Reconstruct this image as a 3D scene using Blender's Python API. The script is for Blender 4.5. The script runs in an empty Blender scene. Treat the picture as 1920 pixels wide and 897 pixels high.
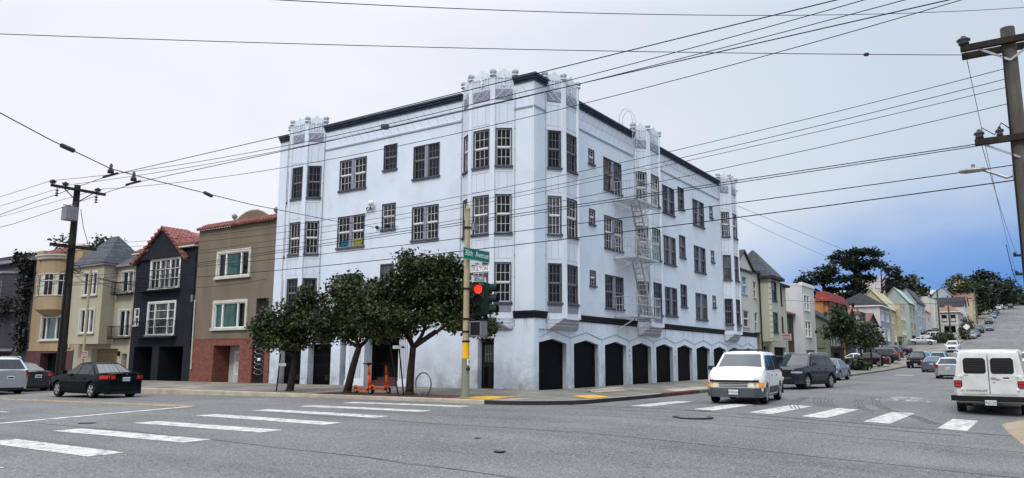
import bpy, bmesh, math, random
from mathutils import Vector, Matrix, noise
sc = bpy.context.scene
COL = sc.collection
R = math.radians
V = Vector

# ------------------------------------------------------------------ helpers
def tag(o, label=None, cat=None, group=None, kind=None):
    if label: o['label'] = label
    if cat: o['category'] = cat
    if group: o['group'] = group
    if kind: o['kind'] = kind
    return o

def thing(name, label, cat, loc=(0, 0, 0), rz=0.0, group=None):
    o = bpy.data.objects.new(name, None)
    o.empty_display_size = .2
    COL.objects.link(o)
    o.location = loc
    o.rotation_euler = (0, 0, rz)
    return tag(o, label, cat, group)

def dup(root, label=None, loc=None, rz=None, parent=None):
    c = root.copy()
    COL.objects.link(c)
    if parent is not None: c.parent = parent
    if label: c['label'] = label
    if loc is not None: c.location = loc
    if rz is not None: c.rotation_euler = (0, 0, rz)
    for ch in list(root.children): dup(ch, parent=c)
    return c

class Frame:
    """facade frame: u along the wall, d outward, z up"""
    def __init__(s, o, u, n): s.o = V((o[0], o[1], 0)); s.u = V((u[0], u[1], 0)); s.n = V((n[0], n[1], 0))
    def __call__(s, u, d, z): return s.o + s.u * u + s.n * d + V((0, 0, z))

class MB:
    def __init__(s, F=None): s.v = []; s.f = []; s.m = []; s.mats = []; s.F = F
    def mi(s, mat):
        if mat not in s.mats: s.mats.append(mat)
        return s.mats.index(mat)
    def P(s, p): return V(s.F(*p)) if s.F else V(p)
    def face(s, pts, mat):
        b = len(s.v)
        s.v += [s.P(p) for p in pts]
        s.f.append(list(range(b, b + len(pts)))); s.m.append(s.mi(mat))
    def grid(s, rows, mat, close=False):
        b = len(s.v); n = len(rows[0]); k = s.mi(mat)
        for r in rows: s.v += [s.P(p) for p in r]
        for i in range(len(rows) - 1):
            for j in range(n if close else n - 1):
                j2 = (j + 1) % n
                s.f.append([b + i*n + j, b + i*n + j2, b + (i+1)*n + j2, b + (i+1)*n + j]); s.m.append(k)
    def hexa(s, p, mat):  # 8 points: bottom 4, top 4
        b = len(s.v); k = s.mi(mat)
        s.v += [s.P(q) for q in p]
        for f in ((3,2,1,0), (4,5,6,7), (0,1,5,4), (1,2,6,5), (2,3,7,6), (3,0,4,7)):
            s.f.append([b + i for i in f]); s.m.append(k)
    def box(s, x0, x1, y0, y1, z0, z1, mat):
        s.hexa([(x0,y0,z0),(x1,y0,z0),(x1,y1,z0),(x0,y1,z0),(x0,y0,z1),(x1,y0,z1),(x1,y1,z1),(x0,y1,z1)], mat)
    def beam(s, a, b, w, h, mat, up=(0, 0, 1)):
        a = s.P(a); b = s.P(b); F = s.F; s.F = None
        t = (b - a).normalized(); x = t.cross(V(up))
        if x.length < 1e-4: x = t.cross(V((1, 0, 0)))
        x.normalize(); y = x.cross(t)
        x *= w / 2; y *= h / 2
        s.hexa([a-x-y, a+x-y, b+x-y, b-x-y, a-x+y, a+x+y, b+x+y, b-x+y], mat)
        s.F = F
    def prism(s, poly, fn, d0, d1, mat, caps=True):
        """poly of 2-D points, fn(p, d) -> 3-D"""
        b = len(s.v); n = len(poly); k = s.mi(mat)
        s.v += [s.P(fn(p, d0)) for p in poly] + [s.P(fn(p, d1)) for p in poly]
        for i in range(n):
            j = (i + 1) % n
            s.f.append([b+i, b+j, b+n+j, b+n+i]); s.m.append(k)
        if caps:
            s.f.append([b + i for i in range(n)][::-1]); s.m.append(k)
            s.f.append([b + n + i for i in range(n)]); s.m.append(k)
    def tube(s, pts, r, mat, n=6, caps=True, F=None):
        pts = [s.P(p) for p in pts]
        rs = r if isinstance(r, (list, tuple)) else [r] * len(pts)
        b = len(s.v); k = s.mi(mat); x = None
        for i, p in enumerate(pts):
            t = (pts[min(i+1, len(pts)-1)] - pts[max(i-1, 0)])
            t = t.normalized() if t.length > 1e-9 else V((0, 0, 1))
            if x is None: x = t.orthogonal().normalized()
            x = (x - t * x.dot(t))
            x = x.normalized() if x.length > 1e-6 else t.orthogonal().normalized()
            y = t.cross(x)
            for j in range(n):
                a = 2 * math.pi * j / n
                s.v.append(p + (x * math.cos(a) + y * math.sin(a)) * rs[i])
        for i in range(len(pts) - 1):
            for j in range(n):
                j2 = (j + 1) % n
                s.f.append([b+i*n+j, b+i*n+j2, b+(i+1)*n+j2, b+(i+1)*n+j]); s.m.append(k)
        if caps:
            s.f.append([b + j for j in range(n)][::-1]); s.m.append(k)
            s.f.append([b + (len(pts)-1)*n + j for j in range(n)]); s.m.append(k)
    def ball(s, c, r, mat, n=10, sz=1.0):
        c = s.P(c); F = s.F; s.F = None
        rows = []
        for i in range(n // 2 + 1):
            a = -math.pi/2 + math.pi * i / (n // 2)
            q = max(math.cos(a), .02)
            rows.append([(c.x + r*q*math.cos(2*math.pi*j/n), c.y + r*q*math.sin(2*math.pi*j/n), c.z + r*sz*math.sin(a)) for j in range(n)])
        s.grid(rows, mat, True); s.F = F
    def lathe(s, c, prof, mat, n=12):
        s.grid([[(c[0] + r*math.cos(2*math.pi*j/n), c[1] + r*math.sin(2*math.pi*j/n), c[2] + z) for j in range(n)] for r, z in prof], mat, True)
    def build(s, name, parent=None, smooth=False, world=True, fix=True, sharp=None):
        me = bpy.data.meshes.new(name)
        off = V((0, 0, 0))
        if parent is not None and world:
            r = parent
            while r.parent: r = r.parent
            off = r.location
        me.from_pydata([tuple(p - off) for p in s.v], [], s.f)
        for m in s.mats: me.materials.append(m)
        me.polygons.foreach_set('material_index', s.m)
        if fix:
            bm = bmesh.new(); bm.from_mesh(me)
            bmesh.ops.remove_doubles(bm, verts=bm.verts, dist=1e-5)
            bmesh.ops.recalc_face_normals(bm, faces=bm.faces)
            bm.to_mesh(me); bm.free()
        if smooth:
            me.shade_smooth()
            if sharp: me.set_sharp_from_angle(angle=R(sharp))
        me.update()
        o = bpy.data.objects.new(name, me)
        COL.objects.link(o)
        if parent is not None: o.parent = parent
        return o

def solo(mb, name, label, cat, group=None, kind=None, **k):
    return tag(mb.build(name, **k), label, cat, group, kind)

# ------------------------------------------------------------------ materials
def nodes(name):
    m = bpy.data.materials.new(name); m.use_nodes = True
    return m, m.node_tree, m.node_tree.nodes['Principled BSDF']
def N(nt, kind, **kw):
    n = nt.nodes.new(kind)
    for k, v in kw.items():
        if hasattr(n, k): setattr(n, k, v)
        else: n.inputs[k.replace('_', ' ')].default_value = v
    return n
def coord(nt, scale=(1, 1, 1), world=False):
    if world:
        g = N(nt, 'ShaderNodeNewGeometry'); src = g.outputs['Position']
    else:
        g = N(nt, 'ShaderNodeTexCoord'); src = g.outputs['Object']
    mp = N(nt, 'ShaderNodeMapping'); mp.inputs['Scale'].default_value = scale
    nt.links.new(src, mp.inputs['Vector'])
    return mp.outputs['Vector']
def mixc(nt, a, b, fac, mode='MIX'):
    m = N(nt, 'ShaderNodeMix', data_type='RGBA', blend_type=mode)
    for sock, val in ((m.inputs['Factor'], fac), (m.inputs['A'], a), (m.inputs['B'], b)):
        if hasattr(val, 'is_output'): nt.links.new(val, sock)
        elif isinstance(val, (int, float)): sock.default_value = val
        else: sock.default_value = (*val[:3], 1)
    return m.outputs['Result']
def ramp(nt, src, p0, p1, a=(0, 0, 0), b=(1, 1, 1)):
    r = N(nt, 'ShaderNodeValToRGB')
    r.color_ramp.elements[0].position = p0; r.color_ramp.elements[1].position = p1
    r.color_ramp.elements[0].color = (*a, 1); r.color_ramp.elements[1].color = (*b, 1)
    nt.links.new(src, r.inputs['Fac'])
    return r.outputs['Color']
def tex(nt, vec, scale, detail=4, rough=.55, kind='ShaderNodeTexNoise'):
    n = N(nt, kind); n.inputs['Scale'].default_value = scale
    if kind == 'ShaderNodeTexNoise':
        n.inputs['Detail'].default_value = detail; n.inputs['Roughness'].default_value = rough
    nt.links.new(vec, n.inputs['Vector'])
    return n.outputs[0]
def bump(nt, bsdf, src, strength=.3, dist=.02):
    b = N(nt, 'ShaderNodeBump'); b.inputs['Strength'].default_value = strength; b.inputs['Distance'].default_value = dist
    nt.links.new(src, b.inputs['Height']); nt.links.new(b.outputs['Normal'], bsdf.inputs['Normal'])
def basic(name, col, rough=.7, var=.15, scale=1.5, metal=0.0, bmp=0.0, streak=False, spec=None, coat=0.0, fine=0.0):
    m, nt, b = nodes(name)
    b.inputs['Roughness'].default_value = rough; b.inputs['Metallic'].default_value = metal
    b.inputs['Specular IOR Level'].default_value = .12 if spec is None else spec
    if coat: b.inputs['Coat Weight'].default_value = coat; b.inputs['Coat Roughness'].default_value = .08
    dark = tuple(c * (1 - var) for c in col); lite = tuple(min(1, c * (1 + var * .6)) for c in col)
    vec = coord(nt, (1, 1, .22) if streak else (1, 1, 1), True)
    c = mixc(nt, dark, lite, ramp(nt, tex(nt, vec, scale), .3, .7))
    if fine:
        c = mixc(nt, c, tuple(x * (1 - fine) for x in col), ramp(nt, tex(nt, coord(nt, world=True), 9, 6, .7), .55, .8))
    nt.links.new(c, b.inputs['Base Color'])
    if bmp: bump(nt, b, tex(nt, coord(nt, world=True), 40, 4), bmp, .01)
    return m
def emit(name, col, strength):
    m, nt, b = nodes(name)
    b.inputs['Base Color'].default_value = (*col, 1); b.inputs['Emission Color'].default_value = (*col, 1)
    b.inputs['Emission Strength'].default_value = strength
    return m
def brick(name, c1, c2, mortar, sx=1.0, bw=.22, bh=.075, axis='y', ms=.012, bm=.4, off=.5):
    m, nt, b = nodes(name)
    g = N(nt, 'ShaderNodeNewGeometry'); sp = N(nt, 'ShaderNodeSeparateXYZ'); nt.links.new(g.outputs['Position'], sp.inputs[0])
    add = N(nt, 'ShaderNodeMath', operation='ADD'); nt.links.new(sp.outputs['X'], add.inputs[0]); nt.links.new(sp.outputs['Y'], add.inputs[1])
    cb = N(nt, 'ShaderNodeCombineXYZ'); nt.links.new(add.outputs[0], cb.inputs['X']); nt.links.new(sp.outputs['Z'], cb.inputs['Y'])
    t = N(nt, 'ShaderNodeTexBrick'); nt.links.new(cb.outputs[0], t.inputs['Vector']); t.offset = off
    t.inputs['Color1'].default_value = (*c1, 1); t.inputs['Color2'].default_value = (*c2, 1); t.inputs['Mortar'].default_value = (*mortar, 1)
    t.inputs['Scale'].default_value = 1; t.inputs['Mortar Size'].default_value = ms
    t.inputs['Brick Width'].default_value = bw; t.inputs['Row Height'].default_value = bh
    v = tex(nt, coord(nt, world=True), 3, 5)
    c = mixc(nt, t.outputs['Color'], (.3, .3, .3), ramp(nt, v, .3, .75, (.0, .0, .0), (.5, .5, .5)), 'MULTIPLY')
    nt.links.new(c, b.inputs['Base Color']); b.inputs['Roughness'].default_value = .85
    bump(nt, b, t.outputs['Fac'], -bm, .01)
    return m
def siding(name, col, row=.16):
    m, nt, b = nodes(name)
    g = N(nt, 'ShaderNodeNewGeometry'); sp = N(nt, 'ShaderNodeSeparateXYZ'); nt.links.new(g.outputs['Position'], sp.inputs[0])
    d = N(nt, 'ShaderNodeMath', operation='DIVIDE'); nt.links.new(sp.outputs['Z'], d.inputs[0]); d.inputs[1].default_value = row
    fr = N(nt, 'ShaderNodeMath', operation='FRACT'); nt.links.new(d.outputs[0], fr.inputs[0])
    c = mixc(nt, tuple(x * .45 for x in col), col, ramp(nt, fr.outputs[0], .03, .12))
    c = mixc(nt, c, tuple(x * .75 for x in col), ramp(nt, tex(nt, coord(nt, (1, 1, .3), True), 1.2, 5), .5, .85))
    nt.links.new(c, b.inputs['Base Color']); b.inputs['Roughness'].default_value = .7
    bump(nt, b, fr.outputs[0], .5, .02)
    return m
def tiles(name, c1, c2, sx=.28, sz=.3):
    """clay or slate roof tiles laid in courses, in object space"""
    m, nt, b = nodes(name)
    g = N(nt, 'ShaderNodeNewGeometry'); sp = N(nt, 'ShaderNodeSeparateXYZ'); nt.links.new(g.outputs['Position'], sp.inputs[0])
    add = N(nt, 'ShaderNodeMath', operation='ADD'); nt.links.new(sp.outputs['X'], add.inputs[0]); nt.links.new(sp.outputs['Y'], add.inputs[1])
    cb = N(nt, 'ShaderNodeCombineXYZ'); nt.links.new(add.outputs[0], cb.inputs['X']); nt.links.new(sp.outputs['Z'], cb.inputs['Y'])
    t = N(nt, 'ShaderNodeTexBrick'); nt.links.new(cb.outputs[0], t.inputs['Vector'])
    t.inputs['Color1'].default_value = (*c1, 1); t.inputs['Color2'].default_value = (*c2, 1)
    t.inputs['Mortar'].default_value = (*[x * .3 for x in c1], 1); t.inputs['Scale'].default_value = 1
    t.inputs['Mortar Size'].default_value = .02; t.inputs['Brick Width'].default_value = sx; t.inputs['Row Height'].default_value = sz
    c = mixc(nt, t.outputs['Color'], tuple(x * .5 for x in c2), ramp(nt, tex(nt, coord(nt, world=True), 2.5, 5), .45, .8))
    nt.links.new(c, b.inputs['Base Color']); b.inputs['Roughness'].default_value = .8
    bump(nt, b, t.outputs['Fac'], -.6, .03)
    return m

def glassmat(name, c0=(.012, .014, .016), c1=(.06, .06, .06), rough=.06, spec=.5, scale=.8):
    m, nt, b = nodes(name)
    v = tex(nt, coord(nt, (1, 1, .5), True), scale, 3)
    nt.links.new(mixc(nt, c0, c1, ramp(nt, v, .45, .7)), b.inputs['Base Color'])
    b.inputs['Roughness'].default_value = rough; b.inputs['Specular IOR Level'].default_value = spec
    bump(nt, b, tex(nt, coord(nt, world=True), 1.3, 1), .04, .05)
    return m
def leafmat(name, c0, c1, rough=.5, tr=.0):
    m, nt, b = nodes(name)
    vec = coord(nt, world=True)
    f = tex(nt, vec, 1.1, 3); f2 = tex(nt, vec, 14, 2)
    c = mixc(nt, c0, c1, ramp(nt, f, .35, .65))
    c = mixc(nt, c, tuple(min(1, x * 1.7) for x in c1), ramp(nt, f2, .55, .75, (0, 0, 0), (.7, .7, .7)))
    nt.links.new(c, b.inputs['Base Color']); b.inputs['Roughness'].default_value = rough
    b.inputs['Specular IOR Level'].default_value = .25
    return m

M = {}
def mk():
    # painted stucco of the apartment building: pale, with rain streaks and patch repairs
    m, nt, b = nodes('white_stucco')
    w = coord(nt, world=True); wst = coord(nt, (1, 1, .12), True)
    base = (.59, .64, .725)
    c = mixc(nt, tuple(x * .94 for x in base), tuple(x * 1.05 for x in base), ramp(nt, tex(nt, w, .55, 5), .3, .7))
    c = mixc(nt, c, tuple(x * .72 for x in base), ramp(nt, tex(nt, wst, 1.7, 7, .65), .56, .82, (0, 0, 0), (.6, .6, .6)))
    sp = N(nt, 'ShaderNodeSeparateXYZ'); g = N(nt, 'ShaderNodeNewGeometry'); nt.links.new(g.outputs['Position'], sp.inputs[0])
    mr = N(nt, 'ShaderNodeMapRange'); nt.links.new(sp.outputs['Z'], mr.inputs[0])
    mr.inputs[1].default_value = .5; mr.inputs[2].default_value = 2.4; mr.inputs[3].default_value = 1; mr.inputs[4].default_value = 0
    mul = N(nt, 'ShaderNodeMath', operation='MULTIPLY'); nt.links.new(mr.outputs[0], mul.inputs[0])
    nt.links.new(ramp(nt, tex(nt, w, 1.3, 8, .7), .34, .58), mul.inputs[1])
    c = mixc(nt, c, (.29, .30, .305), mul.outputs[0])   # splashed dirt plus painted-in tree shade, ragged outline near pavement
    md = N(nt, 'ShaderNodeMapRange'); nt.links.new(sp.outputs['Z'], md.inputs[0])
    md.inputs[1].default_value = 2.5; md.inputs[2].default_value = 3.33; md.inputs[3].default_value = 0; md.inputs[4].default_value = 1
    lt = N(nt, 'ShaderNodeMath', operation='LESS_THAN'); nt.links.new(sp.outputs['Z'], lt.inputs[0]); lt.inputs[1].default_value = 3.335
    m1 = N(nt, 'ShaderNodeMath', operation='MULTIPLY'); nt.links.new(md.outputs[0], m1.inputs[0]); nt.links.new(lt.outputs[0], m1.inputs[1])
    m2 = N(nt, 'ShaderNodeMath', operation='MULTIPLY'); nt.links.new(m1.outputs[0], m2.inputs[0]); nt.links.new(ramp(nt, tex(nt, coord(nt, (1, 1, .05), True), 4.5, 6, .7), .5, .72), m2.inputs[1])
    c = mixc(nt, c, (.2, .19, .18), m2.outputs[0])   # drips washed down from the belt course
    c = mixc(nt, c, tuple(x * .86 for x in base), ramp(nt, tex(nt, w, .9, 2, .4, 'ShaderNodeTexNoise'), .60, .63, (0, 0, 0), (.45, .45, .45)))   # repainted patches
    nt.links.new(c, b.inputs['Base Color']); b.inputs['Roughness'].default_value = .8
    bump(nt, b, tex(nt, w, 5, 5, .6), .12, .02)
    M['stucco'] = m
    M['bay'] = basic('bay_panel_paint', (.58, .62, .70), .65, .08, 1.2, streak=True, fine=.12)
    M['pil'] = basic('pilaster_paint', (.62, .655, .72), .65, .08, 1.5, streak=True, fine=.15)
    M['fin'] = basic('grey_finial_plaster', (.42, .44, .475), .8, .2, 6, fine=.3)  # grey set darker to offset skylight hotspots on the ball tops
    M['seam'] = basic('seam_grey', (.33, .35, .40), .8)  # grey of the raised seam strips and mouldings
    M['purple'] = basic('mauve_grey_trim', (.235, .235, .29), .7, .15, 4, fine=.2)
    M['wtrim'] = basic('plum_charcoal_trim', (.075, .08, .105), .7, .2, 4)
    M['trim'] = basic('charcoal_trim', (.055, .06, .075), .6, .25, 3)
    M['cornice'] = basic('slate_blue_cornice', (.04, .055, .08), .6, .3, 2, streak=True)
    M['belt'] = basic('black_belt_paint', (.012, .013, .018), .6, .3, 2)
    M['sashw'] = basic('white_sash', (.62, .62, .62), .5, .1)
    M['sashg'] = basic('grey_sash', (.15, .155, .175), .5, .1)
    M['glass'] = glassmat('window_glass', (.004, .005, .006), (.014, .014, .015), .05, .22)
    M['glassc'] = glassmat('window_glass_curtain', (.012, .012, .014), (.13, .125, .13), .05, .25, 2.5)
    M['glasss'] = glassmat('window_glass_sky_tint', (.02, .022, .026), (.09, .095, .11), .04, .6, 1.2)  # pale sky reflection tinted into the pane colour
    M['glassg'] = glassmat('window_glass_teal_blind', (.02, .06, .055), (.04, .12, .105), .05, .3, 2.)
    M['glassb'] = glassmat('window_glass_blue', (.05, .16, .35), (.08, .2, .42), .05, .4)
    M['gdoor'] = basic('black_garage_door', (.003, .004, .005), .5, .4, 2, fine=.3, spec=.05)
    M['jamb'] = basic('garage_jamb_paint', (.4, .42, .46), .8, .15, 2)
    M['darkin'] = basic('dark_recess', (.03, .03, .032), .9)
    M['iron'] = basic('black_iron', (.015, .015, .017), .5)
    M['wiron'] = basic('white_painted_iron', (.40, .42, .45), .6, .25, 3)
    M['rust'] = basic('rust_stain', (.25, .18, .13), .9)
    M['taupe'] = basic('taupe_stucco', (.172, .138, .106), .85, .18, 1.2, bmp=.3, streak=True, fine=.15)
    M['navy'] = basic('navy_stucco', (.015, .018, .025), .75, .25, 1.2, bmp=.2, fine=.2)
    M['cream'] = basic('cream_stucco', (.37, .335, .25), .8, .15, .9, streak=True, fine=.12)
    M['tan'] = basic('tan_stucco', (.33, .24, .15), .85, .2, .8, bmp=.3, streak=True, fine=.2)
    M['dgrey'] = basic('plum_grey_render', (.062, .058, .07), .85, .3, 1.0, streak=True)
    M['lgrey'] = basic('light_grey_trim', (.22, .21, .23), .7, .2)
    M['frame'] = basic('cream_window_surround', (.5, .48, .42), .7, .15)
    M['whitep'] = basic('white_paint', (.68, .68, .66), .55, .1)
    M['brickr'] = brick('red_brick', (.29, .066, .034), (.16, .032, .02), (.12, .075, .06))
    M['brickd'] = brick('maroon_brick', (.11, .022, .024), (.08, .016, .018), (.07, .04, .04))
    M['clay'] = tiles('clay_roof_tile', (.22, .065, .055), (.14, .04, .038), .24, .17)
    M['clayt'] = basic('clay_barrel_tile', (.25, .10, .085), .75, .4, 3.0, fine=.3)
    M['slate'] = tiles('slate_shingle', (.055, .065, .08), (.032, .038, .05), .34, .22)
    M['droof'] = basic('dark_asphalt_roof', (.035, .037, .042), .9, .25, 2, fine=.3)
    M['tar'] = basic('flat_roof_felt', (.1, .1, .1), .9, .2, 1)
    M['wood'] = basic('weathered_pole_wood', (.034, .027, .023), .9, .45, 4, streak=True, bmp=.5, fine=.4)
    M['woodg'] = basic('grey_pole_wood', (.10, .09, .08), .9, .45, 5, streak=True, bmp=.5, fine=.4)
    M['wire'] = basic('wire_rubber', (.012, .013, .016), .6)
    M['insul'] = basic('insulator_glaze', (.05, .05, .06), .3)
    M['steel'] = basic('galvanised_steel', (.3, .31, .32), .45, .2, 4, .6)
    M['polem'] = basic('beige_pole_paint', (.36, .29, .18), .6, .15, 3, streak=True, fine=.2)
    M['polegr'] = basic('olive_pole_paint', (.19, .195, .15), .6, .2, 3, streak=True, fine=.3)
    M['yellow'] = basic('safety_yellow', (.75, .42, .02), .6, .15, 3)
    M['ryel'] = basic('worn_yellow_ramp', (.58, .33, .03), .8, .3, 3, fine=.45)
    M['green'] = basic('street_sign_green', (.008, .15, .115), .5, .1)
    M['white'] = basic('sign_white', (.7, .7, .68), .5, .06)
    M['black'] = basic('black_paint', (.012, .012, .012), .5, .1)
    M['sigg'] = basic('dark_green_signal_housing', (.013, .026, .022), .45, .2)
    M['lensd'] = basic('dark_lens', (.015, .02, .015), .2)
    M['red_on'] = emit('lit_red_lens', (1, .028, .012), 1.7)
    M['orange'] = basic('scooter_orange', (.58, .075, .012), .4, .1)
    M['rubber'] = basic('tyre_rubber', (.012, .012, .013), .8, .2)
    M['rack'] = basic('bike_rack_steel', (.14, .145, .155), .4, .2, 4, .5)
    M['bark'] = basic('dark_bark', (.028, .021, .017), .9, .4, 6, bmp=.6)
    M['leaf'] = leafmat('dark_evergreen_leaf', (.014, .022, .008), (.050, .070, .022))
    M['leaf2'] = leafmat('cypress_foliage', (.006, .012, .008), (.014, .024, .013))
    M['leaf3'] = leafmat('hill_tree_foliage', (.012, .022, .009), (.03, .048, .015))
    M['leaf4'] = leafmat('olive_bush_foliage', (.03, .045, .015), (.08, .085, .025))
    M['leaf5'] = leafmat('grey_green_gum_leaf', (.02, .03, .02), (.045, .06, .035))
    # asphalt: aggregate speckle, oil darkened lanes, old patches
    for nm, stretch in (('asphalt', (.9, .05, 1)), ('asphalt_av', (.05, .9, 1))):
        m, nt, b = nodes(nm)
        w = coord(nt, world=True)
        c = mixc(nt, (.094, .093, .091), (.150, .147, .142), ramp(nt, tex(nt, w, .3, 7, .65), .3, .7))
        c = mixc(nt, c, (.055, .055, .055), ramp(nt, tex(nt, coord(nt, stretch, True), 1.0, 6, .6), .50, .8, (0, 0, 0), (.75, .75, .75)))
        c = mixc(nt, c, (.165, .16, .152), ramp(nt, tex(nt, w, .11, 4, .5), .53, .6, (0, 0, 0), (.55, .55, .55)))
        c = mixc(nt, c, (.05, .05, .05), ramp(nt, tex(nt, w, 2.1, 8, .75), .58, .75, (0, 0, 0), (.45, .45, .45)))
        c = mixc(nt, c, (.34, .33, .31), ramp(nt, tex(nt, w, 26, 3, .8), .54, .66, (0, 0, 0), (.8, .8, .8)))
        c = mixc(nt, c, (.022, .022, .023), ramp(nt, tex(nt, w, 17, 3, .8), .54, .66, (0, 0, 0), (.8, .8, .8)))
        nt.links.new(c, b.inputs['Base Color']); b.inputs['Roughness'].default_value = .85
        b.inputs['Specular IOR Level'].default_value = .2
        bump(nt, b, tex(nt, w, 30, 3, .7), .6, .015)
        M[nm] = m
    m, nt, b = nodes('pavement_concrete')
    w = coord(nt, world=True)
    g = N(nt, 'ShaderNodeTexBrick'); g.offset = 0
    nt.links.new(w, g.inputs['Vector']); g.inputs['Scale'].default_value = 1; g.inputs['Brick Width'].default_value = 1.5; g.inputs['Row Height'].default_value = 1.5
    g.inputs['Mortar Size'].default_value = .018; g.inputs['Color1'].default_value = (.27, .235, .185, 1); g.inputs['Color2'].default_value = (.13, .118, .10, 1); g.inputs['Mortar'].default_value = (.05, .048, .045, 1)
    c = mixc(nt, g.outputs['Color'], (.07, .065, .058), ramp(nt, tex(nt, w, .9, 7, .65), .42, .72))
    c = mixc(nt, c, (.22, .2, .17), ramp(nt, tex(nt, w, 1.7, 5, .6), .6, .8, (0, 0, 0), (.6, .6, .6)))
    nt.links.new(c, b.inputs['Base Color']); b.inputs['Roughness'].default_value = .85
    bump(nt, b, tex(nt, w, 25, 4), .3, .01)
    M['walk'] = m
    M['kerbd'] = basic('dark_kerb_face', (.03, .03, .031), .9, .35, 2, fine=.4)
    M['kerb'] = basic('kerb_granite', (.10, .095, .09), .85, .35, 2, fine=.4)
    M['kerbr'] = basic('faded_red_kerb_paint', (.085, .03, .027), .8, .35, 3, fine=.6)
    M['apron'] = basic('tan_concrete_ramp', (.3, .24, .16), .85, .2, 2, fine=.25)
    M['bare'] = basic('light_concrete_patch', (.37, .325, .255), .85, .25, 2, fine=.3)
    # worn road paint: chipped with asphalt showing through
    for nm, col in (('paintw', (.47, .46, .425)), ('painty', (.5, .3, .1))):
        m, nt, b = nodes('road_paint_' + nm)
        w = coord(nt, world=True)
        c = mixc(nt, col, (.10, .10, .105), ramp(nt, tex(nt, w, 4.5, 9, .8), .48, .60, (0, 0, 0), (.9, .9, .9)))
        c = mixc(nt, c, tuple(x * .7 for x in col), ramp(nt, tex(nt, w, 1.3, 4), .45, .75, (0, 0, 0), (.6, .6, .6)))
        nt.links.new(c, b.inputs['Base Color']); b.inputs['Roughness'].default_value = .75
        M[nm] = m
    M['earth'] = basic('dry_hill_earth', (.085, .08, .06), .95, .3, .2)
    M['dirt'] = basic('planting_earth', (.05, .038, .03), .95, .3, 3)
    M['hedge'] = M['leaf3']
mk()

# ------------------------------------------------------------------ the lie of the land
GX = [-400, -40, -27, -20, -6.5, 0, 7, 35, 55, 70, 100, 140, 180, 245, 315, 420, 520, 620, 5000]
GZ = [0, 0, 0, .03, .19, .18, .2, .38, .65, .97, 2.3, 4.7, 7.8, 13.2, 21, 30.5, 36.5, 38.5, 38.5]
FY = [-60, -24, -16, -9, 0, 6, 10, 18, 32, 90]; FZ = [-.55, -.42, -.27, 0, 0, -.03, -.09, -.2, -.3, -.35]
def lerp(t, X, Y):
    if t <= X[0]: return Y[0]
    for i in range(len(X) - 1):
        if t <= X[i+1]: return Y[i] + (Y[i+1] - Y[i]) * (t - X[i]) / (X[i+1] - X[i])
    return Y[-1]
def zr(x, y):
    w = 1.0 if x <= 2 else max(0.0, 1 - (x - 2) / 12)
    return lerp(x, GX, GZ) + w * lerp(y, FY, FZ)
KX, KY = -6.4, -4.75          # kerb lines of the two streets
def zw(x, y):                 # pavement height at the corner block
    if y < 0 and x > 0: return zr(x, KY) + .13 + .012 * (y - KY)
    if x < 0 and y > 0: return zr(KX, y) + .13 + .012 * (x - KX)
    if x <= 0 and y <= 0: return zr(KX, 0) + .13 + .012 * min(x - KX, y - KY)
    return zr(x, KY) + .19
# ------------------------------------------------------------------ walls, windows
def wallgrid(mb, F, u0, u1, z0, z1, holes, mat, jamb=None, depth=.14, d=0.0):
    us = sorted({u0, u1} | {min(max(q, u0), u1) for h in holes for q in h[:2]})
    zs = sorted({z0, z1} | {min(max(q, z0), z1) for h in holes for q in h[2:4]})
    old = mb.F; mb.F = F
    for i in range(len(us) - 1):
        for j in range(len(zs) - 1):
            uc = (us[i] + us[i+1]) / 2; zc = (zs[j] + zs[j+1]) / 2
            if any(h[0] < uc < h[1] and h[2] < zc < h[3] for h in holes): continue
            mb.face([(us[i], d, zs[j]), (us[i+1], d, zs[j]), (us[i+1], d, zs[j+1]), (us[i], d, zs[j+1])], mat)
    for h in holes:
        a, b, c, e = h[:4]; dd = d - (h[4] if len(h) > 4 else depth); jm = jamb or mat
        mb.face([(a, d, c), (a, dd, c), (a, dd, e), (a, d, e)], jm)
        mb.face([(b, d, c), (b, dd, c), (b, dd, e), (b, d, e)], jm)
        mb.face([(a, d, e), (b, d, e), (b, dd, e), (a, dd, e)], jm)
        mb.face([(a, d, c), (b, d, c), (b, dd, c), (a, dd, c)], jm)
    mb.F = old

def fbox(mb, F, u0, u1, d0, d1, z0, z1, mat):
    old = mb.F; mb.F = F; mb.box(u0, u1, d0, d1, z0, z1, mat); mb.F = old

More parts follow.
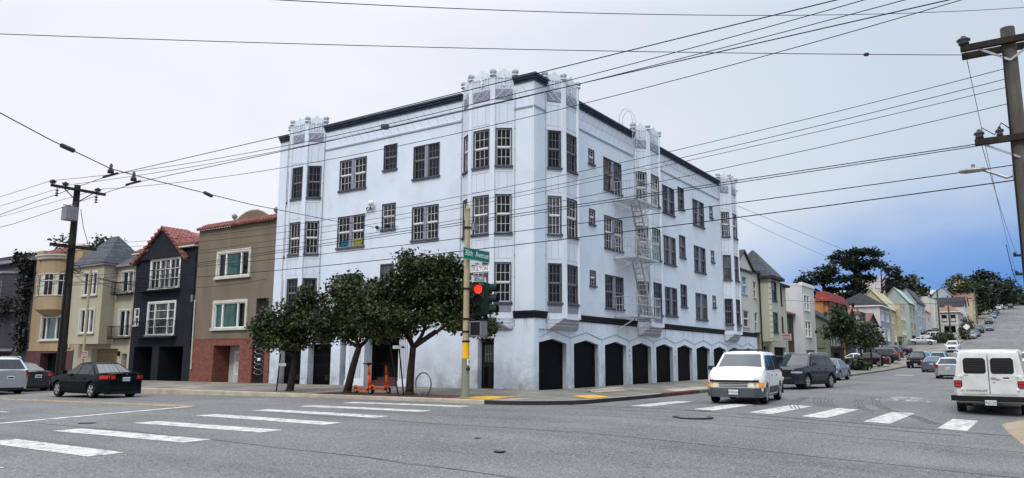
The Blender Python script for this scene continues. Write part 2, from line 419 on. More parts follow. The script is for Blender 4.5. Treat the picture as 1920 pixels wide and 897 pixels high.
wrng = random.Random(12)
def window(parent, F, u0, u1, z0, z1, sash='sashw', glass='glass', pair=False, cols=3, rows=2, d=0.0, trim='wtrim',
           hung=True, sill=True, name='window', tw=.045, proud=.03, rail=.036, mun=.017, split=.5, mull=.2):
    fr = MB(F); T = M[trim]; S = M[sash]
    fr.box(u0, u0+tw, d-.1, d+proud, z0, z1, T); fr.box(u1-tw, u1, d-.1, d+proud, z0, z1, T)
    fr.box(u0+tw, u1-tw, d-.1, d+proud, z1-tw, z1, T)
    if sill: fr.box(u0-.05, u1+.05, d-.1, d+proud+.06, z0-.06, z0+.025, T)
    else: fr.box(u0+tw, u1-tw, d-.1, d+proud, z0, z0+tw, T)
    lights = [(u0+tw, u1-tw)]
    if pair:
        c = (u0+u1)/2
        fr.box(c-mull/2, c+mull/2, d-.1, d+proud-.01, z0+.03, z1-tw, M['purple'] if trim == 'wtrim' else T)
        lights = [(u0+tw, c-mull/2), (c+mull/2, u1-tw)]
    pn = MB(F)
    if name == 'window' and glass == 'glass': glass = wrng.choice(('glass',)*7 + ('glassc', 'glasss'))
    if hung and wrng.random() < .12: split = .56
    zb = z0 + .03; zt = z1 - tw
    for a, b in lights:
        zm = zb + (zt - zb) * split
        halves = [(zb, zm-.02, -.075), (zm+.02, zt, -.045)] if hung else [(zb, zt, -.06)]
        if hung: fr.box(a, b, d-.085, d-.02, zm-.02, zm+.02, S)
        for (p, q, dd) in halves:
            fr.box(a, a+rail, d+dd-.02, d+dd+.02, p, q, S); fr.box(b-rail, b, d+dd-.02, d+dd+.02, p, q, S)
            fr.box(a+rail, b-rail, d+dd-.02, d+dd+.02, p, p+rail, S); fr.box(a+rail, b-rail, d+dd-.02, d+dd+.02, q-rail, q, S)
            for k in range(1, cols):
                x = a + rail + (b-a-2*rail) * k / cols
                fr.box(x-mun/2, x+mun/2, d+dd-.012, d+dd+.012, p+rail, q-rail, S)
            for k in range(1, rows):
                z = p + rail + (q-p-2*rail) * k / rows
                fr.box(a+rail, b-rail, d+dd-.011, d+dd+.011, z-mun/2, z+mun/2, S)
            pn.box(a+.01, b-.01, d+dd-.012, d+dd-.004, p, q, M[glass])
    o = fr.build(name, parent)
    pn.build('pane', o, fix=False)
    return o

FL = Frame((0, 0), (0, 1), (-1, 0))
FR = Frame((0, 0), (1, 0), (0, -1))
ST = 2.95
apt = thing('apartment_building', 'big white corner apartment building with crowned bays, black garage doors and a fire escape', 'building', (0, 0, .3))

w = MB()
hl = []; WL = []
for k in range(3):
    z = ST * k
    for (a, b, c, e, pr) in ((9.92, 11.82, 4.17, 5.79, True), (7.87, 8.75, 4.84, 6.13, False), (5.19, 6.80, 4.14, 5.76, True)):
        hl.append((a, b, c+z, e+z)); WL.append((a, b, c+z, e+z, pr, k))
ent = (7.4, 11.3, -.3, 2.75, 1.6)
hl += [(2.0, 2.86, -.3, 2.52, .35), ent, (11.95, 13.62, -.3, 2.36, .45), (14.15, 15.85, -.3, 2.36, .45)]
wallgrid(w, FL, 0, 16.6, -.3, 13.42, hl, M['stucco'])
for h, (a, b, c, e, pr, k) in zip(hl, WL):
    s = 'sashw' if (k == 1 or pr) else 'sashg'
    if k == 2 and a < 7: s = 'sashg'
    window(apt, FL, a, b, c, e, s, 'glass', pr)
hr = []; WR = []
for k in range(3):
    z = ST * k
    for (a, b, c, e, kind) in ((4.88, 5.45, 5.05, 5.80, 'h'), (6.42, 8.40, 4.10, 5.74, 'd'), (13.72, 15.42, 4.10, 5.74, 'e'),
                               (16.02, 16.96, 4.72, 6.06, 'f'), (18.4, 20.34, 4.10, 5.74, 'e'), (21.4, 21.98, 5.0, 5.78, 'h')):
        hr.append((a, b, c+z, e+z)); WR.append((a, b, c+z, e+z, kind, k))
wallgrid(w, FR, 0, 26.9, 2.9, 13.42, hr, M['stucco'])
for (a, b, c, e, kind, k) in WR:
    if kind == 'h': window(apt, FR, a, b, c, e, 'sashw', 'glass', cols=2, rows=2)
    elif kind == 'd': window(apt, FR, a, b, c, e, 'sashw' if k == 1 else 'sashg', 'glassc' if k == 1 else 'glass', True)
    else: window(apt, FR, a, b, c, e, 'sashg', 'glass', kind == 'e')
# garage arcade on the avenue side
w.F = FR
G0, GP, GW = .33, 2.99, 2.33
zs, za, zt, zb = 2.32, 2.51, 2.9, -.3
prev = 0.0
for k in range(10):
    l = G0 + GP * k; r = l + GW; c = (l + r) / 2
    J = M['jamb']; S = M['stucco']
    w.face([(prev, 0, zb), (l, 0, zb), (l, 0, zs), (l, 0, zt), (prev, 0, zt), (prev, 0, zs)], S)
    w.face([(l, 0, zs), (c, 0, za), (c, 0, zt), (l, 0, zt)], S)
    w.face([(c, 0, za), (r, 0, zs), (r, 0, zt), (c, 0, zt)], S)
    D = -.26
    w.face([(l, 0, zb), (l, D, zb), (l, D, zs), (l, 0, zs)], J); w.face([(r, 0, zb), (r, D, zb), (r, D, zs), (r, 0, zs)], J)
    w.face([(l, 0, zs), (l, D, zs), (c, D, za), (c, 0, za)], J); w.face([(r, 0, zs), (r, D, zs), (c, D, za), (c, 0, za)], J)
    prev = r
    # moulded zigzag over the arches
    mid0, mid1 = l - (GP-GW)/2, r + (GP-GW)/2
    w.beam((max(mid0, .5), .006, 2.58), (c, .006, 2.86), .03, .03, M['seam'], (0, 1, 0))
    w.beam((c, .006, 2.86), (min(mid1, 30.1), .006, 2.58), .03, .03, M['seam'], (0, 1, 0))
    if k < 9: w.beam((mid1, .004, 2.56), (mid1, .004, .5), .02, .012, M['seam'], (0, 1, 0))
    g = MB(FR)
    n = 11
    for i in range(n):
        a = l + .004 + (GW-.008) * i / n; b = l + .004 + (GW-.008) * (i+1) / n
        ztop = lambda u: zs + (za - zs) * (1 - abs(u - c) / (GW / 2)) - .004
        g.hexa([(a+.008, -.23, .0), (b-.008, -.23, .0), (b-.008, -.19, .0), (a+.008, -.19, .0),
                (a+.008, -.23, ztop(a+.008)), (b-.008, -.23, ztop(b-.008)), (b-.008, -.19, ztop(b-.008)), (a+.008, -.19, ztop(a+.008))], M['gdoor'])
    g.box(l+.004, r-.004, -.26, -.235, .0, zs-.004, M['gdoor'])
    go = g.build('garage_door', apt)
    hd = MB(FR); hd.box(r-.35, r-.2, -.19, -.15, 1.25, 1.29, M['iron']); hd.build('handle', go)
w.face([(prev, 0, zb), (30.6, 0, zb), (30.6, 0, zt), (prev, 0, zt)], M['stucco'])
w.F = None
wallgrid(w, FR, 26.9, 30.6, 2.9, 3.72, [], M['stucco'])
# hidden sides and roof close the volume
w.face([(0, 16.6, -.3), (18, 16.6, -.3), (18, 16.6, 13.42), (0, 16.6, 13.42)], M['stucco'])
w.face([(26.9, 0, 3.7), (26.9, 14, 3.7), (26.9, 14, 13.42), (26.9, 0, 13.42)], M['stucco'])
w.face([(0, 0, 13.3), (26.9, 0, 13.3), (26.9, 16.6, 13.3), (0, 16.6, 13.3)], M['tar'])
w.face([(26.9, 0, 3.72), (30.6, 0, 3.72), (30.6, .35, 3.72), (26.9, .35, 3.72)], M['tar'])
# entrance recess back wall, fluted pilaster, steps and plinth
w.F = FL
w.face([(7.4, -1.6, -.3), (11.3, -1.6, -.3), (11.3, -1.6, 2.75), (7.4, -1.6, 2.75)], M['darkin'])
w.box(9.62, 10.86, -.5, .03, -.2, 2.75, M['pil'])
for i in range(6): w.box(9.85 + i*.14, 9.91 + i*.14, .03, .055, .75, 2.6, M['stucco'])
w.box(9.58, 10.9, .03, .07, -.2, .62, M['pil'])
w.box(6.75, 7.4, .003, .05, -.2, 2.9, M['pil']); w.box(6.72, 7.42, .05, .08, -.2, .62, M['pil'])
for i in range(5): w.box(6.83 + i*.11, 6.87 + i*.11, .05, .07, .75, 2.7, M['seam'])
for i in range(3): w.box(7.42, 9.6, -1.6, -.25 - .3*i, -.2, .47 + .14*i, M['brickd'])
# corner pier, frieze shingle seams, frieze moulding
w.box(.004, .96, .003, .06, -.2, 13.57, M['stucco'])
w.F = FR
w.box(-.06, .9, .003, .06, 2.9, 13.57, M['stucco']); w.box(-.06, .3, .004, .06, -.2, 2.9, M['stucco'])
w.F = None
for F, spans in ((FL, ((3.85, 13.0),)), (FR, ((3.62, 9.9), (12.82, 23.34)))):
    for a, b in spans:
        w.F = F
        w.box(a, b, .002, .045, 12.40, 12.47, M['seam']); w.box(a, b, .003, .03, 12.47, 12.52, M['stucco'])
        u = a + .4
        while u < b - .9:
            w.beam((u, .003, 12.55), (u + .62, .003, 13.4), .012, .01, M['seam'], (0, 1, 0)); u += .5
        w.beam((a, .003, 12.97), (b, .003, 12.97), .012, .01, M['seam'], (0, 1, 0))
w.F = FL; w.box(.0, .96, .061, .1, 12.40, 12.47, M['seam'])
for u in (.1, .45): w.beam((u, .063, 12.55), (u + .42, .063, 13.4), .012, .01, M['seam'], (0, 1, 0))
w.F = FR; w.box(-.1, .9, .061, .1, 12.40, 12.47, M['seam'])
w.F = None
w.build('wall', apt)

cn = MB(); bl = MB()
def steps(mb, F, a, b, z, base, h, out, mat, n=3):
    for i in range(n): fbox(mb, F, a, b, base, base + out*(i+1) + .003, z + h*i/n, z + h*(i+1)/n - .012, mat)
for a, b in ((3.82, 13.0), (15.82, 16.6)): steps(cn, FL, a, b, 13.42, 0, .3, .065, M['cornice'])
for a, b in ((3.62, 9.9), (12.82, 23.34), (26.07, 26.9)): steps(cn, FR, a, b, 13.42, 0, .3, .065, M['cornice'])
for i in range(3):   # the pier's own block cornice wraps the corner
    o = .065 + .065*(i+1)
    cn.box(-o, .9, -o, .96, 13.57 + .1*i, 13.66 + .1*i, M['cornice'])
cn.build('cornice', apt)
for a, b in ((3.82, 13.0),): steps(bl, FL, a, b, 3.33, 0, .31, .03, M['belt'])
for a, b in ((3.62, 9.9), (12.82, 23.34), (26.07, 30.6)): steps(bl, FR, a, b, 3.33, 0, .31, .03, M['belt'])
for i in range(3):
    o = .065 + .03*(i+1)
    bl.box(-o, .89, -o, .955, 3.33 + .103*i, 3.425 + .103*i, M['belt'])
bl.build('belt_course', apt)

def bay(F, sgn, a, b, c, e, dp, looks):
    P = [(a, 0), (b, dp), (c, dp), (e, 0)]
    W = [F(u, d, 0) for u, d in P]
    mb = MB()
    z0, z1 = 3.36, 13.92
    faces = []
    for i in range(3):
        t = (W[i+1] - W[i]); L = t.length; t.normalize()
        n = V((-t.y, t.x, 0)) if sgn > 0 else V((t.y, -t.x, 0))
        faces.append((Frame(W[i], t, n), L))
    root = None
    holes_all = []
    for i, (G, L) in enumerate(faces):
        m0 = .17 if i == 1 else .13
        hs = [(m0, L - m0, 4.0 + ST*k, 5.71 + ST*k) for k in range(3)]
        wallgrid(mb, G, 0, L, z0, z1, hs, M['bay'], M['purple'])
        holes_all.append(hs)
        mb.F = G
        mb.box(m0, L-m0, .002, .02, 3.6, 3.93, M['purple'])                      # mauve panel below the lowest window
        for q in (.33, .66): mb.box(m0 + (L-2*m0)*q - .008, m0 + (L-2*m0)*q + .008, .02, .03, 3.62, 3.92, M['seam'])
        mb.box(m0, L-m0, .021, .031, 3.74, 3.755, M['seam'])
        mb.box(m0-.02, L-m0+.02, .002, .035, 12.93, 13.38, M['purple'])          # ornamental panel
        cx = L/2
        for p, q in (((m0, 12.97), (cx, 13.34)), ((cx, 13.34), (L-m0, 12.97)), ((m0, 13.34), (cx, 12.97)), ((cx, 12.97), (L-m0, 13.34))):
            mb.beam((p[0], .038, p[1]), (q[0], .038, q[1]), .03, .02, M['seam'] if q[1] > p[1] else M['pil'], (0, 1, 0))
        for q in range(5):
            mb.box(cx-.03-.05*q, cx+.03+.05*q, .035, .045, 13.30-.035*q, 13.315-.035*q, M['seam'])
        for k in range(3):                                                       # panelled aprons between the rows
            za, zb_ = 5.75 + ST*k, 3.9 + ST*(k+1)
            if k == 2: za, zb_ = 11.68, 12.9
            mb.box(.12, L-.12, .001, .006, za + .12, za + .135, M['seam']); mb.box(.12, L-.12, .001, .006, zb_ - .16, zb_ - .145, M['seam'])
            for q in (.33, .7): mb.box(L*q-.006, L*q+.006, .001, .005, za + .135, zb_ - .16, M['seam'])
        # crest: stepped, peaked parapet with relief bars
        z = 13.9
        prof = [(.08, z), (.08, 14.08), (.2, 14.10), (.24, 14.19), (.36, 14.20), (.41, 14.29), (.5, 14.34), (.59, 14.29), (.64, 14.20), (.76, 14.19), (.8, 14.10), (.92, 14.08), (.92, z)]
        mb.prism([(q*L, h) for q, h in prof], lambda p, d: (p[0], d, p[1]), -.08, .03, M['pil'])
        for q in (.22, .36, .64, .78): mb.box(L*q-.014, L*q+.014, .001, .05, 13.48, 14.0, M['pil'])
        for zq in (13.56, 13.72, 13.88): mb.box(L*.42, L*.58, .001, .045, zq, zq + .05, M['pil'])
        mb.box(L*.47, L*.53, .001, .05, 13.5, 14.1, M['pil'])
        mb.F = None
    # pilasters at the four corners
    fin = []
    for i, p in enumerate(W):
        g = faces[max(0, i-1)][0].n + faces[min(2, i)][0].n
        g.normalize(); t = V((-g.y, g.x, 0)); hw = .14 if i in (1, 2) else .09
        q = [p - t*hw - g*.1, p + t*hw - g*.1, p + t*hw*.8 + g*.05, p - t*hw*.8 + g*.05]
        zt_ = 14.02
        mb.hexa([(v.x, v.y, z0) for v in q] + [(v.x, v.y, zt_) for v in q], M['pil'])
        fin.append(p + g * .0)
    # roof and the stepped corbel underneath
    mb.face([(p.x, p.y, 13.7) for p in W], M['tar'])
    lv = [1.0, .72, .46, .2]
    zz = [z0, 3.22, 3.08, 2.9]
    def outline(fr):
        h = dp * fr
        k = fr
        return [F(a, 0, 0), F(a + (b-a)*k, h, 0), F(e - (e-c)*k, h, 0), F(e, 0, 0)]
    for i in range(3):
        o0 = outline(lv[i]); o1 = outline(lv[i+1])
        top = [(p.x, p.y, zz[i]) for p in o0]; nxt = [(p.x, p.y, zz[i]-.03) for p in o0]; low = [(p.x, p.y, zz[i+1]) for p in o1]
        for j in range(3):
            mb.face([top[j], top[j+1], nxt[j+1], nxt[j]], M['stucco'])
            mb.face([nxt[j], nxt[j+1], low[j+1], low[j]], M['jamb'])
    o1 = outline(lv[3]); mb.face([(p.x, p.y, zz[3]) for p in o1], M['jamb'])
    bo = mb.build('bay', apt)
    for p in fin:
        f = MB(); f.ball((p.x, p.y, 14.17), .15, M['fin'], 12, 1.05)
        for q in range(6):
            an = q * math.pi / 3
            f.ball((p.x + .09*math.cos(an), p.y + .09*math.sin(an), 14.17 + .01), .075, M['fin'], 8, 1.5)
        f.lathe((p.x, p.y, 13.98), [(.001, 0), (.16, 0), (.16, .05), (.1, .08), (.001, .08)], M['pil'], 10)
        f.build('finial', bo, True)
    for i, (G, L) in enumerate(faces):
        for k, h in enumerate(holes_all[i]):
            s, g = looks[k]
            window(apt, G, *h, s, g)
    # rain pipes with rusty joints where the bay meets the wall
    for i in (0, 3):
        p = W[i]; s_ = -1 if i == 0 else 1
        dpm = MB(); q = F(P[i][0] + s_*.05, .07, 0)
        dpm.tube([(q.x, q.y, 3.0), (q.x, q.y, 13.3)], .022, M['jamb'], 6)
        for j in range(11): dpm.ball((q.x, q.y, 3.2 + .93*j), .033, M['rust'], 6)
        dpm.build('drain_pipe', apt)
W0 = ('sashw', 'glass'); G0_ = ('sashg', 'glass')
bay(FL, 1, .97, 1.77, 2.97, 3.80, .55, (W0, W0, W0))
bay(FL, 1, 13.02, 13.82, 14.98, 15.80, .55, (G0_, W0, G0_))
bay(FR, -1, .90, 1.60, 2.88, 3.60, .55, (G0_, ('sashw', 'glass'), G0_))
bay(FR, -1, 9.91, 10.62, 12.10, 12.80, .55, (G0_, ('sashw', 'glassg'), W0))
bay(FR, -1, 23.35, 24.02, 25.36, 26.05, .55, (G0_, G0_, W0))

# ground floor doors on the street side
for (a, b) in ((11.95, 13.62), (14.15, 15.85)):
    g = MB(FL); g.box(a+.004, b-.004, -.44, -.38, -.1, 2.35, M['gdoor'])
    for i in range(1, 4): g.box(a+.02, b-.02, -.38, -.365, .3+.5*i, .32+.5*i, M['iron'])
    go = g.build('garage_door', apt)
    g = MB(FL); g.box(a+.5, a+.75, -.38, -.35, .55, .8, M['iron']); g.build('vent', go)
g = MB(FL); g.box(2.004, 2.856, -.33, -.28, .1, 2.515, M['black'])
g.box(2.12, 2.3, -.28, -.265, .5, 1.3, M['gdoor']); g.box(2.5, 2.7, -.28, -.265, .5, 1.3, M['gdoor'])
dr = g.build('entrance_door', apt)
g = MB(FL)
for i in range(6): g.box(2.2 + .085*i, 2.215 + .085*i, -.27, -.25, 1.5, 2.25, M['steel'])
g.box(2.18, 2.66, -.271, -.249, 1.84, 1.86, M['steel']); g.build('grille', dr)
g = MB(FL); g.box(8.0, 9.3, -1.59, -1.5, .85, 2.7, M['black']); g.box(8.35, 8.75, -1.5, -1.49, 1.7, 2.2, M['gdoor']); g.build('entrance_door', apt)

# fire escape: three grated landings, rails, two stairs and a gooseneck ladder
I = M['wiron']
X0, X1, D = 7.4, 10.05, 1.3
LZ = (3.80, 6.70, 9.58)
fes = []
for z in LZ:
    fe = MB(FR)
    fe.box(X0, X1, D-.04, D, z-.09, z, I); fe.box(X0, X0+.04, 0, D, z-.09, z, I); fe.box(X1-.04, X1, 0.3, D, z-.09, z, I)
    for i in range(12): fe.box(X0+.04, X1-.04, .07+.1*i, .10+.1*i, z-.05, z-.01, I)
    for x in (X0+.15, X1-.35): fe.beam((x, D-.1, z-.08), (x, .02, z-.75), .035, .035, I)
    feo = fe.build('fire_escape_landing', apt); fes.append(feo)
    r = MB(FR)
    for h in (.5, .92): 
        r.tube([(X0, 0.02, z+h), (X0, D-.25, z+h), (X0+.06, D-.06, z+h), (X0+.25, D, z+h), (X1, D, z+h), (X1, .35, z+h)], .018, I, 6)
    for i in range(16): 
        x = X0 + .1 + (X1-X0-.1)*i/15
        r.tube([(x, D-.015, z), (x, D-.015, z+.92)], .011, I, 5)
    for i in range(7): r.tube([(X0+.01, .1+.17*i, z), (X0+.01, .1+.17*i, z+.92)], .011, I, 5)
    for i in range(5): r.tube([(X1-.01, .45+.19*i, z), (X1-.01, .45+.19*i, z+.92)], .011, I, 5)
    r.build('railing', feo)
for z0_, z1_ in ((3.80, 6.70), (6.70, 9.58)):
    s_ = MB(FR)
    for d in (.62, 1.08):
        s_.beam((9.5, d, z0_), (8.15, d, z1_), .03, .1, I, (0, 1, 0))
        s_.tube([(9.75, d, z0_+.75), (8.45, d, z1_+.7)], .014, I, 5)
        for t in (.15, .45, .75): s_.tube([(9.5-1.35*t, d, z0_+2.9*t), (9.75-1.3*t, d, z0_+.75+2.85*t)], .012, I, 5)
    for i in range(1, 11): s_.box(9.5-1.35*i/11-.08, 9.5-1.35*i/11+.08, .64, 1.06, z0_+2.9*i/11-.015, z0_+2.9*i/11+.01, I)
    s_.build('fire_escape_stair', apt)
l = MB(FR)
for u in (9.02, 9.42):
    l.tube([(u, .5, 9.58), (u, .42, 12.5), (u, .42, 14.1), (u-.03, .36, 14.5), (u-.03, .15, 14.8), (u-.03, -.1, 14.8), (u-.03, -.32, 14.5), (u-.03, -.36, 13.4)], .014, I, 6)
for i in range(15): l.tube([(9.02, .47-.006*i, 9.85+.3*i), (9.42, .47-.006*i, 9.85+.3*i)], .012, I, 5)
l.build('roof_ladder', apt)

# small fixtures on the walls: things of their own
def wallsign(F, u, lab):
    s_ = MB(F); s_.box(u-.15, u+.15, .012, .02, 1.94, 2.24, M['white']); s_.box(u-.15, u+.15, .012, .02, 1.66, 1.9, M['white'])
    t = thing('parking_sign', lab, 'sign', F(u, .02, 1.66), group='no parking signs on the garage piers')
    s_.build('plate', t)
    s_ = MB(F)
    s_.prism([(u + .08*math.cos(q*math.pi/6), 2.1 + .08*math.sin(q*math.pi/6)) for q in range(12)], lambda p, d: (p[0], d, p[1]), .0205, .023, M['brickr'])
    s_.box(u-.05, u+.05, .0235, .025, 2.085, 2.115, M['white'])
    for i in range(3): s_.box(u-.11, u+.11-.03*i, .0205, .023, 1.83-.06*i, 1.855-.06*i, M['black'])
    s_.build('lettering', t)
wallsign(FR, 8.96, 'no parking sign between the third and fourth garage doors from the corner')
wallsign(FR, 14.95, 'no parking sign between the fifth and sixth garage doors from the corner')
wallsign(FR, 20.93, 'no parking sign between the seventh and eighth garage doors from the corner')
t = thing('security_light', 'white round security light with loose coiled cable on the white street wall', 'lamp', FL(9.4, .1, 9.05))
s_ = MB(FL); s_.ball((9.3, .24, 9.16), .15, M['whitep'], 12); s_.lathe(tuple(FL(9.3, .24, 8.97)), [(.001, 0), (.12, 0), (.15, .12)], M['sashg'], 10); s_.build('lamp', t, True)
s_ = MB(FL); s_.tube([(9.3, .24, 9.05), (9.45, .1, 8.98), (9.5, 0, 8.95)], .03, M['sashg'], 6); s_.build('bracket', t)
s_ = MB(FL); s_.tube([(9.62 + .14*math.cos(a*.55), .05 + .01*a/6, 8.93 + .1*math.sin(a*.55)) for a in range(32)] + [(9.85, .05, 8.6), (10.1, .05, 8.4)], .012, M['wire'], 5); s_.build('cable', t)
# things in the second floor window
for (u0, u1, c) in ((10.98, 11.6, (.015, .11, .16)), (10.1, 10.7, (.24, .22, .03))):
    s_ = MB(FL); s_.box(u0, u1, -.06, -.045, 7.2, 7.5, basic('poster_ink_%d' % int(u0), c, .6, .5, 6)); s_.build('window_poster', apt)
# ------------------------------------------------------------------ terrain, roads, pavements, markings
def frange(a, b, s):
    n = max(1, int(math.ceil((b - a) / s))); return [a + (b - a) * i / n for i in range(n + 1)]
def sheet(mb, xs, ys, zf, mat): mb.grid([[(x, y, zf(x, y)) for y in ys] for x in xs], mat)
XS = frange(-60, 0, 2) + frange(2, 160, 2)[0:] + frange(165, 640, 5)
XS = sorted(set(XS))
mb = MB(); sheet(mb, [-3000, -600, -200] + [x for x in XS if x % 1 == 0][::2] + [700, 1200, 4000], [-4000, -900, -200, -60, -30, -20, -10, -5, 0, 4, 8, 14, 20, 28, 40, 60, 90, 200, 900, 4000], lambda x, y: zr(x, y) - .12, M['earth'])
solo(mb, 'ground', 'dry sloping ground under the houses and streets', 'ground', kind='structure', smooth=True)
YF = sorted(set(frange(-70, 90, 2)))
mb = MB(); sheet(mb, frange(-34, -5, 1), YF, zr, M['asphalt'])
solo(mb, 'street', 'wide grey asphalt street crossing the foreground', 'street', kind='structure', smooth=True)
mb = MB(); sheet(mb, [-5.2, -5] + [x for x in XS if x > -5], [-18, -17, -15, -13, -11, -9, -7, -5.5, -4.6], zr, M['asphalt_av'])

solo(mb, 'avenue', 'grey asphalt avenue climbing the hill past parked cars', 'street', kind='structure', smooth=True)

# corner pavement with a rounded kerb
mb = MB(); kb = MB()
arc = [(KX, y) for y in frange(80, -2.2, 2)] + [(KX + 2.6 - 2.6*math.cos(a), -2.2 - 2.55*math.sin(a)) for a in [math.pi/2*i/9 for i in range(1, 10)]]
ins = [(0, max(y, 0)) for x, y in arc]
n1 = len(arc)
arc += [(x, KY) for x in XS if x > KX + 2.7 and x < 600]
ins += [(max(x, 0), 0) for x, y in arc[n1:]]
def kh(y): return lerp(y, [8.9, 9.9, 60, 61], [.13, .03, .03, .13])     # dropped kerb along the driveways
def zk(x, y):
    if y > -2.2: return zr(KX, y) + kh(y)
    if x > KX + 2.6: return zr(x, KY) + .13
    return zr(x, y) + .13
def bz(p, q, t):
    x = p[0] + (q[0]-p[0])*t; y = p[1] + (q[1]-p[1])*t
    L = math.hypot(q[0]-p[0], q[1]-p[1])
    return (x, y, zk(*p) + .013*L*t + (.13 - kh(p[1]) if p[1] > 0 else 0)*min(1, t/.35))
mb.grid([[bz(p, q, t) for t in (.02, .18, .35, .5, .75, 1)] for p, q in zip(arc, ins)], M['walk'])
solo(mb, 'pavement', 'stained concrete pavement round the corner building', 'pavement', kind='structure')
# pavement carries on behind the house line as forecourts and driveways
mb = MB(); sheet(mb, [x for x in XS if 30 < x < 600], [0, 3, 7], lambda x, y: zr(x, KY) + .185 + .02*y, M['walk'])
solo(mb, 'driveway', 'concrete driveways in front of the houses up the avenue', 'driveway', kind='structure')
def kerbstrip(pts, inner, mat, name, label, top=None):
    k = MB(); rows = []
    for p, q in zip(pts, inner):
        d = V((q[0]-p[0], q[1]-p[1], 0)); d.normalize(); z = zk(*p)
        rows.append([(p[0]-d.x*.02, p[1]-d.y*.02, z - .3), (p[0], p[1], z - .02), (p[0]+d.x*.02, p[1]+d.y*.02, z+.006), (p[0]+d.x*.17, p[1]+d.y*.17, z+.008 + (.17/2.2*(.13-kh(p[1])) if p[1] > 0 else 0)), (p[0]+d.x*.17, p[1]+d.y*.17, z-.05)])
    k.grid([r[:3] for r in rows], mat); k.grid([r[2:] for r in rows], top or mat); return solo(k, name, label, 'kerb', kind='structure')
i0 = [i for i, p in enumerate(arc) if p[1] <= 8.5][0]; i1 = [i for i, p in enumerate(arc) if p[1] <= -.6][0]
kerbstrip(arc[:i0+1], ins[:i0+1], M['bare'], 'kerb', 'grey kerb along the street in front of the houses', M['bare'])
kerbstrip(arc[i0:i1+1], ins[i0:i1+1], M['kerbr'], 'kerb', 'faded red painted kerb beside the street trees')
i2 = [i for i, p in enumerate(arc) if p[0] >= 1.9][0]; i3 = [i for i, p in enumerate(arc) if p[0] >= 5.8][0]
kerbstrip(arc[i1:i2+1], ins[i1:i2+1], M['kerbd'], 'kerb', 'dark curved kerb at the street corner', M['bare'])
kerbstrip(arc[i2:i3+1], ins[i2:i3+1], M['kerbr'], 'kerb', 'short red painted kerb just round the corner')
kerbstrip(arc[i3:], ins[i3:], M['kerb'], 'kerb', 'grey kerb running up the avenue', M['walk'])

def zs_(x, y, dz):  # on pavement
    if y >= -2.2: return zr(KX, max(y, -2.2)) + kh(y) + (.13-kh(y))*min(1, (x-KX)/-KX/.35) + .013*(x-KX) + dz
    return zr(max(x, KX+2.6), KY) + .13 + .013*(y-KY) + dz
def patch(pts, mat, zf, name, label, cat, kind='structure', sub=4, group=None):
    """quad laid on the ground, subdivided so that it follows the surface"""
    a, b, c, d = [V((p[0], p[1], 0)) for p in pts]; k = MB()
    k.grid([[(lambda q: (q.x, q.y, zf(q.x, q.y)))(a.lerp(b, i/sub).lerp(d.lerp(c, i/sub), j/sub)) for j in range(sub+1)] for i in range(sub+1)], mat)
    return solo(k, name, label, cat, group, kind=kind)
patch([(-6.15, -.5), (-4.6, -.5), (-4.6, 8.4), (-6.15, 8.4)], basic('red_brick_verge', (.11, .045, .04), .85, .4, 5, fine=.5), lambda x, y: zs_(x, y, .004), 'verge', 'dark red brick strip along the kerb under the street trees', 'verge', sub=8)
for (x, y) in ((-5.35, 8.5), (-5.35, 5.15), (-5.35, 1.95)):
    patch([(x-.6, y-.7), (x+.6, y-.7), (x+.6, y+.7), (x-.6, y+.7)], M['dirt'], lambda x, y: zs_(x, y, .012), 'tree_pit', 'bare earth planting square in the pavement', 'tree pit')
def pad(pts, lab):
    a = patch(pts, M['ryel'], lambda x, y: zs_(x, y, .012), 'tactile_ramp', lab, 'tactile paving')
pad([(-6.1, -2.1), (-4.6, -2.5), (-4.6, -.95), (-6.1, -.8)], 'worn yellow tactile ramp panel beside the signal pole')
pad([(-3.4, -4.45), (-2.0, -4.5), (-1.1, -3.3), (-2.5, -3.2)], 'worn yellow tactile ramp panel round the corner by the first garage door')
for pts, lab in (([( .6, -2.6), (3.6, -2.6), (3.9, -1.9), (.9, -1.9)], 'pale square of newer concrete by the first garage'),
                 ([(4.0, -4.5), (10.2, -4.5), (9.4, -3.4), (5.0, -3.4)], 'pale concrete driveway lip at the avenue kerb'),
                 ([(14.0, -4.4), (19.5, -4.4), (19.0, -3.2), (14.4, -3.2)], 'second pale concrete driveway lip up the avenue'),
                 ([(-6.15, 9.6), (-.2, 9.6), (-.2, 30), (-6.15, 30)], 'pale stretch of pavement before the row houses')):
    patch(pts, M['bare'], lambda x, y: zs_(x, y, .010), 'concrete_patch', lab, 'concrete patch', sub=24)

# opposite corner: bulging tan ramp, pavement behind it
out = [(60, -17.35), (20, -17.35), (4, -17.35), (1.2, -17.1), (.2, -16.5), (-1.6, -16.08), (-4.3, -16.33), (-7.5, -16.7), (-9.4, -17.6), (-10.3, -19), (-10.5, -22), (-10.5, -60)]
inn = [(60, -22), (20, -22), (4, -22), (1.4, -19), (.6, -18.2), (-1.6, -17.9), (-4.4, -18), (-7.2, -18.3), (-8.5, -19.2), (-8.6, -20), (-8.6, -22), (-6, -60)]
mb = MB(); mb.grid([[(p[0], p[1], zr(*p) - .02 + .01), (p[0]*.93+q[0]*.07, p[1]*.93+q[1]*.07, zr(*p)+.05), (q[0], q[1], zr(*p)+.13)] for p, q in zip(out, inn)], M['apron'])
solo(mb, 'corner_ramp', 'tan concrete kerb ramp bulging at the near corner', 'kerb ramp', kind='structure')
mb = MB(); mb.grid([[(q[0], q[1], zr(*p)+.128), (max(q[0], -2), min(q[1]-6, -26), zr(*p)+.14)] for p, q in zip(out, inn)], M['walk'])
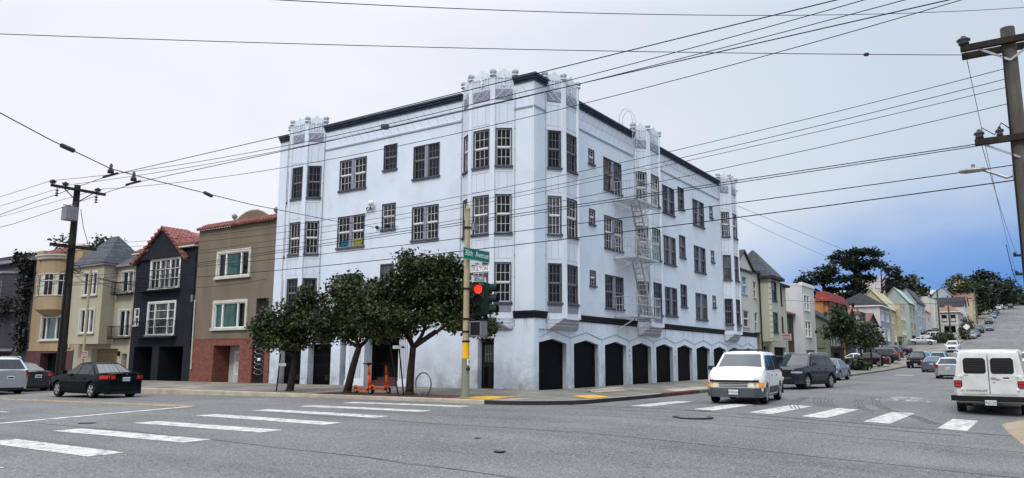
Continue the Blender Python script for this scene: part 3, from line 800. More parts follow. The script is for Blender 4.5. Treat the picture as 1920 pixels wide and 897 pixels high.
solo(mb, 'pavement', 'concrete pavement on the near corner of the avenue', 'pavement', kind='structure')

# markings
zm = lambda x, y: zr(x, y) + .006
bars = [((-19.8, -.5), (-19.75, -4.3)), ((-18.0, .6), (-17.75, -3.8)), ((-16.0, .97), (-15.8, -3.5)), ((-13.85, 1.7), (-13.9, -3.3)), ((-11.85, 1.95), (-11.85, -2.95)), ((-9.98, 2.2), (-9.75, -2.6)), ((-8.05, 2.3), (-7.65, -2.4)), ((-21.8, -1.2), (-21.7, -4.6))]
for i, (a, b) in enumerate(bars):
    wd = .31
    patch([(a[0]-wd, a[1]), (a[0]+wd, a[1]), (b[0]+wd, b[1]), (b[0]-wd, b[1])], M['paintw'], zm, 'crosswalk_stripe', 'white crosswalk bar painted across the street', 'road marking', group='white bars of the street crosswalk')
for i in range(6):
    y = [-6.65, -8.9, -10.42, -11.85, -13.45, -15.2][i]; x0 = [-4.3, -4.8, -4.4, -4.3, -4.4, -4.7][i]; x1 = [-.5, -1.0, .4, .4, .6, -.65][i]
    patch([(x0, y-.32), (x1, y-.32), (x1, y+.32), (x0, y+.32)], M['paintw'], zm, 'crosswalk_stripe', 'worn white crosswalk bar at the mouth of the avenue', 'road marking', group='white bars of the avenue crosswalk')
patch([(-21.5, 2.75), (-11.9, 5.15), (-11.9, 5.45), (-21.5, 3.05)], M['paintw'], zm, 'stop_line', 'white stop line across the left lanes', 'road marking', sub=8)
for dx in (0, .32):
    patch([(-12.05+dx, 5.5), (-11.9+dx, 5.5), (-12.25+dx, 60), (-12.4+dx, 60)], M['painty'], zm, 'centre_line', 'double yellow centre line of the street, %s stripe' % ('outer' if dx else 'inner'), 'road marking', sub=14)
for y in (8.2, 18): patch([(-16.05, y), (-15.9, y), (-15.9, y+2.6), (-16.05, y+2.6)], M['paintw'], zm, 'lane_dash', 'short white lane dash beyond the stop line' if y < 10 else 'far white lane dash beyond the parked traffic', 'road marking')
patch([(-8.4, 5.4), (-8.3, 5.4), (-8.25, 8.0), (-8.35, 8.0)], M['paintw'], zm, 'lane_dash', 'thin white line near the red kerb', 'road marking')
patch([(43.2, -8.6), (44.2, -8.6), (44.2, -7.2), (43.2, -7.2)], M['paintw'], zm, 'lane_dash', 'white road mark on the avenue beside the parked pickup', 'road marking')
k = MB(); sx_, sy_ = 7.6, -12.6; gm = basic('ghost_marking', (.42, .42, .40), .8, .5, 2.5, fine=.6)
def rib(pts, w_=.09):
    for (a, b) in zip(pts, pts[1:]):
        a = V((sx_+a[0], sy_+a[1], 0)); b = V((sx_+b[0], sy_+b[1], 0)); t_ = (b-a).normalized(); n_ = V((-t_.y, t_.x, 0))*w_
        k.face([(q.x, q.y, zm(q.x, q.y)) for q in (a-n_, b-n_, b+n_, a+n_)], gm)
for cy_ in (-.55, .55): rib([(-.9 + .38*math.cos(i*.52), cy_ + .38*math.sin(i*.52)) for i in range(13)], .05)
rib([(-.9, -.55), (-.3, -.3), (-.3, .3), (-.9, .55)], .05); rib([(-.9, -.1), (-.3, -.3)], .05); rib([(-.2, .25), (-.1, .5)], .05)
rib([(.2, -.55), (.8, 0), (.2, .55)]); rib([(.8, -.55), (1.4, 0), (.8, .55)])
solo(k, 'sharrow', 'scuffed white bicycle symbol with chevrons on the avenue', 'road marking', kind='structure')
for x, y in ((118, -13.2), (118, -10.2), (98, -10.4), (100, -14.6), (160, -9.5)):
    patch([(x, y-.9), (x+.7, y-.9), (x+.7, y+.9), (x, y+.9)], M['paintw'], zm, 'lane_dash', 'faded white road mark far up the avenue', 'road marking', group='faded marks up the avenue')
# curved tyre scuffs
scuffm = basic('tyre_scuff', (.10, .10, .098), .8, .4, 6, fine=.3)
SC = ([(5.1, -9.56), (3.63, -9.65), (1.99, -9.93), (.14, -10.35), (-1.49, -10.84)], [(5.88, -9.89), (4.13, -10.19), (2.19, -10.66), (.34, -11.26)], [(5.99, -10.23), (4.19, -10.56), (2.36, -11), (.66, -11.55)],
      [(5.72, -11.44), (4.3, -11.59), (2.08, -12.02), (.24, -12.64)], [(7.91, -11.7), (6.41, -11.83), (3.7, -12.33), (1.17, -13.09), (-.51, -13.95), (-3.31, -14.86)])
for i, pts in enumerate(SC):
    k = MB()
    for off in (0, .12, .25):
        P = [V((p[0], p[1]+off, 0)) for p in pts]; rows = []
        for j in range(len(P)-1):
            for q in range(5):
                c = P[j].lerp(P[j+1], q/4); rows.append([(c.x, c.y+e, zr(c.x, c.y+e)+.009) for e in (0, .035)])
        k.grid(rows, scuffm)
    solo(k, 'tyre_scuff', 'curved black tyre scuff on the asphalt at the crosswalk', 'tyre mark', 'curved tyre scuffs at the avenue mouth', 'structure')
seam = basic('tar_seam', (.05, .05, .05), .6, .4, 5, fine=.4)
def seamline(pts, w_, lab):
    k = MB()
    for (a, b) in zip(pts, pts[1:]):
        n = max(1, int(math.hypot(b[0]-a[0], b[1]-a[1])/1.0)); rows = []
        d = V((b[0]-a[0], b[1]-a[1], 0)).normalized(); q = V((-d.y, d.x, 0))
        for i in range(n+1):
            p = V((a[0]+(b[0]-a[0])*i/n, a[1]+(b[1]-a[1])*i/n, 0)) + q*(.035*math.sin(p_seed[0]+i*1.7)); ww = w_*(.6+.4*abs(math.sin(i*2.3)))
            rows.append([((p+q*s*ww).x, (p+q*s*ww).y, zr((p+q*s*ww).x, (p+q*s*ww).y)+.004) for s in (-1, 1)])
        k.grid(rows, seam); p_seed[0] += 1
    solo(k, 'tar_seam', lab, 'tar seam', kind='structure')
p_seed = [0.]
seamline([(-12.4, 1), (-12.55, -6), (-12.2, -12), (-12.3, -20)], .022, 'long dark tar seam crossing the open asphalt, far one')
seamline([(-17.6, 6), (-17.4, -2), (-17.7, -9), (-17.5, -17)], .02, 'long dark tar seam crossing the open asphalt, near one')
seamline([(-8.6, -3), (-8.4, -12), (-8.7, -17)], .018, 'dark tar seam in front of the avenue crosswalk')
seamline([(-6.3, -5.5), (-6.2, -15.5)], .03, 'paving joint between the street and the avenue')
# iron covers
def cover(x, y, r, lab, grate=False):
    z = zr(x, y); k = MB()
    k.lathe((x, y, z), [(.001, .008), (r*.82, .008), (r*.84, .012), (r, .012), (r, .002)], M['iron'], 24)
    if grate:
        for i in range(-5, 6): k.box(x + i*r*.15 - .012, x + i*r*.15 + .012, y - r*.75*math.cos(i*.25), y + r*.75*math.cos(i*.25), z+.012, z+.02, M['steel'])
    else:
        for i in range(-3, 4): k.box(x + i*r*.2 - .012, x + i*r*.2 + .012, y - r*.6, y + r*.6, z+.009, z+.013, M['kerb'])
    solo(k, 'manhole_cover', lab, 'manhole cover')
cover(-7.4, -9.6, .52, 'round iron drain grate in front of the white minivan', True)
cover(-15.8, -9.42, .1, 'small round iron cover in the middle of the open asphalt')
cover(-14.5, -7.98, .06, 'tiny round valve cap beyond the small cover in the asphalt')
cover(-16.9, 1.9, .2, 'dark manhole cover beside the nearest crosswalk bars')
# ------------------------------------------------------------------ houses on the street (left)
def tri_window(p, F, u0, u1, z0, z1, d=0.0, glass=('glass', 'glassg', 'glass'), ws=(1, 2, 1), fm='frame', sash='whitep', cols=1, rows=1, name='window', surround=.17, proud=.07):
    fr = MB(F); T = M[fm]; S = M[sash]
    fr.box(u0, u0+surround, d-.05, d+proud, z0, z1, T); fr.box(u1-surround, u1, d-.05, d+proud, z0, z1, T)
    fr.box(u0+surround, u1-surround, d-.05, d+proud, z1-surround, z1, T); fr.box(u0-.06, u1+.06, d-.05, d+proud+.07, z0, z0+surround*.8, T)
    a, b = u0+surround, u1-surround; p0, q0 = z0+surround*.8, z1-surround
    tot = sum(ws); x = a; pn = []
    for i, wv in enumerate(ws):
        e = x + (b-a)*wv/tot
        r = .055
        fr.box(x, x+r, d-.1, d+.02, p0, q0, S); fr.box(e-r, e, d-.1, d+.02, p0, q0, S)
        fr.box(x+r, e-r, d-.1, d+.02, p0, p0+r, S); fr.box(x+r, e-r, d-.1, d+.02, q0-r, q0, S)
        for k in range(1, cols): fr.box(x+(e-x)*k/cols-.015, x+(e-x)*k/cols+.015, d-.08, d, p0+r, q0-r, S)
        for k in range(1, rows): fr.box(x+r, e-r, d-.079, d-.001, p0+(q0-p0)*k/rows-.015, p0+(q0-p0)*k/rows+.015, S)
        m = MB(F); m.box(x+.01, e-.01, d-.075, d-.065, p0+.01, q0-.01, M[glass[i]]); pn.append(m); x = e
    o = fr.build(name, p)
    for m in pn: m.build('pane', o, fix=False)
    return o
def rail(p, F, u0, u1, z, h, d0, d1, n, name='balcony'):
    r = MB(F)
    r.box(u0, u1, d0, d1, z-.06, z, M['iron'])
    for zz in (z+.08, z+h): r.tube([(u0, d0, zz), (u0, d1, zz), (u1, d1, zz), (u1, d0, zz)], .018, M['iron'], 5)
    for i in range(n+1): r.tube([(u0+(u1-u0)*i/n, d1, z), (u0+(u1-u0)*i/n, d1, z+h)], .012, M['iron'], 4)
    for d in (d0*.6+d1*.4,): 
        for u in (u0, u1): r.tube([(u, d, z), (u, d, z+h)], .012, M['iron'], 4)
    return r.build(name, p)
def closed_box(mb, F, u0, u1, z1, d0, d1, mat, top):
    mb.F = F
    for u in (u0, u1): mb.face([(u, d0, -.3), (u, d1, -.3), (u, d1, z1), (u, d0, z1)], mat)
    mb.face([(u0, d1, -.3), (u1, d1, -.3), (u1, d1, z1), (u0, d1, z1)], mat)
    mb.face([(u0, d0, z1), (u1, d0, z1), (u1, d1, z1), (u0, d1, z1)], top); mb.F = None
def tile_rows(mb, F, u0, u1, d0, z0, d1, z1, mat, pitch=.24):
    """barrel tiles: half round ridges running up the slope"""
    mb.F = F
    n = int((u1-u0)/pitch)
    mb.face([(u0, d0, z0), (u1, d0, z0), (u1, d1, z1), (u0, d1, z1)], mat)
    for i in range(n):
        u = u0 + (i+.5)*(u1-u0)/n
        k = max(2, int(math.hypot(d1-d0, z1-z0)/.38))
        for j in range(k):
            a = j/k; b = (j+1.12)/k
            mb.tube([(u, d0+(d1-d0)*a, z0+(z1-z0)*a+.05), (u, d0+(d1-d0)*min(b, 1), z0+(z1-z0)*min(b, 1)+.02)], [.1, .082], mat, 6)
    mb.F = None

# taupe house, brick ground floor
h = thing('row_house', 'taupe stucco house with brick ground floor, tiled parapet and two roof urns', 'house', (0, 20, .1))
mb = MB()
wins = [(18.72, 21.58, 6.2, 7.62), (18.78, 21.64, 3.3, 4.76)]
wallgrid(mb, FL, 16.63, 23.62, 2.72, 9.12, wins + [(16.92, 17.96, 4.0, 4.86, .2), (17.02, 18.05, 2.72, 3.66, .4)], M['taupe'])
closed_box(mb, FL, 16.63, 23.62, 9.1, 0, -14, M['taupe'], M['tar'])
prof = [(21.5, 9.3), (21.5, 9.52), (21.1, 9.52), (20.9, 9.62), (20.5, 9.82), (20.0, 9.98), (19.5, 10.03), (19.0, 9.98), (18.5, 9.82), (18.1, 9.62), (17.9, 9.52), (17.3, 9.52), (17.3, 9.3)]
mb.F = FL; mb.prism(prof, lambda p, d: (p[0], d, p[1]), -.75, -.55, M['taupe']); mb.F = None
mb.build('wall', h)
mb = MB(FL); mb.tube([(p[0], -.6, p[1]+.03) for p in prof[1:-1]], .055, M['frame'], 6); mb.build('coping', h)
mb = MB(); tile_rows(mb, FL, 16.63, 23.62, .22, 9.1, -.55, 9.52, M['clayt']); mb.build('roof', h)
mb = MB()
wallgrid(mb, FL, 16.63, 23.62, -.3, 2.72, [(19.15, 21.48, -.3, 2.34, 1.1), (17.02, 18.05, -.3, 2.72, .4)], M['brickr'], d=.03, jamb=M['brickr'])
mb.F = FL; mb.box(16.63, 17.0, 0, .045, 2.68, 2.74, M['brickr']); mb.box(18.07, 23.62, 0, .045, 2.68, 2.74, M['brickr']); mb.F = None
mb.build('brick_facing', h)
mb = MB(FL); mb.box(19.16, 21.47, -1.08, -1.05, -.2, 2.33, M['frame']); mb.build('recess_wall', h)
mb = MB(FL); mb.box(19.9, 20.92, -1.04, -.98, .1, 2.05, M['whitep'])
for i in range(2):
    for j in range(3): mb.box(20.0+.45*i, 20.35+.45*i, -.98, -.965, .25+.6*j, .7+.6*j, M['frame'])
d_ = mb.build('door', h); mb = MB(FL); mb.ball((19.98, -.93, 1.05), .035, M['steel'], 8); mb.build('handle', d_)
mb = MB(FL); mb.box(19.2, 19.75, -.9, -.85, .1, 2.1, M['whitep']); mb.box(19.3, 19.65, -.85, -.84, .3, .9, M['frame']); mb.box(19.3, 19.65, -.85, -.84, 1.1, 1.9, M['frame']); mb.build('side_door', h)
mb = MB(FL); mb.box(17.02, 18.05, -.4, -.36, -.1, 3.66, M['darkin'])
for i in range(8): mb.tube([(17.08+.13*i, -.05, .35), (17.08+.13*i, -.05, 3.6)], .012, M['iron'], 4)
for i in range(9):
    c = (17.53, .9 + .28*i)
    mb.tube([(c[0]+.38*math.cos(a*.7), -.04, c[1]+.13*math.sin(a*.7)) for a in range(10)], .011, M['steel'], 4)
for z in (.4, 2.3, 3.6): mb.box(17.03, 18.04, -.07, -.03, z-.03, z+.03, M['iron'])
mb.box(17.4, 17.62, -.03, -.02, 1.5, 1.66, M['whitep']); mb.build('gate', h)
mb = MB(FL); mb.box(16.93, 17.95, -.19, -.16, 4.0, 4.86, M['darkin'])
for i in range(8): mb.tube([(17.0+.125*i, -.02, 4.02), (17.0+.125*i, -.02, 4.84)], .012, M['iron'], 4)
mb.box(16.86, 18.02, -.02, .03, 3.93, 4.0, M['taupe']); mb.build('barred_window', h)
tri_window(h, FL, 18.6, 21.7, 6.08, 7.74, glass=('glass', 'glassg', 'glass'))
tri_window(h, FL, 18.66, 21.76, 3.18, 4.88, glass=('glass', 'glassg', 'glassg'), rows=1)
mb = MB(FL); mb.tube([(23.5, .07, 5.0), (23.5, .07, 4.6), (23.45, .07, 1.0)], .04, M['frame'], 6); mb.build('drain_pipe', h)
for u in (21.25, 17.5):
    mb = MB(); p = FL(u, -.65, 9.52); mb.lathe(p, [(.001, 0), (.12, 0), (.12, .06), (.05, .1), (.05, .16), (.13, .24), (.17, .34), (.14, .44), (.06, .46), (.04, .5), (.001, .53)], M['lgrey'], 12); mb.build('roof_urn', h, True)

# navy house with tiled gable
h = thing('row_house', 'dark navy house with a red tiled front gable and two iron balconies', 'house', (0, 27, .1))
mb = MB()
wallgrid(mb, FL, 23.63, 30.16, -.3, 8.25, [(25.35, 28.4, 5.85, 7.68), (25.5, 28.4, 3.0, 5.03), (29.42, 29.9, 3.66, 4.69), (27.65, 29.66, -.3, 2.32, 1.4), (24.45, 26.92, -.3, 2.32, 1.4)], M['navy'], M['navy'])
closed_box(mb, FL, 23.63, 30.16, 8.25, 0, -14, M['navy'], M['tar'])
mb.F = FL; mb.prism([(24.9, 7.72), (30.1, 7.72), (29.2, 8.25), (28.3, 8.9), (27.15, 9.5), (26.0, 8.8), (25.3, 8.2)], lambda p, d: (p[0], d, p[1]), -.1, .16, M['navy'])
mb.box(24.46, 26.9, -1.39, -1.35, -.2, 2.3, M['gdoor']); mb.box(27.66, 29.64, -1.39, -1.35, -.2, 2.3, M['gdoor']); mb.F = None
mb.build('wall', h)
mb = MB(FL)
gl = [(30.4, 7.6), (29.9, 7.72), (29.3, 8.1), (28.5, 8.75), (27.15, 9.62)]; gr = [(27.15, 9.62), (26.2, 8.95), (25.3, 8.2), (24.55, 7.55)]
for g in (gl, gr):
    for (a, b) in zip(g, g[1:]):
        n = max(1, int(math.hypot(b[0]-a[0], b[1]-a[1])/.36))
        for i in range(n):
            p = [a[0]+(b[0]-a[0])*i/n, a[1]+(b[1]-a[1])*i/n]; q = [a[0]+(b[0]-a[0])*(i+1)/n, a[1]+(b[1]-a[1])*(i+1)/n]
            for dd in range(7): mb.tube([(p[0], .34-.27*dd, p[1]+.03), (p[0]*.4+q[0]*.6, .12-.27*dd, p[1]*.4+q[1]*.6+.05), (q[0], .08-.27*dd, q[1]+.03)], .1, M['clayt'], 5)
        mb.hexa([(a[0], -3, a[1]-.1), (a[0], .3, a[1]-.1), (b[0], .3, b[1]-.1), (b[0], -3, b[1]-.1), (a[0], -3, a[1]), (a[0], .3, a[1]), (b[0], .3, b[1]), (b[0], -3, b[1])], M['clayt'])
mb.F = None
tile_rows(mb, FL, 23.63, 25.6, .25, 8.3, -1.6, 9.15, M['clayt']); tile_rows(mb, FL, 28.6, 30.3, .25, 8.22, -1.6, 9.1, M['clayt'])
mb.build('roof', h)
for q_ in ((23.63, 25.3, .0, .3, 8.2, 8.29), (29.2, 30.3, 0, .3, 8.13, 8.21)): mb = MB(FL); mb.box(*q_, M['frame']); mb.build('eaves', h)
tri_window(h, FL, 25.28, 28.5, 5.8, 7.74, glass=('glass', 'glassc', 'glass'), ws=(1.1, 1.2, 1.1), fm='whitep', cols=2, rows=3, surround=.1, proud=.04)
tri_window(h, FL, 25.45, 28.48, 2.95, 5.08, glass=('glassc', 'glassc', 'glass'), ws=(1, 1.9, 1), fm='whitep', cols=1, rows=4, surround=.1, proud=.04)
window(h, FL, 29.38, 29.92, 3.64, 4.72, 'whitep', 'glassc', cols=1, rows=1, trim='whitep')
rail(h, FL, 25.1, 29.3, 5.75, .85, 0, .45, 30); rail(h, FL, 25.2, 29.3, 2.9, .95, 0, .45, 30)
mb = MB(FL); mb.tube([(23.72, .06, 8.1), (23.72, .06, 2.3)], .05, M['navy'], 6); mb.box(23.68, 23.8, .01, .16, 4.9, 5.3, M['lgrey']); mb.build('drain_pipe', h)

# cream house: projecting bay under a steep slate cap
h = thing('row_house', 'cream house with projecting bay under a steep slate pyramid roof', 'house', (0, 33, .1))
BU0, BU1, BD = 32.35, 36.35, .88
FB = Frame((-BD, 0), (0, 1), (-1, 0))
mb = MB()
wallgrid(mb, FL, 30.17, 37.05, -.3, 7.6, [(30.3, 31.65, 5.76, 7.22), (30.35, 31.6, 2.94, 4.72), (31.5, 34.75, -.3, 2.22, .5), (30.42, 31.05, -.3, 1.9, .5)], M['cream'], M['frame'])
closed_box(mb, FL, 30.17, 37.05, 7.6, 0, -13, M['cream'], M['tar'])
wallgrid(mb, FB, BU0, BU1, 2.52, 7.72, [(33.0, 34.75, 5.64, 7.24), (33.0, 34.75, 3.18, 4.82)], M['cream'], M['frame'])
mb.F = FL
for u in (BU0, BU1): mb.face([(u, 0, 2.52), (u, BD, 2.52), (u, BD, 7.72), (u, 0, 7.72)], M['cream'])
mb.face([(BU0, 0, 2.52), (BU1, 0, 2.52), (BU1, BD, 2.52), (BU0, BD, 2.52)], M['cream']); mb.F = None
mb.build('wall', h)
mb = MB(FL)
ap, aq = (33.7, -.6, 9.78), (34.6, -.6, 9.78)
c = [(BU0-.22, BD+.22, 7.72), (BU1+.22, BD+.22, 7.72), (BU1+.22, -2.2, 7.72), (BU0-.22, -2.2, 7.72)]
mb.face([c[0], c[1], aq, ap], M['slate']); mb.face([c[1], c[2], aq], M['slate']); mb.face([c[2], c[3], ap, aq], M['slate']); mb.face([c[3], c[0], ap], M['slate'])
mb.face([(30.05, .25, 7.6), (33.3, .25, 7.6), (33.3, -2, 8.9), (30.05, -2, 8.8)], M['slate']); mb.face([(36.2, .2, 7.6), (37.1, .2, 7.6), (37.1, -2, 8.8), (36.2, -2, 8.8)], M['slate'])
mb.face([(30.05, -2, 8.8), (37.1, -2, 8.8), (37.1, -12, 8.2), (30.05, -12, 8.2)], M['tar'])
mb.build('roof', h)
mb = MB(FL); mb.box(BU0-.18, BU1+.18, BD-.2, BD+.18, 7.58, 7.71, M['lgrey']); mb.box(BU0-.18, BU0, 0, BD-.2, 7.58, 7.71, M['lgrey']); mb.box(30.17, BU0-.2, 0, .26, 7.47, 7.59, M['lgrey']); mb.build('eaves', h)
for z0, z1 in ((5.6, 7.26), (3.14, 4.84)):
    tri_window(h, FB, 32.95, 34.85, z0, z1, glass=('glassc', 'glass', 'glass'), ws=(1, 1, 1), fm='frame', surround=.12)
for z0, z1 in ((5.74, 7.24), (2.92, 4.74)):
    tri_window(h, FL, 30.25, 31.72, z0, z1, glass=('glassc', 'glass'), ws=(1, 1.1), fm='frame', surround=.1)
    rail(h, FL, 30.2, 32.2, z0-.05, .75, 0, .4, 16)
mb = MB(FL); mb.box(31.51, 34.74, -.48, -.42, -.2, 2.21, basic('tan_garage_door', (.2, .15, .09), .7, .2))
for i in range(4): mb.box(31.55, 34.7, -.42, -.405, .3+.5*i, .36+.5*i, M['tan'])
mb.build('garage_door', h)
mb = MB(FL); mb.box(30.43, 31.04, -.48, -.43, -.2, 1.89, M['gdoor']); mb.build('door', h)
mb = MB(FL); mb.box(31.2, 31.32, .02, .14, 1.75, 2.0, M['iron']); mb.box(31.23, 31.29, .005, .16, 2.0, 2.05, M['iron']); mb.build('wall_lamp', h)

# tan house with round bow bay
h = thing('row_house', 'tan house with round bow bay, tiled parapet and maroon brick base', 'house', (0, 40, .2))
mb = MB()
wallgrid(mb, FL, 37.06, 43.6, 2.2, 9.05, [(39.0, 41.95, 2.82, 4.58)], M['tan'])
closed_box(mb, FL, 37.06, 43.6, 9.05, 0, -13, M['tan'], M['tar'])
bc, br = 40.4, 1.62
def arcp(r, k=.62, n=12): return [(bc + r*math.cos(math.pi*i/n), r*math.sin(math.pi*i/n)*k) for i in range(n+1)]
mb.F = FL
for (za, zb, r0, r1) in ((4.55, 4.95, .9, 1.62), (4.95, 5.9, 1.62, 1.62), (7.45, 8.45, 1.62, 1.62)):
    mb.grid([[(u, d, za) for u, d in arcp(r0)], [(u, d, zb) for u, d in arcp(r1)]], M['tan'])
mb.face([(u, d, 8.45) for u, d in arcp(1.62)], M['tan'])
mb.F = None; mb.build('wall', h)
mb = MB(FL)
pts = arcp(1.62); up_ = []
for i in range(12):
    a, b = pts[i], pts[i+1]
    mat = M['glass'] if i % 3 != 0 else M['frame']
    mb.face([(a[0], a[1], 5.9), (b[0], b[1], 5.9), (b[0], b[1], 7.45), (a[0], a[1], 7.45)], mat)
    mb.tube([(a[0], a[1], 5.9), (a[0], a[1], 7.45)], .05 if i % 3 == 0 else .025, M['frame'], 6)
for z in (5.92, 6.95, 7.43): mb.tube([(u, d, z) for u, d in arcp(1.64)], .04, M['frame'], 6)
mb.build('bow_window', h, fix=False)
mb = MB(FL)
mb.grid([[(u, d, z) for u, d in arcp(r, .66)] for z, r in ((8.45, 1.66), (8.5, 1.8), (8.62, 1.85), (8.7, 1.98), (8.8, 2.0), (8.82, .1))], M['frame']); mb.build('cornice', h)
mb = MB(); tile_rows(mb, FL, 38.0, 42.6, .15, 9.0, -.5, 9.4, M['clayt'])
mb.F = FL; mb.box(37.06, 38.0, -.4, .05, 9.04, 9.4, M['tan']); mb.box(42.6, 43.6, -.4, .05, 9.04, 9.4, M['tan']); mb.F = None; mb.build('roof', h)
mb = MB(); wallgrid(mb, FL, 37.06, 43.6, -.3, 2.18, [(38.8, 41.6, -.3, 1.95, .6)], M['brickd'], d=.03); mb.F = FL
mb.box(38.82, 41.58, -.56, -.5, -.2, 1.94, M['gdoor']); mb.box(37.06, 43.6, .031, .06, 2.1, 2.2, M['tan']); mb.F = None; mb.build('brick_base', h)
tri_window(h, FL, 38.95, 42.0, 2.78, 4.62, glass=('glass', 'glassg', 'glass'), ws=(1, 2, 1), surround=.14)
for u in (37.6, 43.0):
    mb = MB(FL)
    for i in range(5): mb.ball((u+.13*math.cos(i*1.26), .03, 7.0+.2*math.sin(i*1.26)), .1, M['frame'], 8)
    mb.build('plaster_ornament', h)
mb = MB(FL)
mb.prism([(37.55, 2.3), (38.35, 2.3), (38.35, 4.1), (38.1, 4.45), (37.95, 4.8), (37.8, 4.45), (37.55, 4.1)], lambda p, d: (p[0], d, p[1]), .002, .1, M['frame']); mb.box(37.7, 38.2, .1, .11, 2.3, 3.9, M['darkin']); mb.build('entrance_surround', h)

# plum grey house at the frame edge
h = thing('row_house', 'dark plum grey house with pale trim at the end of the row, half behind ivy', 'house', (0, 48, .2))
mb = MB()
wallgrid(mb, FL, 43.62, 53.5, -.3, 9.0, [(44.4, 45.4, 5.0, 6.7), (44.4, 45.4, 2.6, 4.3)], M['dgrey'])
closed_box(mb, FL, 43.62, 53.5, 9.0, 0, -13, M['dgrey'], M['tar'])
mb.F = FL; P = [(46.0, 0), (46.9, .8), (50.8, .8), (51.7, 0)]
for a, b in zip(P, P[1:]): mb.face([(a[0], a[1], 2.2), (b[0], b[1], 2.2), (b[0], b[1], 7.9), (a[0], a[1], 7.9)], M['dgrey'])
mb.face([(u, d, 2.2) for u, d in P], M['dgrey']); mb.F = None; mb.build('wall', h)
mb = MB(FL); mb.box(43.62, 53.5, 0, .35, 8.75, 9.0, M['lgrey']); mb.box(43.62, 53.5, -.2, .2, 9.0, 9.3, M['dgrey'])
for z in (7.9, 2.1, 5.0): mb.prism([(45.9, 0), (46.85, .9), (50.85, .9), (51.8, 0)], lambda p, d: (p[0], p[1], d), z, z+.18, M['lgrey'])
mb.build('cornice', h)
FP = Frame((-.8, 0), (0, 1), (-1, 0))
for z in (5.5, 2.6):
    for u in (47.0, 48.3, 49.6): window(h, FP, u, u+1.15, z, z+1.8, 'lgrey', 'glass', cols=1, rows=1, trim='lgrey')
    window(h, FL, 44.4, 45.4, z-.4, z+1.3, 'lgrey', 'glass', cols=1, rows=1, trim='lgrey')
mb = MB(FL); mb.box(46.6, 49.8, .02, .06, -.2, 1.9, M['gdoor']); mb.build('garage_door', h)

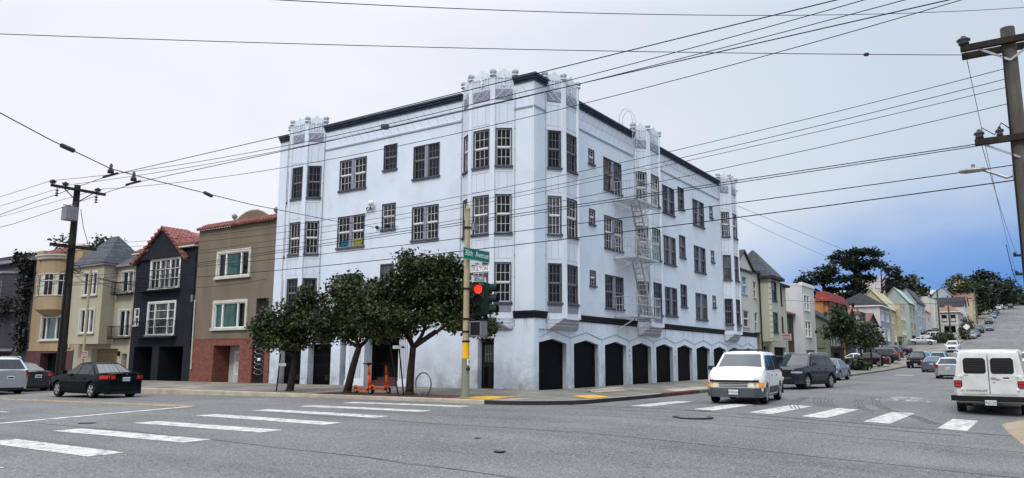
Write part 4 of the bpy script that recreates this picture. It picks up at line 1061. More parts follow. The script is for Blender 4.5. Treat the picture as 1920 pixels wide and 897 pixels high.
# ------------------------------------------------------------------ houses up the avenue (right)
def house(label, x0, x1, y0, zt, wall, roof='flat', side=None, rh=2.0, rmat='droof', wins=(), dep=13, bay=None, ov=.25, ridge=None, doors=(), trimc='whitep', roofs=True, cornice=None, name='row_house', gable=None):
    """front face at y = y0; bay = (xa, xb, out, z0, z1); wins = list of (xa, xb, z0, z1, sash, glass[, plane y])"""
    zg = zr((x0+x1)/2, KY) - .6 if x0 > 27 else 3.74
    t = thing(name, label, 'house', ((x0+x1)/2, y0+3, zg+.7))
    F = Frame((0, y0), (1, 0), (0, -1))
    wm = M[wall]; smat = M[side or wall]
    hs = [w_[:4] for w_ in wins if len(w_) < 7] + [(d[0], d[1], d[2], d[3], .35) for d in doors]
    m = MB(); wallgrid(m, F, x0, x1, zg, zt, hs, wm)
    for x in (x0, x1): m.face([(x, y0, zg), (x, y0+dep, zg), (x, y0+dep, zt), (x, y0, zt)], smat)
    m.face([(x0, y0+dep, zg), (x1, y0+dep, zg), (x1, y0+dep, zt), (x0, y0+dep, zt)], wm)
    if bay:
        xa, xb, out, za, zb = bay
        FBy = Frame((0, y0-out), (1, 0), (0, -1))
        wallgrid(m, FBy, xa, xb, za, zb, [w_[:4] for w_ in wins if len(w_) == 7], wm)
        for x in (xa, xb): m.face([(x, y0, za), (x, y0-out, za), (x, y0-out, zb), (x, y0, zb)], smat)
        for z in (za, zb): m.face([(xa, y0, z), (xb, y0, z), (xb, y0-out, z), (xa, y0-out, z)], wm)
    if gable == 'x':
        yr = y0 + (ridge or 6)
        for x in (x0, x1): m.face([(x, y0, zt), (x, y0+dep, zt), (x, yr, zt+rh)], smat)
    if gable == 'y':
        xr = ridge or (x0+x1)/2
        for y in (y0, y0+dep): m.face([(x0, y, zt), (x1, y, zt), (xr, y, zt+rh)], wm)
    m.build('wall', t)
    r = MB(); rm = M[rmat]; k = .14
    if roof == 'flat' and gable is None:
        r.box(x0-.05, x1+.05, y0-.08, y0+.25, zt-.02, zt+.28, M[cornice or wall]); r.box(x0, x0+.25, y0+.25, y0+dep, zt-.02, zt+.2, smat); r.box(x1-.25, x1, y0+.25, y0+dep, zt-.02, zt+.2, smat)
        r.face([(x0, y0, zt), (x1, y0, zt), (x1, y0+dep, zt), (x0, y0+dep, zt)], M['tar'])
    if gable == 'x':
        yr = y0 + (ridge or 6)
        for (ya, yb) in ((y0-ov, yr), (y0+dep+ov, yr)):
            za_ = zt - rh*ov/6
            r.hexa([(x0-ov, ya, za_), (x1+ov*.3, ya, za_), (x1+ov*.3, yb, zt+rh), (x0-ov, yb, zt+rh), (x0-ov, ya, za_+k), (x1+ov*.3, ya, za_+k), (x1+ov*.3, yb, zt+rh+k), (x0-ov, yb, zt+rh+k)], rm)
    if gable == 'y':
        xr = ridge or (x0+x1)/2
        for xa in (x0-ov, x1+ov):
            za_ = zt - .1
            r.hexa([(xa, y0-ov, za_), (xr, y0-ov, zt+rh), (xr, y0+dep, zt+rh), (xa, y0+dep, za_), (xa, y0-ov, za_+k), (xr, y0-ov, zt+rh+k), (xr, y0+dep, zt+rh+k), (xa, y0+dep, za_+k)], rm)
    if roof == 'hip':
        (ra, rb, ya) = ridge
        A = [(x0-ov, y0-ov, zt), (x1+ov, y0-ov, zt), (x1+ov, y0+dep+ov, zt), (x0-ov, y0+dep+ov, zt)]
        a, b = (ra, y0+ya, zt+rh), (rb, y0+ya, zt+rh)
        r.face([A[0], A[1], b, a], rm); r.face([A[1], A[2], b], rm); r.face([A[2], A[3], a, b], rm); r.face([A[3], A[0], a], rm)
        r.box(x0-ov, x1+ov, y0-ov, y0+dep+ov, zt-.18, zt-.004, M[cornice or 'whitep'])
    r.build('roof', t)
    for w_ in wins:
        Fw = F if len(w_) < 7 else Frame((0, w_[6]), (1, 0), (0, -1))
        window(t, Fw, *w_[:4], w_[4], w_[5], pair=(w_[1]-w_[0] > 1.5), cols=1, rows=1, trim=trimc, tw=.09)
    for d in doors:
        g = MB(F); g.box(d[0]+.004, d[1]-.004, -.34, -.28, d[2], d[3]-.004, M[d[4]])
        n = 3
        for i in range(n): g.box(d[0]+.1, d[1]-.1, -.28, -.265, d[2]+.3+(d[3]-d[2]-.3)*i/n, d[2]+.36+(d[3]-d[2]-.3)*i/n, M['lgrey'])
        g.build(d[5] if len(d) > 5 else 'garage_door', t)
    return t, F
M['creamw'] = basic('off_white_stucco', (.5, .49, .45), .8, .12, 1.0, streak=True, fine=.1)
M['yell'] = basic('pale_lemon_stucco', (.40, .395, .31), .8, .12, 1.0, streak=True, fine=.1)
M['yell2'] = basic('straw_yellow_stucco', (.40, .36, .24), .8, .15, 1.0)
M['brown'] = basic('brown_shingle_wall', (.07, .05, .038), .85, .3, 2)
M['sid'] = siding('white_clapboard', (.55, .56, .57), .2)
M['sidw'] = siding('pale_clapboard', (.47, .47, .45), .17)
M['orange_w'] = basic('orange_stucco', (.40, .18, .075), .8, .15, 1)
M['redroof'] = basic('red_mansard_roof', (.19, .035, .03), .7, .35, 2, fine=.3)
M['sage'] = basic('sage_green_wall', (.12, .14, .1), .8, .2, 1)
M['mint'] = basic('mint_stucco', (.34, .41, .37), .8, .12, 1)
M['sky_w'] = basic('powder_blue_stucco', (.33, .385, .43), .8, .12, 1)
M['blueg'] = basic('blue_grey_wall', (.23, .26, .31), .8, .15, 1)
M['darkn'] = basic('dark_slate_wall', (.05, .055, .065), .8, .2, 1)
M['otile'] = tiles('orange_clay_tile', (.26, .12, .06), (.18, .08, .045), .4, .3)
M['pinkw'] = basic('pinkish_white_wall', (.52, .47, .46), .8, .1, .8)
M['sandw'] = basic('sand_wall', (.5, .38, .24), .8, .15, .8)

S_, G_, Wh = 'trim', 'glass', 'whitep'
t, F = house('off white gabled house squeezed against the white apartment building', 26.95, 31.55, 0, 8.15, 'creamw', roof='none', gable=None,
   wins=[(27.5, 28.75, 6.35, 7.7, Wh, 'glassb'), (30.1, 30.95, 6.25, 7.55, Wh, G_), (27.5, 28.85, 4.0, 5.25, Wh, 'glassc'), (30.1, 30.95, 3.75, 5.25, Wh, 'glassc')], trimc='frame')
m = MB(F); m.prism([(25.96, 8.16), (30.05, 8.16), (28.0, 9.42)], lambda p, d: (p[0], d, p[1]), -2.5, .05, M['creamw'])
m.build('gable', t)
m = MB(F)
for a, b in (((25.7, 8.0), (28.0, 9.44)), ((28.0, 9.44), (30.3, 8.02))): m.hexa([(a[0], -2.6, a[1]), (a[0], .2, a[1]), (b[0], .2, b[1]), (b[0], -2.6, b[1]), (a[0], -2.6, a[1]+.13), (a[0], .2, a[1]+.13), (b[0], .2, b[1]+.13), (b[0], -2.6, b[1]+.13)], M['slate'])
m.box(30.1, 31.6, -.3, .2, 8.1, 8.28, M['darkn']); m.box(26.95, 30.1, .0, .12, 7.98, 8.12, M['darkn'])
m.face([(26.95, -.3, 8.2), (31.55, -.3, 8.2), (31.55, -12, 8.3), (26.95, -12, 8.3)], M['tar']); m.build('roof', t)

zb_ = 3.05
t, F = house('pale lemon house with steep slate pyramid roof over its bay and dark windows', 31.6, 39.15, 0, 7.85, 'yell', roof='none', bay=(31.6, 34.2, .88, zb_, 7.95),
   wins=[(31.9, 33.1, 6.1, 7.6, S_, G_, -.88), (31.9, 33.1, 3.7, 5.25, S_, 'glassg', -.88), (36.9, 37.9, 6.15, 7.6, S_, G_), (36.9, 37.9, 3.9, 5.2, S_, G_)], trimc='trim',
   doors=[(35.0, 38.4, .2, 2.7, 'gdoor'), (32.1, 33.5, .2, 2.7, 'gdoor', 'door')])
m = MB(F)
A = [(31.35, 1.15, 7.95), (34.45, 1.15, 7.95), (34.45, -2.6, 7.95), (31.35, -2.6, 7.95)]; a, b = (32.7, -.7, 10.15), (33.3, -.7, 10.15)
m.face([A[0], A[1], b, a], M['slate']); m.face([A[1], A[2], b], M['slate']); m.face([A[2], A[3], a, b], M['slate']); m.face([A[3], A[0], a], M['slate'])
m.face([(34, .3, 7.85), (39.3, .3, 7.85), (39.3, -2.5, 9.0), (34, -2.5, 9.0)], M['slate']); m.face([(31.6, -2.5, 9.0), (39.3, -2.5, 9.0), (39.3, -12, 8.6), (31.6, -12, 8.6)], M['tar'])
m.box(31.3, 34.5, .6, 1.2, 7.72, 7.94, M['droof']); m.box(31.3, 31.55, -2.6, .6, 7.72, 7.94, M['droof']); m.box(34.5, 39.3, 0, .35, 7.66, 7.84, M['droof'])
m.build('roof', t)
m = MB(F)
for z in [3.3 + .42*i for i in range(11)]: m.box(31.57, 31.75, .7, .9, z, z+.3, M['creamw'])
m.build('corner_quoins', t)
m = MB(F); m.tube([(31.5, .1, 8.0), (31.5, .1, 1.0)], .05, M['iron'], 6); m.build('drain_pipe', t)
house('small brown house with red tiled roof set back beside the white clapboard house', 39.2, 44.65, .9, 5.7, 'brown', gable='x', rh=1.3, ridge=3, rmat='clay', wins=[(40.3, 41.6, 3.4, 5.0, S_, G_), (42.4, 43.8, 3.4, 5.0, S_, G_)], doors=[(40.0, 42.8, .2, 2.5, 'gdoor')], trimc='trim', dep=8)
house('white clapboard flat roofed house with grey front and paired windows', 44.7, 49.15, 0, 8.35, 'creamw', side='sid', wins=[(45.1, 47.2, 6.15, 7.6, Wh, 'glassc'), (45.1, 47.3, 3.75, 5.25, Wh, 'glassc')], doors=[(45.1, 48.4, .3, 2.6, 'lgrey')], cornice='whitep', trimc='whitep')
t, F = house('low sage green house with dark sloping porch roof', 55.6, 62.5, .2, 5.5, 'sage', gable='x', rh=1.5, ridge=2.6, dep=6, wins=[(56.4, 57.8, 3.2, 4.8, S_, G_), (58.8, 60.6, 3.2, 4.8, S_, G_)], doors=[(57, 60, .3, 2.5, 'gdoor')], trimc='frame')
rail(t, F, 55.8, 62.3, 2.9, .9, 0, .7, 24)
FS = Frame((55.6, 0), (0, 1), (-1, 0))
for u in (.7, 2.0, 3.3): window(t, FS, u, u+.85, 3.0, 5.0, 'trim', 'glass', cols=1, rows=1, d=.02, trim='sage')
t, F = house('orange house with red tiled mansard over dark bay windows', 69, 80.5, 3.5, 8.8, 'orange_w', wins=[(70.6, 73, 6.3, 8.3, S_, 'glassc', 3.0), (75.4, 78.4, 6.3, 8.3, S_, G_, 3.0), (71, 73, 3.2, 5.0, S_, G_)], bay=(69.4, 80.0, .5, 5.8, 8.7), doors=[(75, 79, 1.2, 3.4, 'gdoor')], trimc='trim', dep=9)
m = MB(F)
m.hexa([(68.8, -.8, 8.65), (68.8, .75, 8.65), (80.6, .75, 8.65), (80.6, -.8, 8.65), (69.4, -.8, 9.85), (69.4, .2, 9.85), (80.1, .2, 9.85), (80.1, -.8, 9.85)], M['redroof']); m.build('mansard', t)
for q in ((69.36, 69.8), (73.6, 74.6), (79.0, 80.0)):
    m = MB(F); m.box(*q, .5, .6, 5.8, 8.65, M['trim']); m.build('bay_post', t)
house('narrow dark house with small tan tiled gable before the towered cottage', 80.7, 84.9, 3.1, 7.2, 'darkn', gable='y', rh=1.5, rmat='otile', wins=[(81.4, 82.6, 5.2, 6.6, Wh, G_), (83, 84.2, 5.2, 6.6, Wh, G_)], trimc='frame', dep=6)
t, F = house('pale blue cottage with red tiled chimney tower and red tiled eaves', 85, 89.2, 3, 6.6, 'sky_w', gable='x', rh=1.0, ridge=2.0, rmat='clay', wins=[(86, 87.8, 4.2, 5.9, Wh, 'glassc')], doors=[(85.6, 88.6, 1.6, 3.4, 'lgrey')], dep=5)
m = MB(F); m.box(85.2, 86.9, -.9, .25, 6.4, 8.5, M['creamw']); m.hexa([(84.9, -1.1, 7.9), (87.2, -1.1, 7.9), (87.2, .5, 7.9), (84.9, .5, 7.9), (85.5, -.7, 8.8), (86.7, -.7, 8.8), (86.7, .1, 8.8), (85.5, .1, 8.8)], M['clay'])
m.hexa([(84.9, -1.1, 6.4), (87.3, -1.1, 6.4), (87.3, .6, 6.4), (84.9, .6, 6.4), (85.4, -.8, 7.3), (86.8, -.8, 7.3), (86.8, .2, 7.3), (85.4, .2, 7.3)], M['clay'])
m.tube([(86.0, -.3, 8.8), (86.0, -.3, 9.2)], .16, M['iron'], 8); m.ball((86.0, -.3, 9.35), .26, M['iron'], 8); m.build('chimney', t)
house('dark slate house with steep red tiled front gable', 93.6, 102.6, 3, 6.9, 'darkn', gable='y', rh=1.7, ridge=98, rmat='clay', wins=[(95, 97, 4.9, 6.6, Wh, G_), (99, 101, 4.9, 6.6, Wh, G_)], trimc='whitep', doors=[(96, 100, 2, 4, 'gdoor')], dep=6)
house('plain dark flat roofed house between the two small gables', 89.3, 93.5, 3.1, 8.2, 'darkn', wins=[(90.3, 92.4, 5.6, 7.2, S_, G_)], doors=[(90, 93, 1.8, 3.6, 'gdoor')], dep=6)
house('tall pale clapboard house with dark hipped roof and blue grey front', 105.8, 115.6, 3, 10.4, 'blueg', side='sidw', roof='hip', rh=2.3, ridge=(108.5, 113.5, 3.2), rmat='droof', dep=6.6, ov=.35,
   wins=[(106.8, 109, 8.0, 9.7, Wh, G_), (111.4, 114, 8.0, 9.7, Wh, G_), (106.8, 109, 4.9, 6.9, Wh, 'glassc'), (111.4, 114, 4.9, 6.9, Wh, 'glassc')], doors=[(108, 112.5, 2.2, 4.3, 'lgrey')], trimc='whitep')
house('straw yellow house with its long gable end showing', 116.6, 121.8, 3.0, 10.3, 'yell2', gable='x', rh=3.5, ridge=2.9, rmat='yell2', dep=6, wins=[(117.6, 119, 8, 9.6, Wh, G_), (119.6, 121, 5, 6.8, Wh, G_)], doors=[(118, 121, 2.7, 4.8, 'lgrey')])
house('second straw yellow house with a pale bay tower', 122, 130, 3.1, 10.6, 'yell2', gable='x', rh=3.2, ridge=2.7, dep=6, rmat='yell2', bay=(122.6, 128.6, .8, 5.9, 11.6), wins=[(123.2, 125.2, 8.9, 10.7, S_, G_, 2.3), (126, 128, 8.9, 10.7, S_, G_, 2.3), (123.2, 125.2, 6.3, 8.0, S_, G_, 2.3), (126, 128, 6.3, 8.0, S_, G_, 2.3)], doors=[(124, 128, 3.0, 5.2, 'gdoor')])
house('low house with dark steep roof beside the yellow bay tower', 131, 136.6, 3.6, 9.6, 'creamw', gable='x', rh=2.2, ridge=2.4, dep=6, rmat='droof', wins=[(132, 134, 7, 8.8, S_, G_)], doors=[(132, 135.6, 3.8, 6, 'gdoor')])
house('mint green house with its gable end over the lower roofs', 139.5, 149.6, 3, 12.9, 'mint', gable='x', rh=3.0, ridge=2.3, dep=5, rmat='mint', wins=[(141, 143.4, 10.4, 12.3, S_, G_), (145, 148, 10.4, 12.3, S_, G_), (141, 143.4, 7.4, 9.3, S_, G_), (145, 148, 7.4, 9.3, S_, G_)], doors=[(141.5, 147.5, 4.3, 6.7, 'gdoor')], trimc='frame')
house('powder blue house with grey slate upper storey', 150.6, 164.4, 2.8, 13.7, 'sky_w', gable='x', rh=3.0, ridge=1.8, dep=5, rmat='slate', wins=[(152, 155, 11, 13, S_, G_), (158, 162, 11, 13, S_, G_), (152, 155, 8.2, 10, S_, G_)], doors=[(154, 162, 5.4, 7.7, 'gdoor')])
house('small house with red tile awning below the slate roofed houses', 165, 171.4, 2.6, 12.4, 'pinkw', gable='x', rh=1.6, ridge=2.5, dep=6, rmat='redroof', wins=[(166.4, 169, 9.8, 11.6, S_, G_)], doors=[(166, 170, 6.3, 8.6, 'gdoor')])
house('off white house with jutting flat cornice and recessed dark windows', 172, 186.4, 2.6, 16.2, 'creamw', cornice='lgrey', bay=(173, 183, .9, 9.2, 15.8), wins=[(174, 177, 13, 15, S_, G_, 1.7), (179, 182, 13, 15, S_, G_, 1.7), (174, 177, 10, 12, S_, G_, 1.7)], doors=[(174, 182, 7, 9, 'gdoor')], dep=6)
t, F = house('white corner house with orange tiled hip roof and arched windows', 188, 203, -1.7, 13.7, 'creamw', roof='hip', rh=2.0, ridge=(192.5, 198, 2.2), rmat='otile', dep=4.4, ov=.5, wins=[(191, 193, 11, 12.8, S_, G_), (197, 199, 11, 12.8, S_, G_)])
FS = Frame((188, 0), (0, 1), (-1, 0))
for u in (-1.2, .7): window(t, FS, u, u+1.1, 11.3, 12.9, 'trim', 'glass', cols=1, rows=1, d=.06, trim='trim')
m = MB(FS); m.box(-1.0, 1.4, .01, .1, 8.2, 10.2, M['gdoor']); m.build('garage_door', t)
m = MB(FS); m.box(-1.7, 2.7, .005, .12, 10.5, 10.7, M['frame']); m.build('string_course', t)
house('row house with dark gable beyond the orange tiled corner house', 204, 211, -2.0, 16.0, 'pinkw', gable='y', rh=2.4, rmat='droof', wins=[(205, 207, 13.4, 15.3, S_, G_), (208, 210, 13.4, 15.3, S_, G_)], dep=8)
house('house with red tiled gable half way up the hill', 212, 222, -2.0, 17.0, 'creamw', gable='y', rh=2.4, rmat='clay', wins=[(213, 215.5, 14.5, 16.2, S_, G_), (217, 220, 14.5, 16.2, S_, G_)], dep=8)
house('blue grey gabled house rising behind the corner house', 214, 228, 1.4, 19.6, 'sky_w', gable='x', rh=2.4, ridge=2.0, dep=5.0, rmat='blueg', wins=[(215, 218, 16.6, 18.6, Wh, G_)])
t, F = house('long white flat roofed building on the hill', 226, 262, 5.2, 22.0, 'whitep', dep=8, wins=[(230, 234, 18, 20, S_, G_)]) ; 
FS = Frame((226, 0), (0, 1), (-1, 0)); m = MB(FS)
for u in (5.6, 8.2, 10.8): m.box(u, u+1.8, .01, .08, 19.3, 20.8, M['glassb'])
m.build('window_band', t)
house('narrow cream and rust house near the crest', 240, 262, -1.9, 20.5, 'sandw', gable='y', rh=2.2, rmat='otile', dep=7, wins=[(244, 248, 16, 18.5, S_, G_)])
t, F = house('broad sand coloured block on the crest of the hill', 330, 372, 2.2, 31.8, 'sandw', dep=9, wins=[(336, 342, 28, 30, S_, G_)], name='hill_block'); 
m = MB(); m.box(333, 345, 4, 9, 31.8, 34.3, M['sandw']); m.build('penthouse', t)
FS = Frame((330, 0), (0, 1), (-1, 0)); m = MB(FS)
for u in (3.2, 6, 8.6): m.box(u, u+1.4, .01, .1, 28.6, 30.4, M['glass'])
m.build('window', t)
t, F = house('pinkish white tall house above the yellow roofs', 168, 182, 11, 20.9, 'pinkw', dep=5, wins=[], name='hill_house')
FS = Frame((168, 0), (0, 1), (-1, 0)); 
for u in (11.5, 13.8): window(t, FS, u, u+1.5, 18.4, 20.0, 'whitep', 'glass', cols=1, rows=1, d=.02, trim='blueg')
t, F = house('yellow house glimpsed between the cypress trunks', 150, 164, 13.5, 15.8, 'yell2', dep=5, name='hill_house')
FS = Frame((150, 0), (0, 1), (-1, 0))
for u in (13.9, 15.4, 16.9): window(t, FS, u, u+.9, 13.6, 15.2, 'blueg', 'glassb', cols=1, rows=1, d=.02, trim='blueg')
t, F = house('white house behind the cypress trees with a flat roof', 175, 190, 17.5, 18.6, 'whitep', dep=9, name='hill_house')
FS = Frame((175, 0), (0, 1), (-1, 0))
for u in (18.3, 21.0, 23.5): window(t, FS, u, u+1.6, 16.6, 17.9, 'whitep', 'glass', cols=1, rows=1, d=.02, trim='blueg')
house('distant flat white house seen left of the tallest cypress', 150, 165, 19.5, 15.6, 'creamw', dep=8, name='hill_house')
# ------------------------------------------------------------------ text
def text(body, size, origin, xdir, zdir, mat, name, parent, depth=.004, align='CENTER', sx=1.0):
    """flat lettering standing in the plane spanned by xdir and zdir"""
    cu = bpy.data.curves.new(name, 'FONT'); cu.body = body; cu.size = size; cu.extrude = depth/2; cu.align_x = align; cu.align_y = 'CENTER'; cu.resolution_u = 3
    ob = bpy.data.objects.new('tmp', cu); COL.objects.link(ob)
    dg = bpy.context.evaluated_depsgraph_get(); me = bpy.data.meshes.new_from_object(ob.evaluated_get(dg))
    bpy.data.objects.remove(ob)
    x = V(xdir).normalized(); z = V(zdir).normalized(); n = x.cross(z)
    off = V((0, 0, 0))
    if parent is not None:
        r = parent
        while r.parent: r = r.parent
        if not r.get('local'): off = r.location
    for v in me.vertices: c = v.co.copy(); v.co = V(origin) + x*c.x*sx + z*c.y + n*c.z - off
    me.materials.clear(); me.materials.append(mat); me.name = name
    o = bpy.data.objects.new(name, me); COL.objects.link(o); o.parent = parent
    return o

# ------------------------------------------------------------------ trees
RV = V((.563, -.827, 0)); FV = V((.827, .563, 0))
def limb(mb, a, b, r0, r1, mat, rng, wob=.12, n=6, seg=6):
    a = V(a); b = V(b); L = (b-a).length
    o = V((rng.uniform(-1, 1), rng.uniform(-1, 1), rng.uniform(-.3, .6))) * wob * L
    pts = [a.lerp(b, t) + o * math.sin(math.pi*t) for t in [i/seg for i in range(seg+1)]]
    mb.tube(pts, [r0 + (r1-r0)*i/seg for i in range(seg+1)], mat, n)
    return pts
def leaves(mb, c, rad, count, size, mat, rng, shell=.55, flat=0.0, clump=5, aspect=.45, droop=.2):
    for _ in range(max(1, count // clump)):
        while True:
            p = V((rng.uniform(-1, 1), rng.uniform(-1, 1), rng.uniform(-1, 1)))
            if shell < p.length < 1: break
            if p.length < 1 and rng.random() < .25: break
        q = V((c[0]+p.x*rad[0], c[1]+p.y*rad[1], c[2]+p.z*rad[2]))
        for _k in range(clump):
            d = V((rng.gauss(0, 1), rng.gauss(0, 1), rng.gauss(.25, .8) * (1-flat))).normalized()
            s = size * rng.uniform(.5, 1.5)
            e = q + V((rng.gauss(0, 1), rng.gauss(0, 1), rng.gauss(0, 1)*(1-flat*.7))) * size * .8
            t = d.orthogonal().normalized(); t.rotate(Matrix.Rotation(rng.uniform(0, 6.28), 3, d))
            w = t * s * aspect; m = e + d*s*.5
            tip = e + d*s - V((0, 0, s*droop))
            mb.face([e, m+w, tip, m-w], mat)
def tree(name, label, base, top, tr, limbs, blobs, mat, size, rng, group=None, cat='tree', shell=.5, flat=0., n=1.0, twig=True, split=7, aspect=.42):
    t = thing(name, label, cat, base, 0, group)
    tk = MB(); pts = limb(tk, base, top, tr, tr*.72, M['bark'], rng, .04, 8)
    tk.tube([V(base)-V((0, 0, .15)), V(base)+V((0, 0, .12))], [tr*1.5, tr*1.02], M['bark'], 8)
    cr = MB()
    for q in limbs: limb(tk, top, q, tr*.55, tr*.3, M['bark'], rng, .16, 6)
    for (c, rad, cnt) in blobs:
        c = V(c)
        st = V(top) if not limbs else V(min(limbs, key=lambda q: (V(q)-c).length))
        limb(tk, st, c.lerp(st, .15), tr*.3, tr*.1, M['bark'], rng, .1, 5)
        # each mass of the crown breaks into sprays at the ends of its own twigs
        for i in range(split):
            d = V((rng.gauss(0, 1), rng.gauss(0, 1), rng.gauss(.12, .9))).normalized() * rng.uniform(.45, 1.05)
            e = c + V((d.x*rad[0], d.y*rad[1], d.z*rad[2]))
            limb(tk, c.lerp(st, .3), e, tr*.12, tr*.04, M['bark'], rng, .12, 4, 3)
            k = rng.uniform(.34, .56)
            leaves(cr, e, (rad[0]*k, rad[1]*k, rad[2]*k*.85), int(cnt*n/split*rng.uniform(.6, 1.2)), size, mat, rng, .2, flat, 6, aspect)
        leaves(cr, c, (rad[0]*.9, rad[1]*.9, rad[2]*.85), int(cnt*n*.22), size, mat, rng, .3, flat, 5, aspect)
    tk.build('trunk', t, True); cr.build('crown', t, fix=False)
    return t
rng = random.Random(5)
def B(base, r, u, f, rr, ru, cnt): return (V(base) + RV*r + FV*f + V((0, 0, u)), (rr, rr, ru), cnt)
def street_tree(label, x, y, top, limbs, blobs):
    z = zs_(x, y, 0); b = (x, y, z)
    tree('street_tree', label, b, V(b)+RV*top[0]+V((0, 0, top[1])), .155, [V(b)+RV*q[0]+FV*q[2]+V((0, 0, q[1])) for q in limbs], [B(b, *q) for q in blobs], M['leaf'], .125, rng, 'evergreen street trees before the white building', split=9, n=1.7, aspect=.36)
street_tree('biggest evergreen street tree, nearest the signal pole, crown spreading wide over the pavement', -5.35, 1.95, (.1, 1.72),
    [(-.75, 2.7, .2), (.0, 2.9, -.3), (.9, 2.35, .1), (1.5, 2.7, .2), (.45, 3.1, .4)],
    [(-1.1, 3.5, 0, .95, .8, 1700), (-.2, 4.1, .2, 1.05, .85, 1900), (.8, 4.25, 0, 1.0, .8, 1800), (1.6, 3.7, 0, .9, .85, 1600), (.4, 3.3, .5, 1.1, .6, 1100), (2.1, 3.0, .2, .75, .6, 900), (.2, 4.75, 0, .75, .45, 800), (1.15, 4.75, .1, .65, .4, 650), (2.75, 2.35, .1, .5, .35, 420), (-.6, 3.0, -.5, .9, .5, 700), (1.3, 2.8, -.5, .7, .45, 500), (-1.2, 2.5, .2, .7, .45, 520), (-.3, 2.55, .6, .7, .4, 520), (1.9, 2.6, -.2, .6, .4, 420), (-1.5, 2.9, .1, .7, .6, 700), (-.9, 2.2, 0, .6, .35, 420), (.3, 2.7, .2, .8, .4, 520), (-1.7, 3.5, .2, .5, .5, 420)])
street_tree('middle evergreen street tree beside the two orange scooters', -5.35, 5.15, (.4, 1.75),
    [(-.4, 2.3, 0), (.9, 2.4, .2), (.2, 2.7, .3)],
    [(-.35, 3.6, 0, .85, .75, 1400), (.5, 3.75, .1, .8, .7, 1300), (-.75, 2.9, 0, .7, .6, 900), (1.0, 3.0, 0, .8, .6, 1000), (.25, 2.9, .4, 1.0, .55, 1000), (1.6, 2.75, .3, .6, .45, 500), (-.2, 4.25, 0, .5, .35, 450), (1.2, 2.4, .2, .8, .45, 600), (-.5, 2.4, .1, .7, .45, 520), (.3, 2.3, .3, .8, .4, 520), (1.7, 3.3, .1, .6, .5, 480)])
street_tree('smallest evergreen street tree with black stakes near the brick house', -5.35, 8.5, (.15, 1.65),
    [(-.6, 2.2, 0), (.6, 2.4, .2)],
    [(-.9, 2.6, 0, .75, .65, 1100), (-.3, 3.2, 0, .85, .7, 1400), (.55, 3.3, .1, .9, .75, 1500), (1.2, 2.8, 0, .7, .6, 900), (.1, 2.5, .4, 1.1, .5, 900), (-1.45, 2.6, .1, .45, .45, 400), (.6, 3.9, .0, .5, .35, 450), (-.1, 2.0, 0, .9, .4, 700), (.9, 2.2, .2, .7, .45, 520), (1.5, 2.9, .2, .6, .5, 460), (-1.0, 2.1, .1, .6, .4, 420)])
def stakes(x, y, offs, lab, hb, grp='black tree stakes'):
    t = thing('tree_stake', lab, 'tree stake', (x, y, zs_(x, y, 0)), 0)
    for o0, o1 in offs:
        m = MB(); b = V((x, y, zs_(x, y, 0))); m.tube([b+RV*o0, b+RV*o1+V((0, 0, hb))], .03, M['black'], 6); m.build('stake', t)
    m = MB(); c = V((x, y, zs_(x, y, 0)+hb*.72)) + RV*(offs[0][0]+offs[0][1])*.5
    m.beam(c-RV*.02, c+RV*.42, .03, .07, M['black']); m.build('strap', t)
    m = MB(); c = c - FV*.06 + RV*.15; m.beam(c-RV*.16, c+RV*.16, .01, .12, M['white']); m.build('tag', t)
stakes(-5.5, 8.65, ((-.32, -.22), (.3, .42)), 'pair of black stakes with a pale tag round the smallest street tree', 1.55)
stakes(-5.45, 2.0, ((-.3, -.75), (-.1, -.4)), 'tall leaning pair of black stakes beside the biggest street tree', 2.4)

# ------------------------------------------------------------------ signal pole, signs, scooters, rack
px_, py_ = -5.85, -1.0; z0_ = zs_(px_, py_, 0)
sp = thing('signal_pole', 'beige traffic signal pole with yellow band and olive base at the corner', 'signal pole', (px_, py_, z0_))
m = MB()
m.tube([(px_, py_, 2.2), (px_, py_, 6.8)], [.115, .085], M['polem'], 14); m.build('shaft', sp, True, sharp=40)
m = MB(); m.tube([(px_, py_, 1.65), (px_, py_, 2.2)], [.123, .119], M['yellow'], 14); m.build('yellow_band', sp, True, sharp=40)
m = MB(); m.tube([(px_, py_, z0_-.1), (px_, py_, 1.65)], [.145, .13], M['polegr'], 14); m.tube([(px_, py_, z0_-.05), (px_, py_, z0_+.06)], [.2, .18], M['polegr'], 14); m.build('base', sp, True, sharp=40)
m = MB(); m.tube([(px_, py_, 6.78), (px_, py_, 6.83)], .11, M['polem'], 12); m.ball((px_, py_, 6.85), .07, M['polem'], 10); m.tube([(px_, py_, 6.86), (px_, py_, 7.0)], .025, M['polem'], 6); m.build('cap', sp, True, sharp=40)
m = MB()
for z in (6.15, 4.02, 2.98, 2.55, 2.22): m.tube([(px_, py_, z-.03), (px_, py_, z+.03)], .135, M['iron'], 12)
m.build('clamp_band', sp)
m = MB(); m.box(px_+.05, px_+.25, py_-.25, py_-.12, 6.05, 6.3, M['lgrey']); m.build('detector', sp)
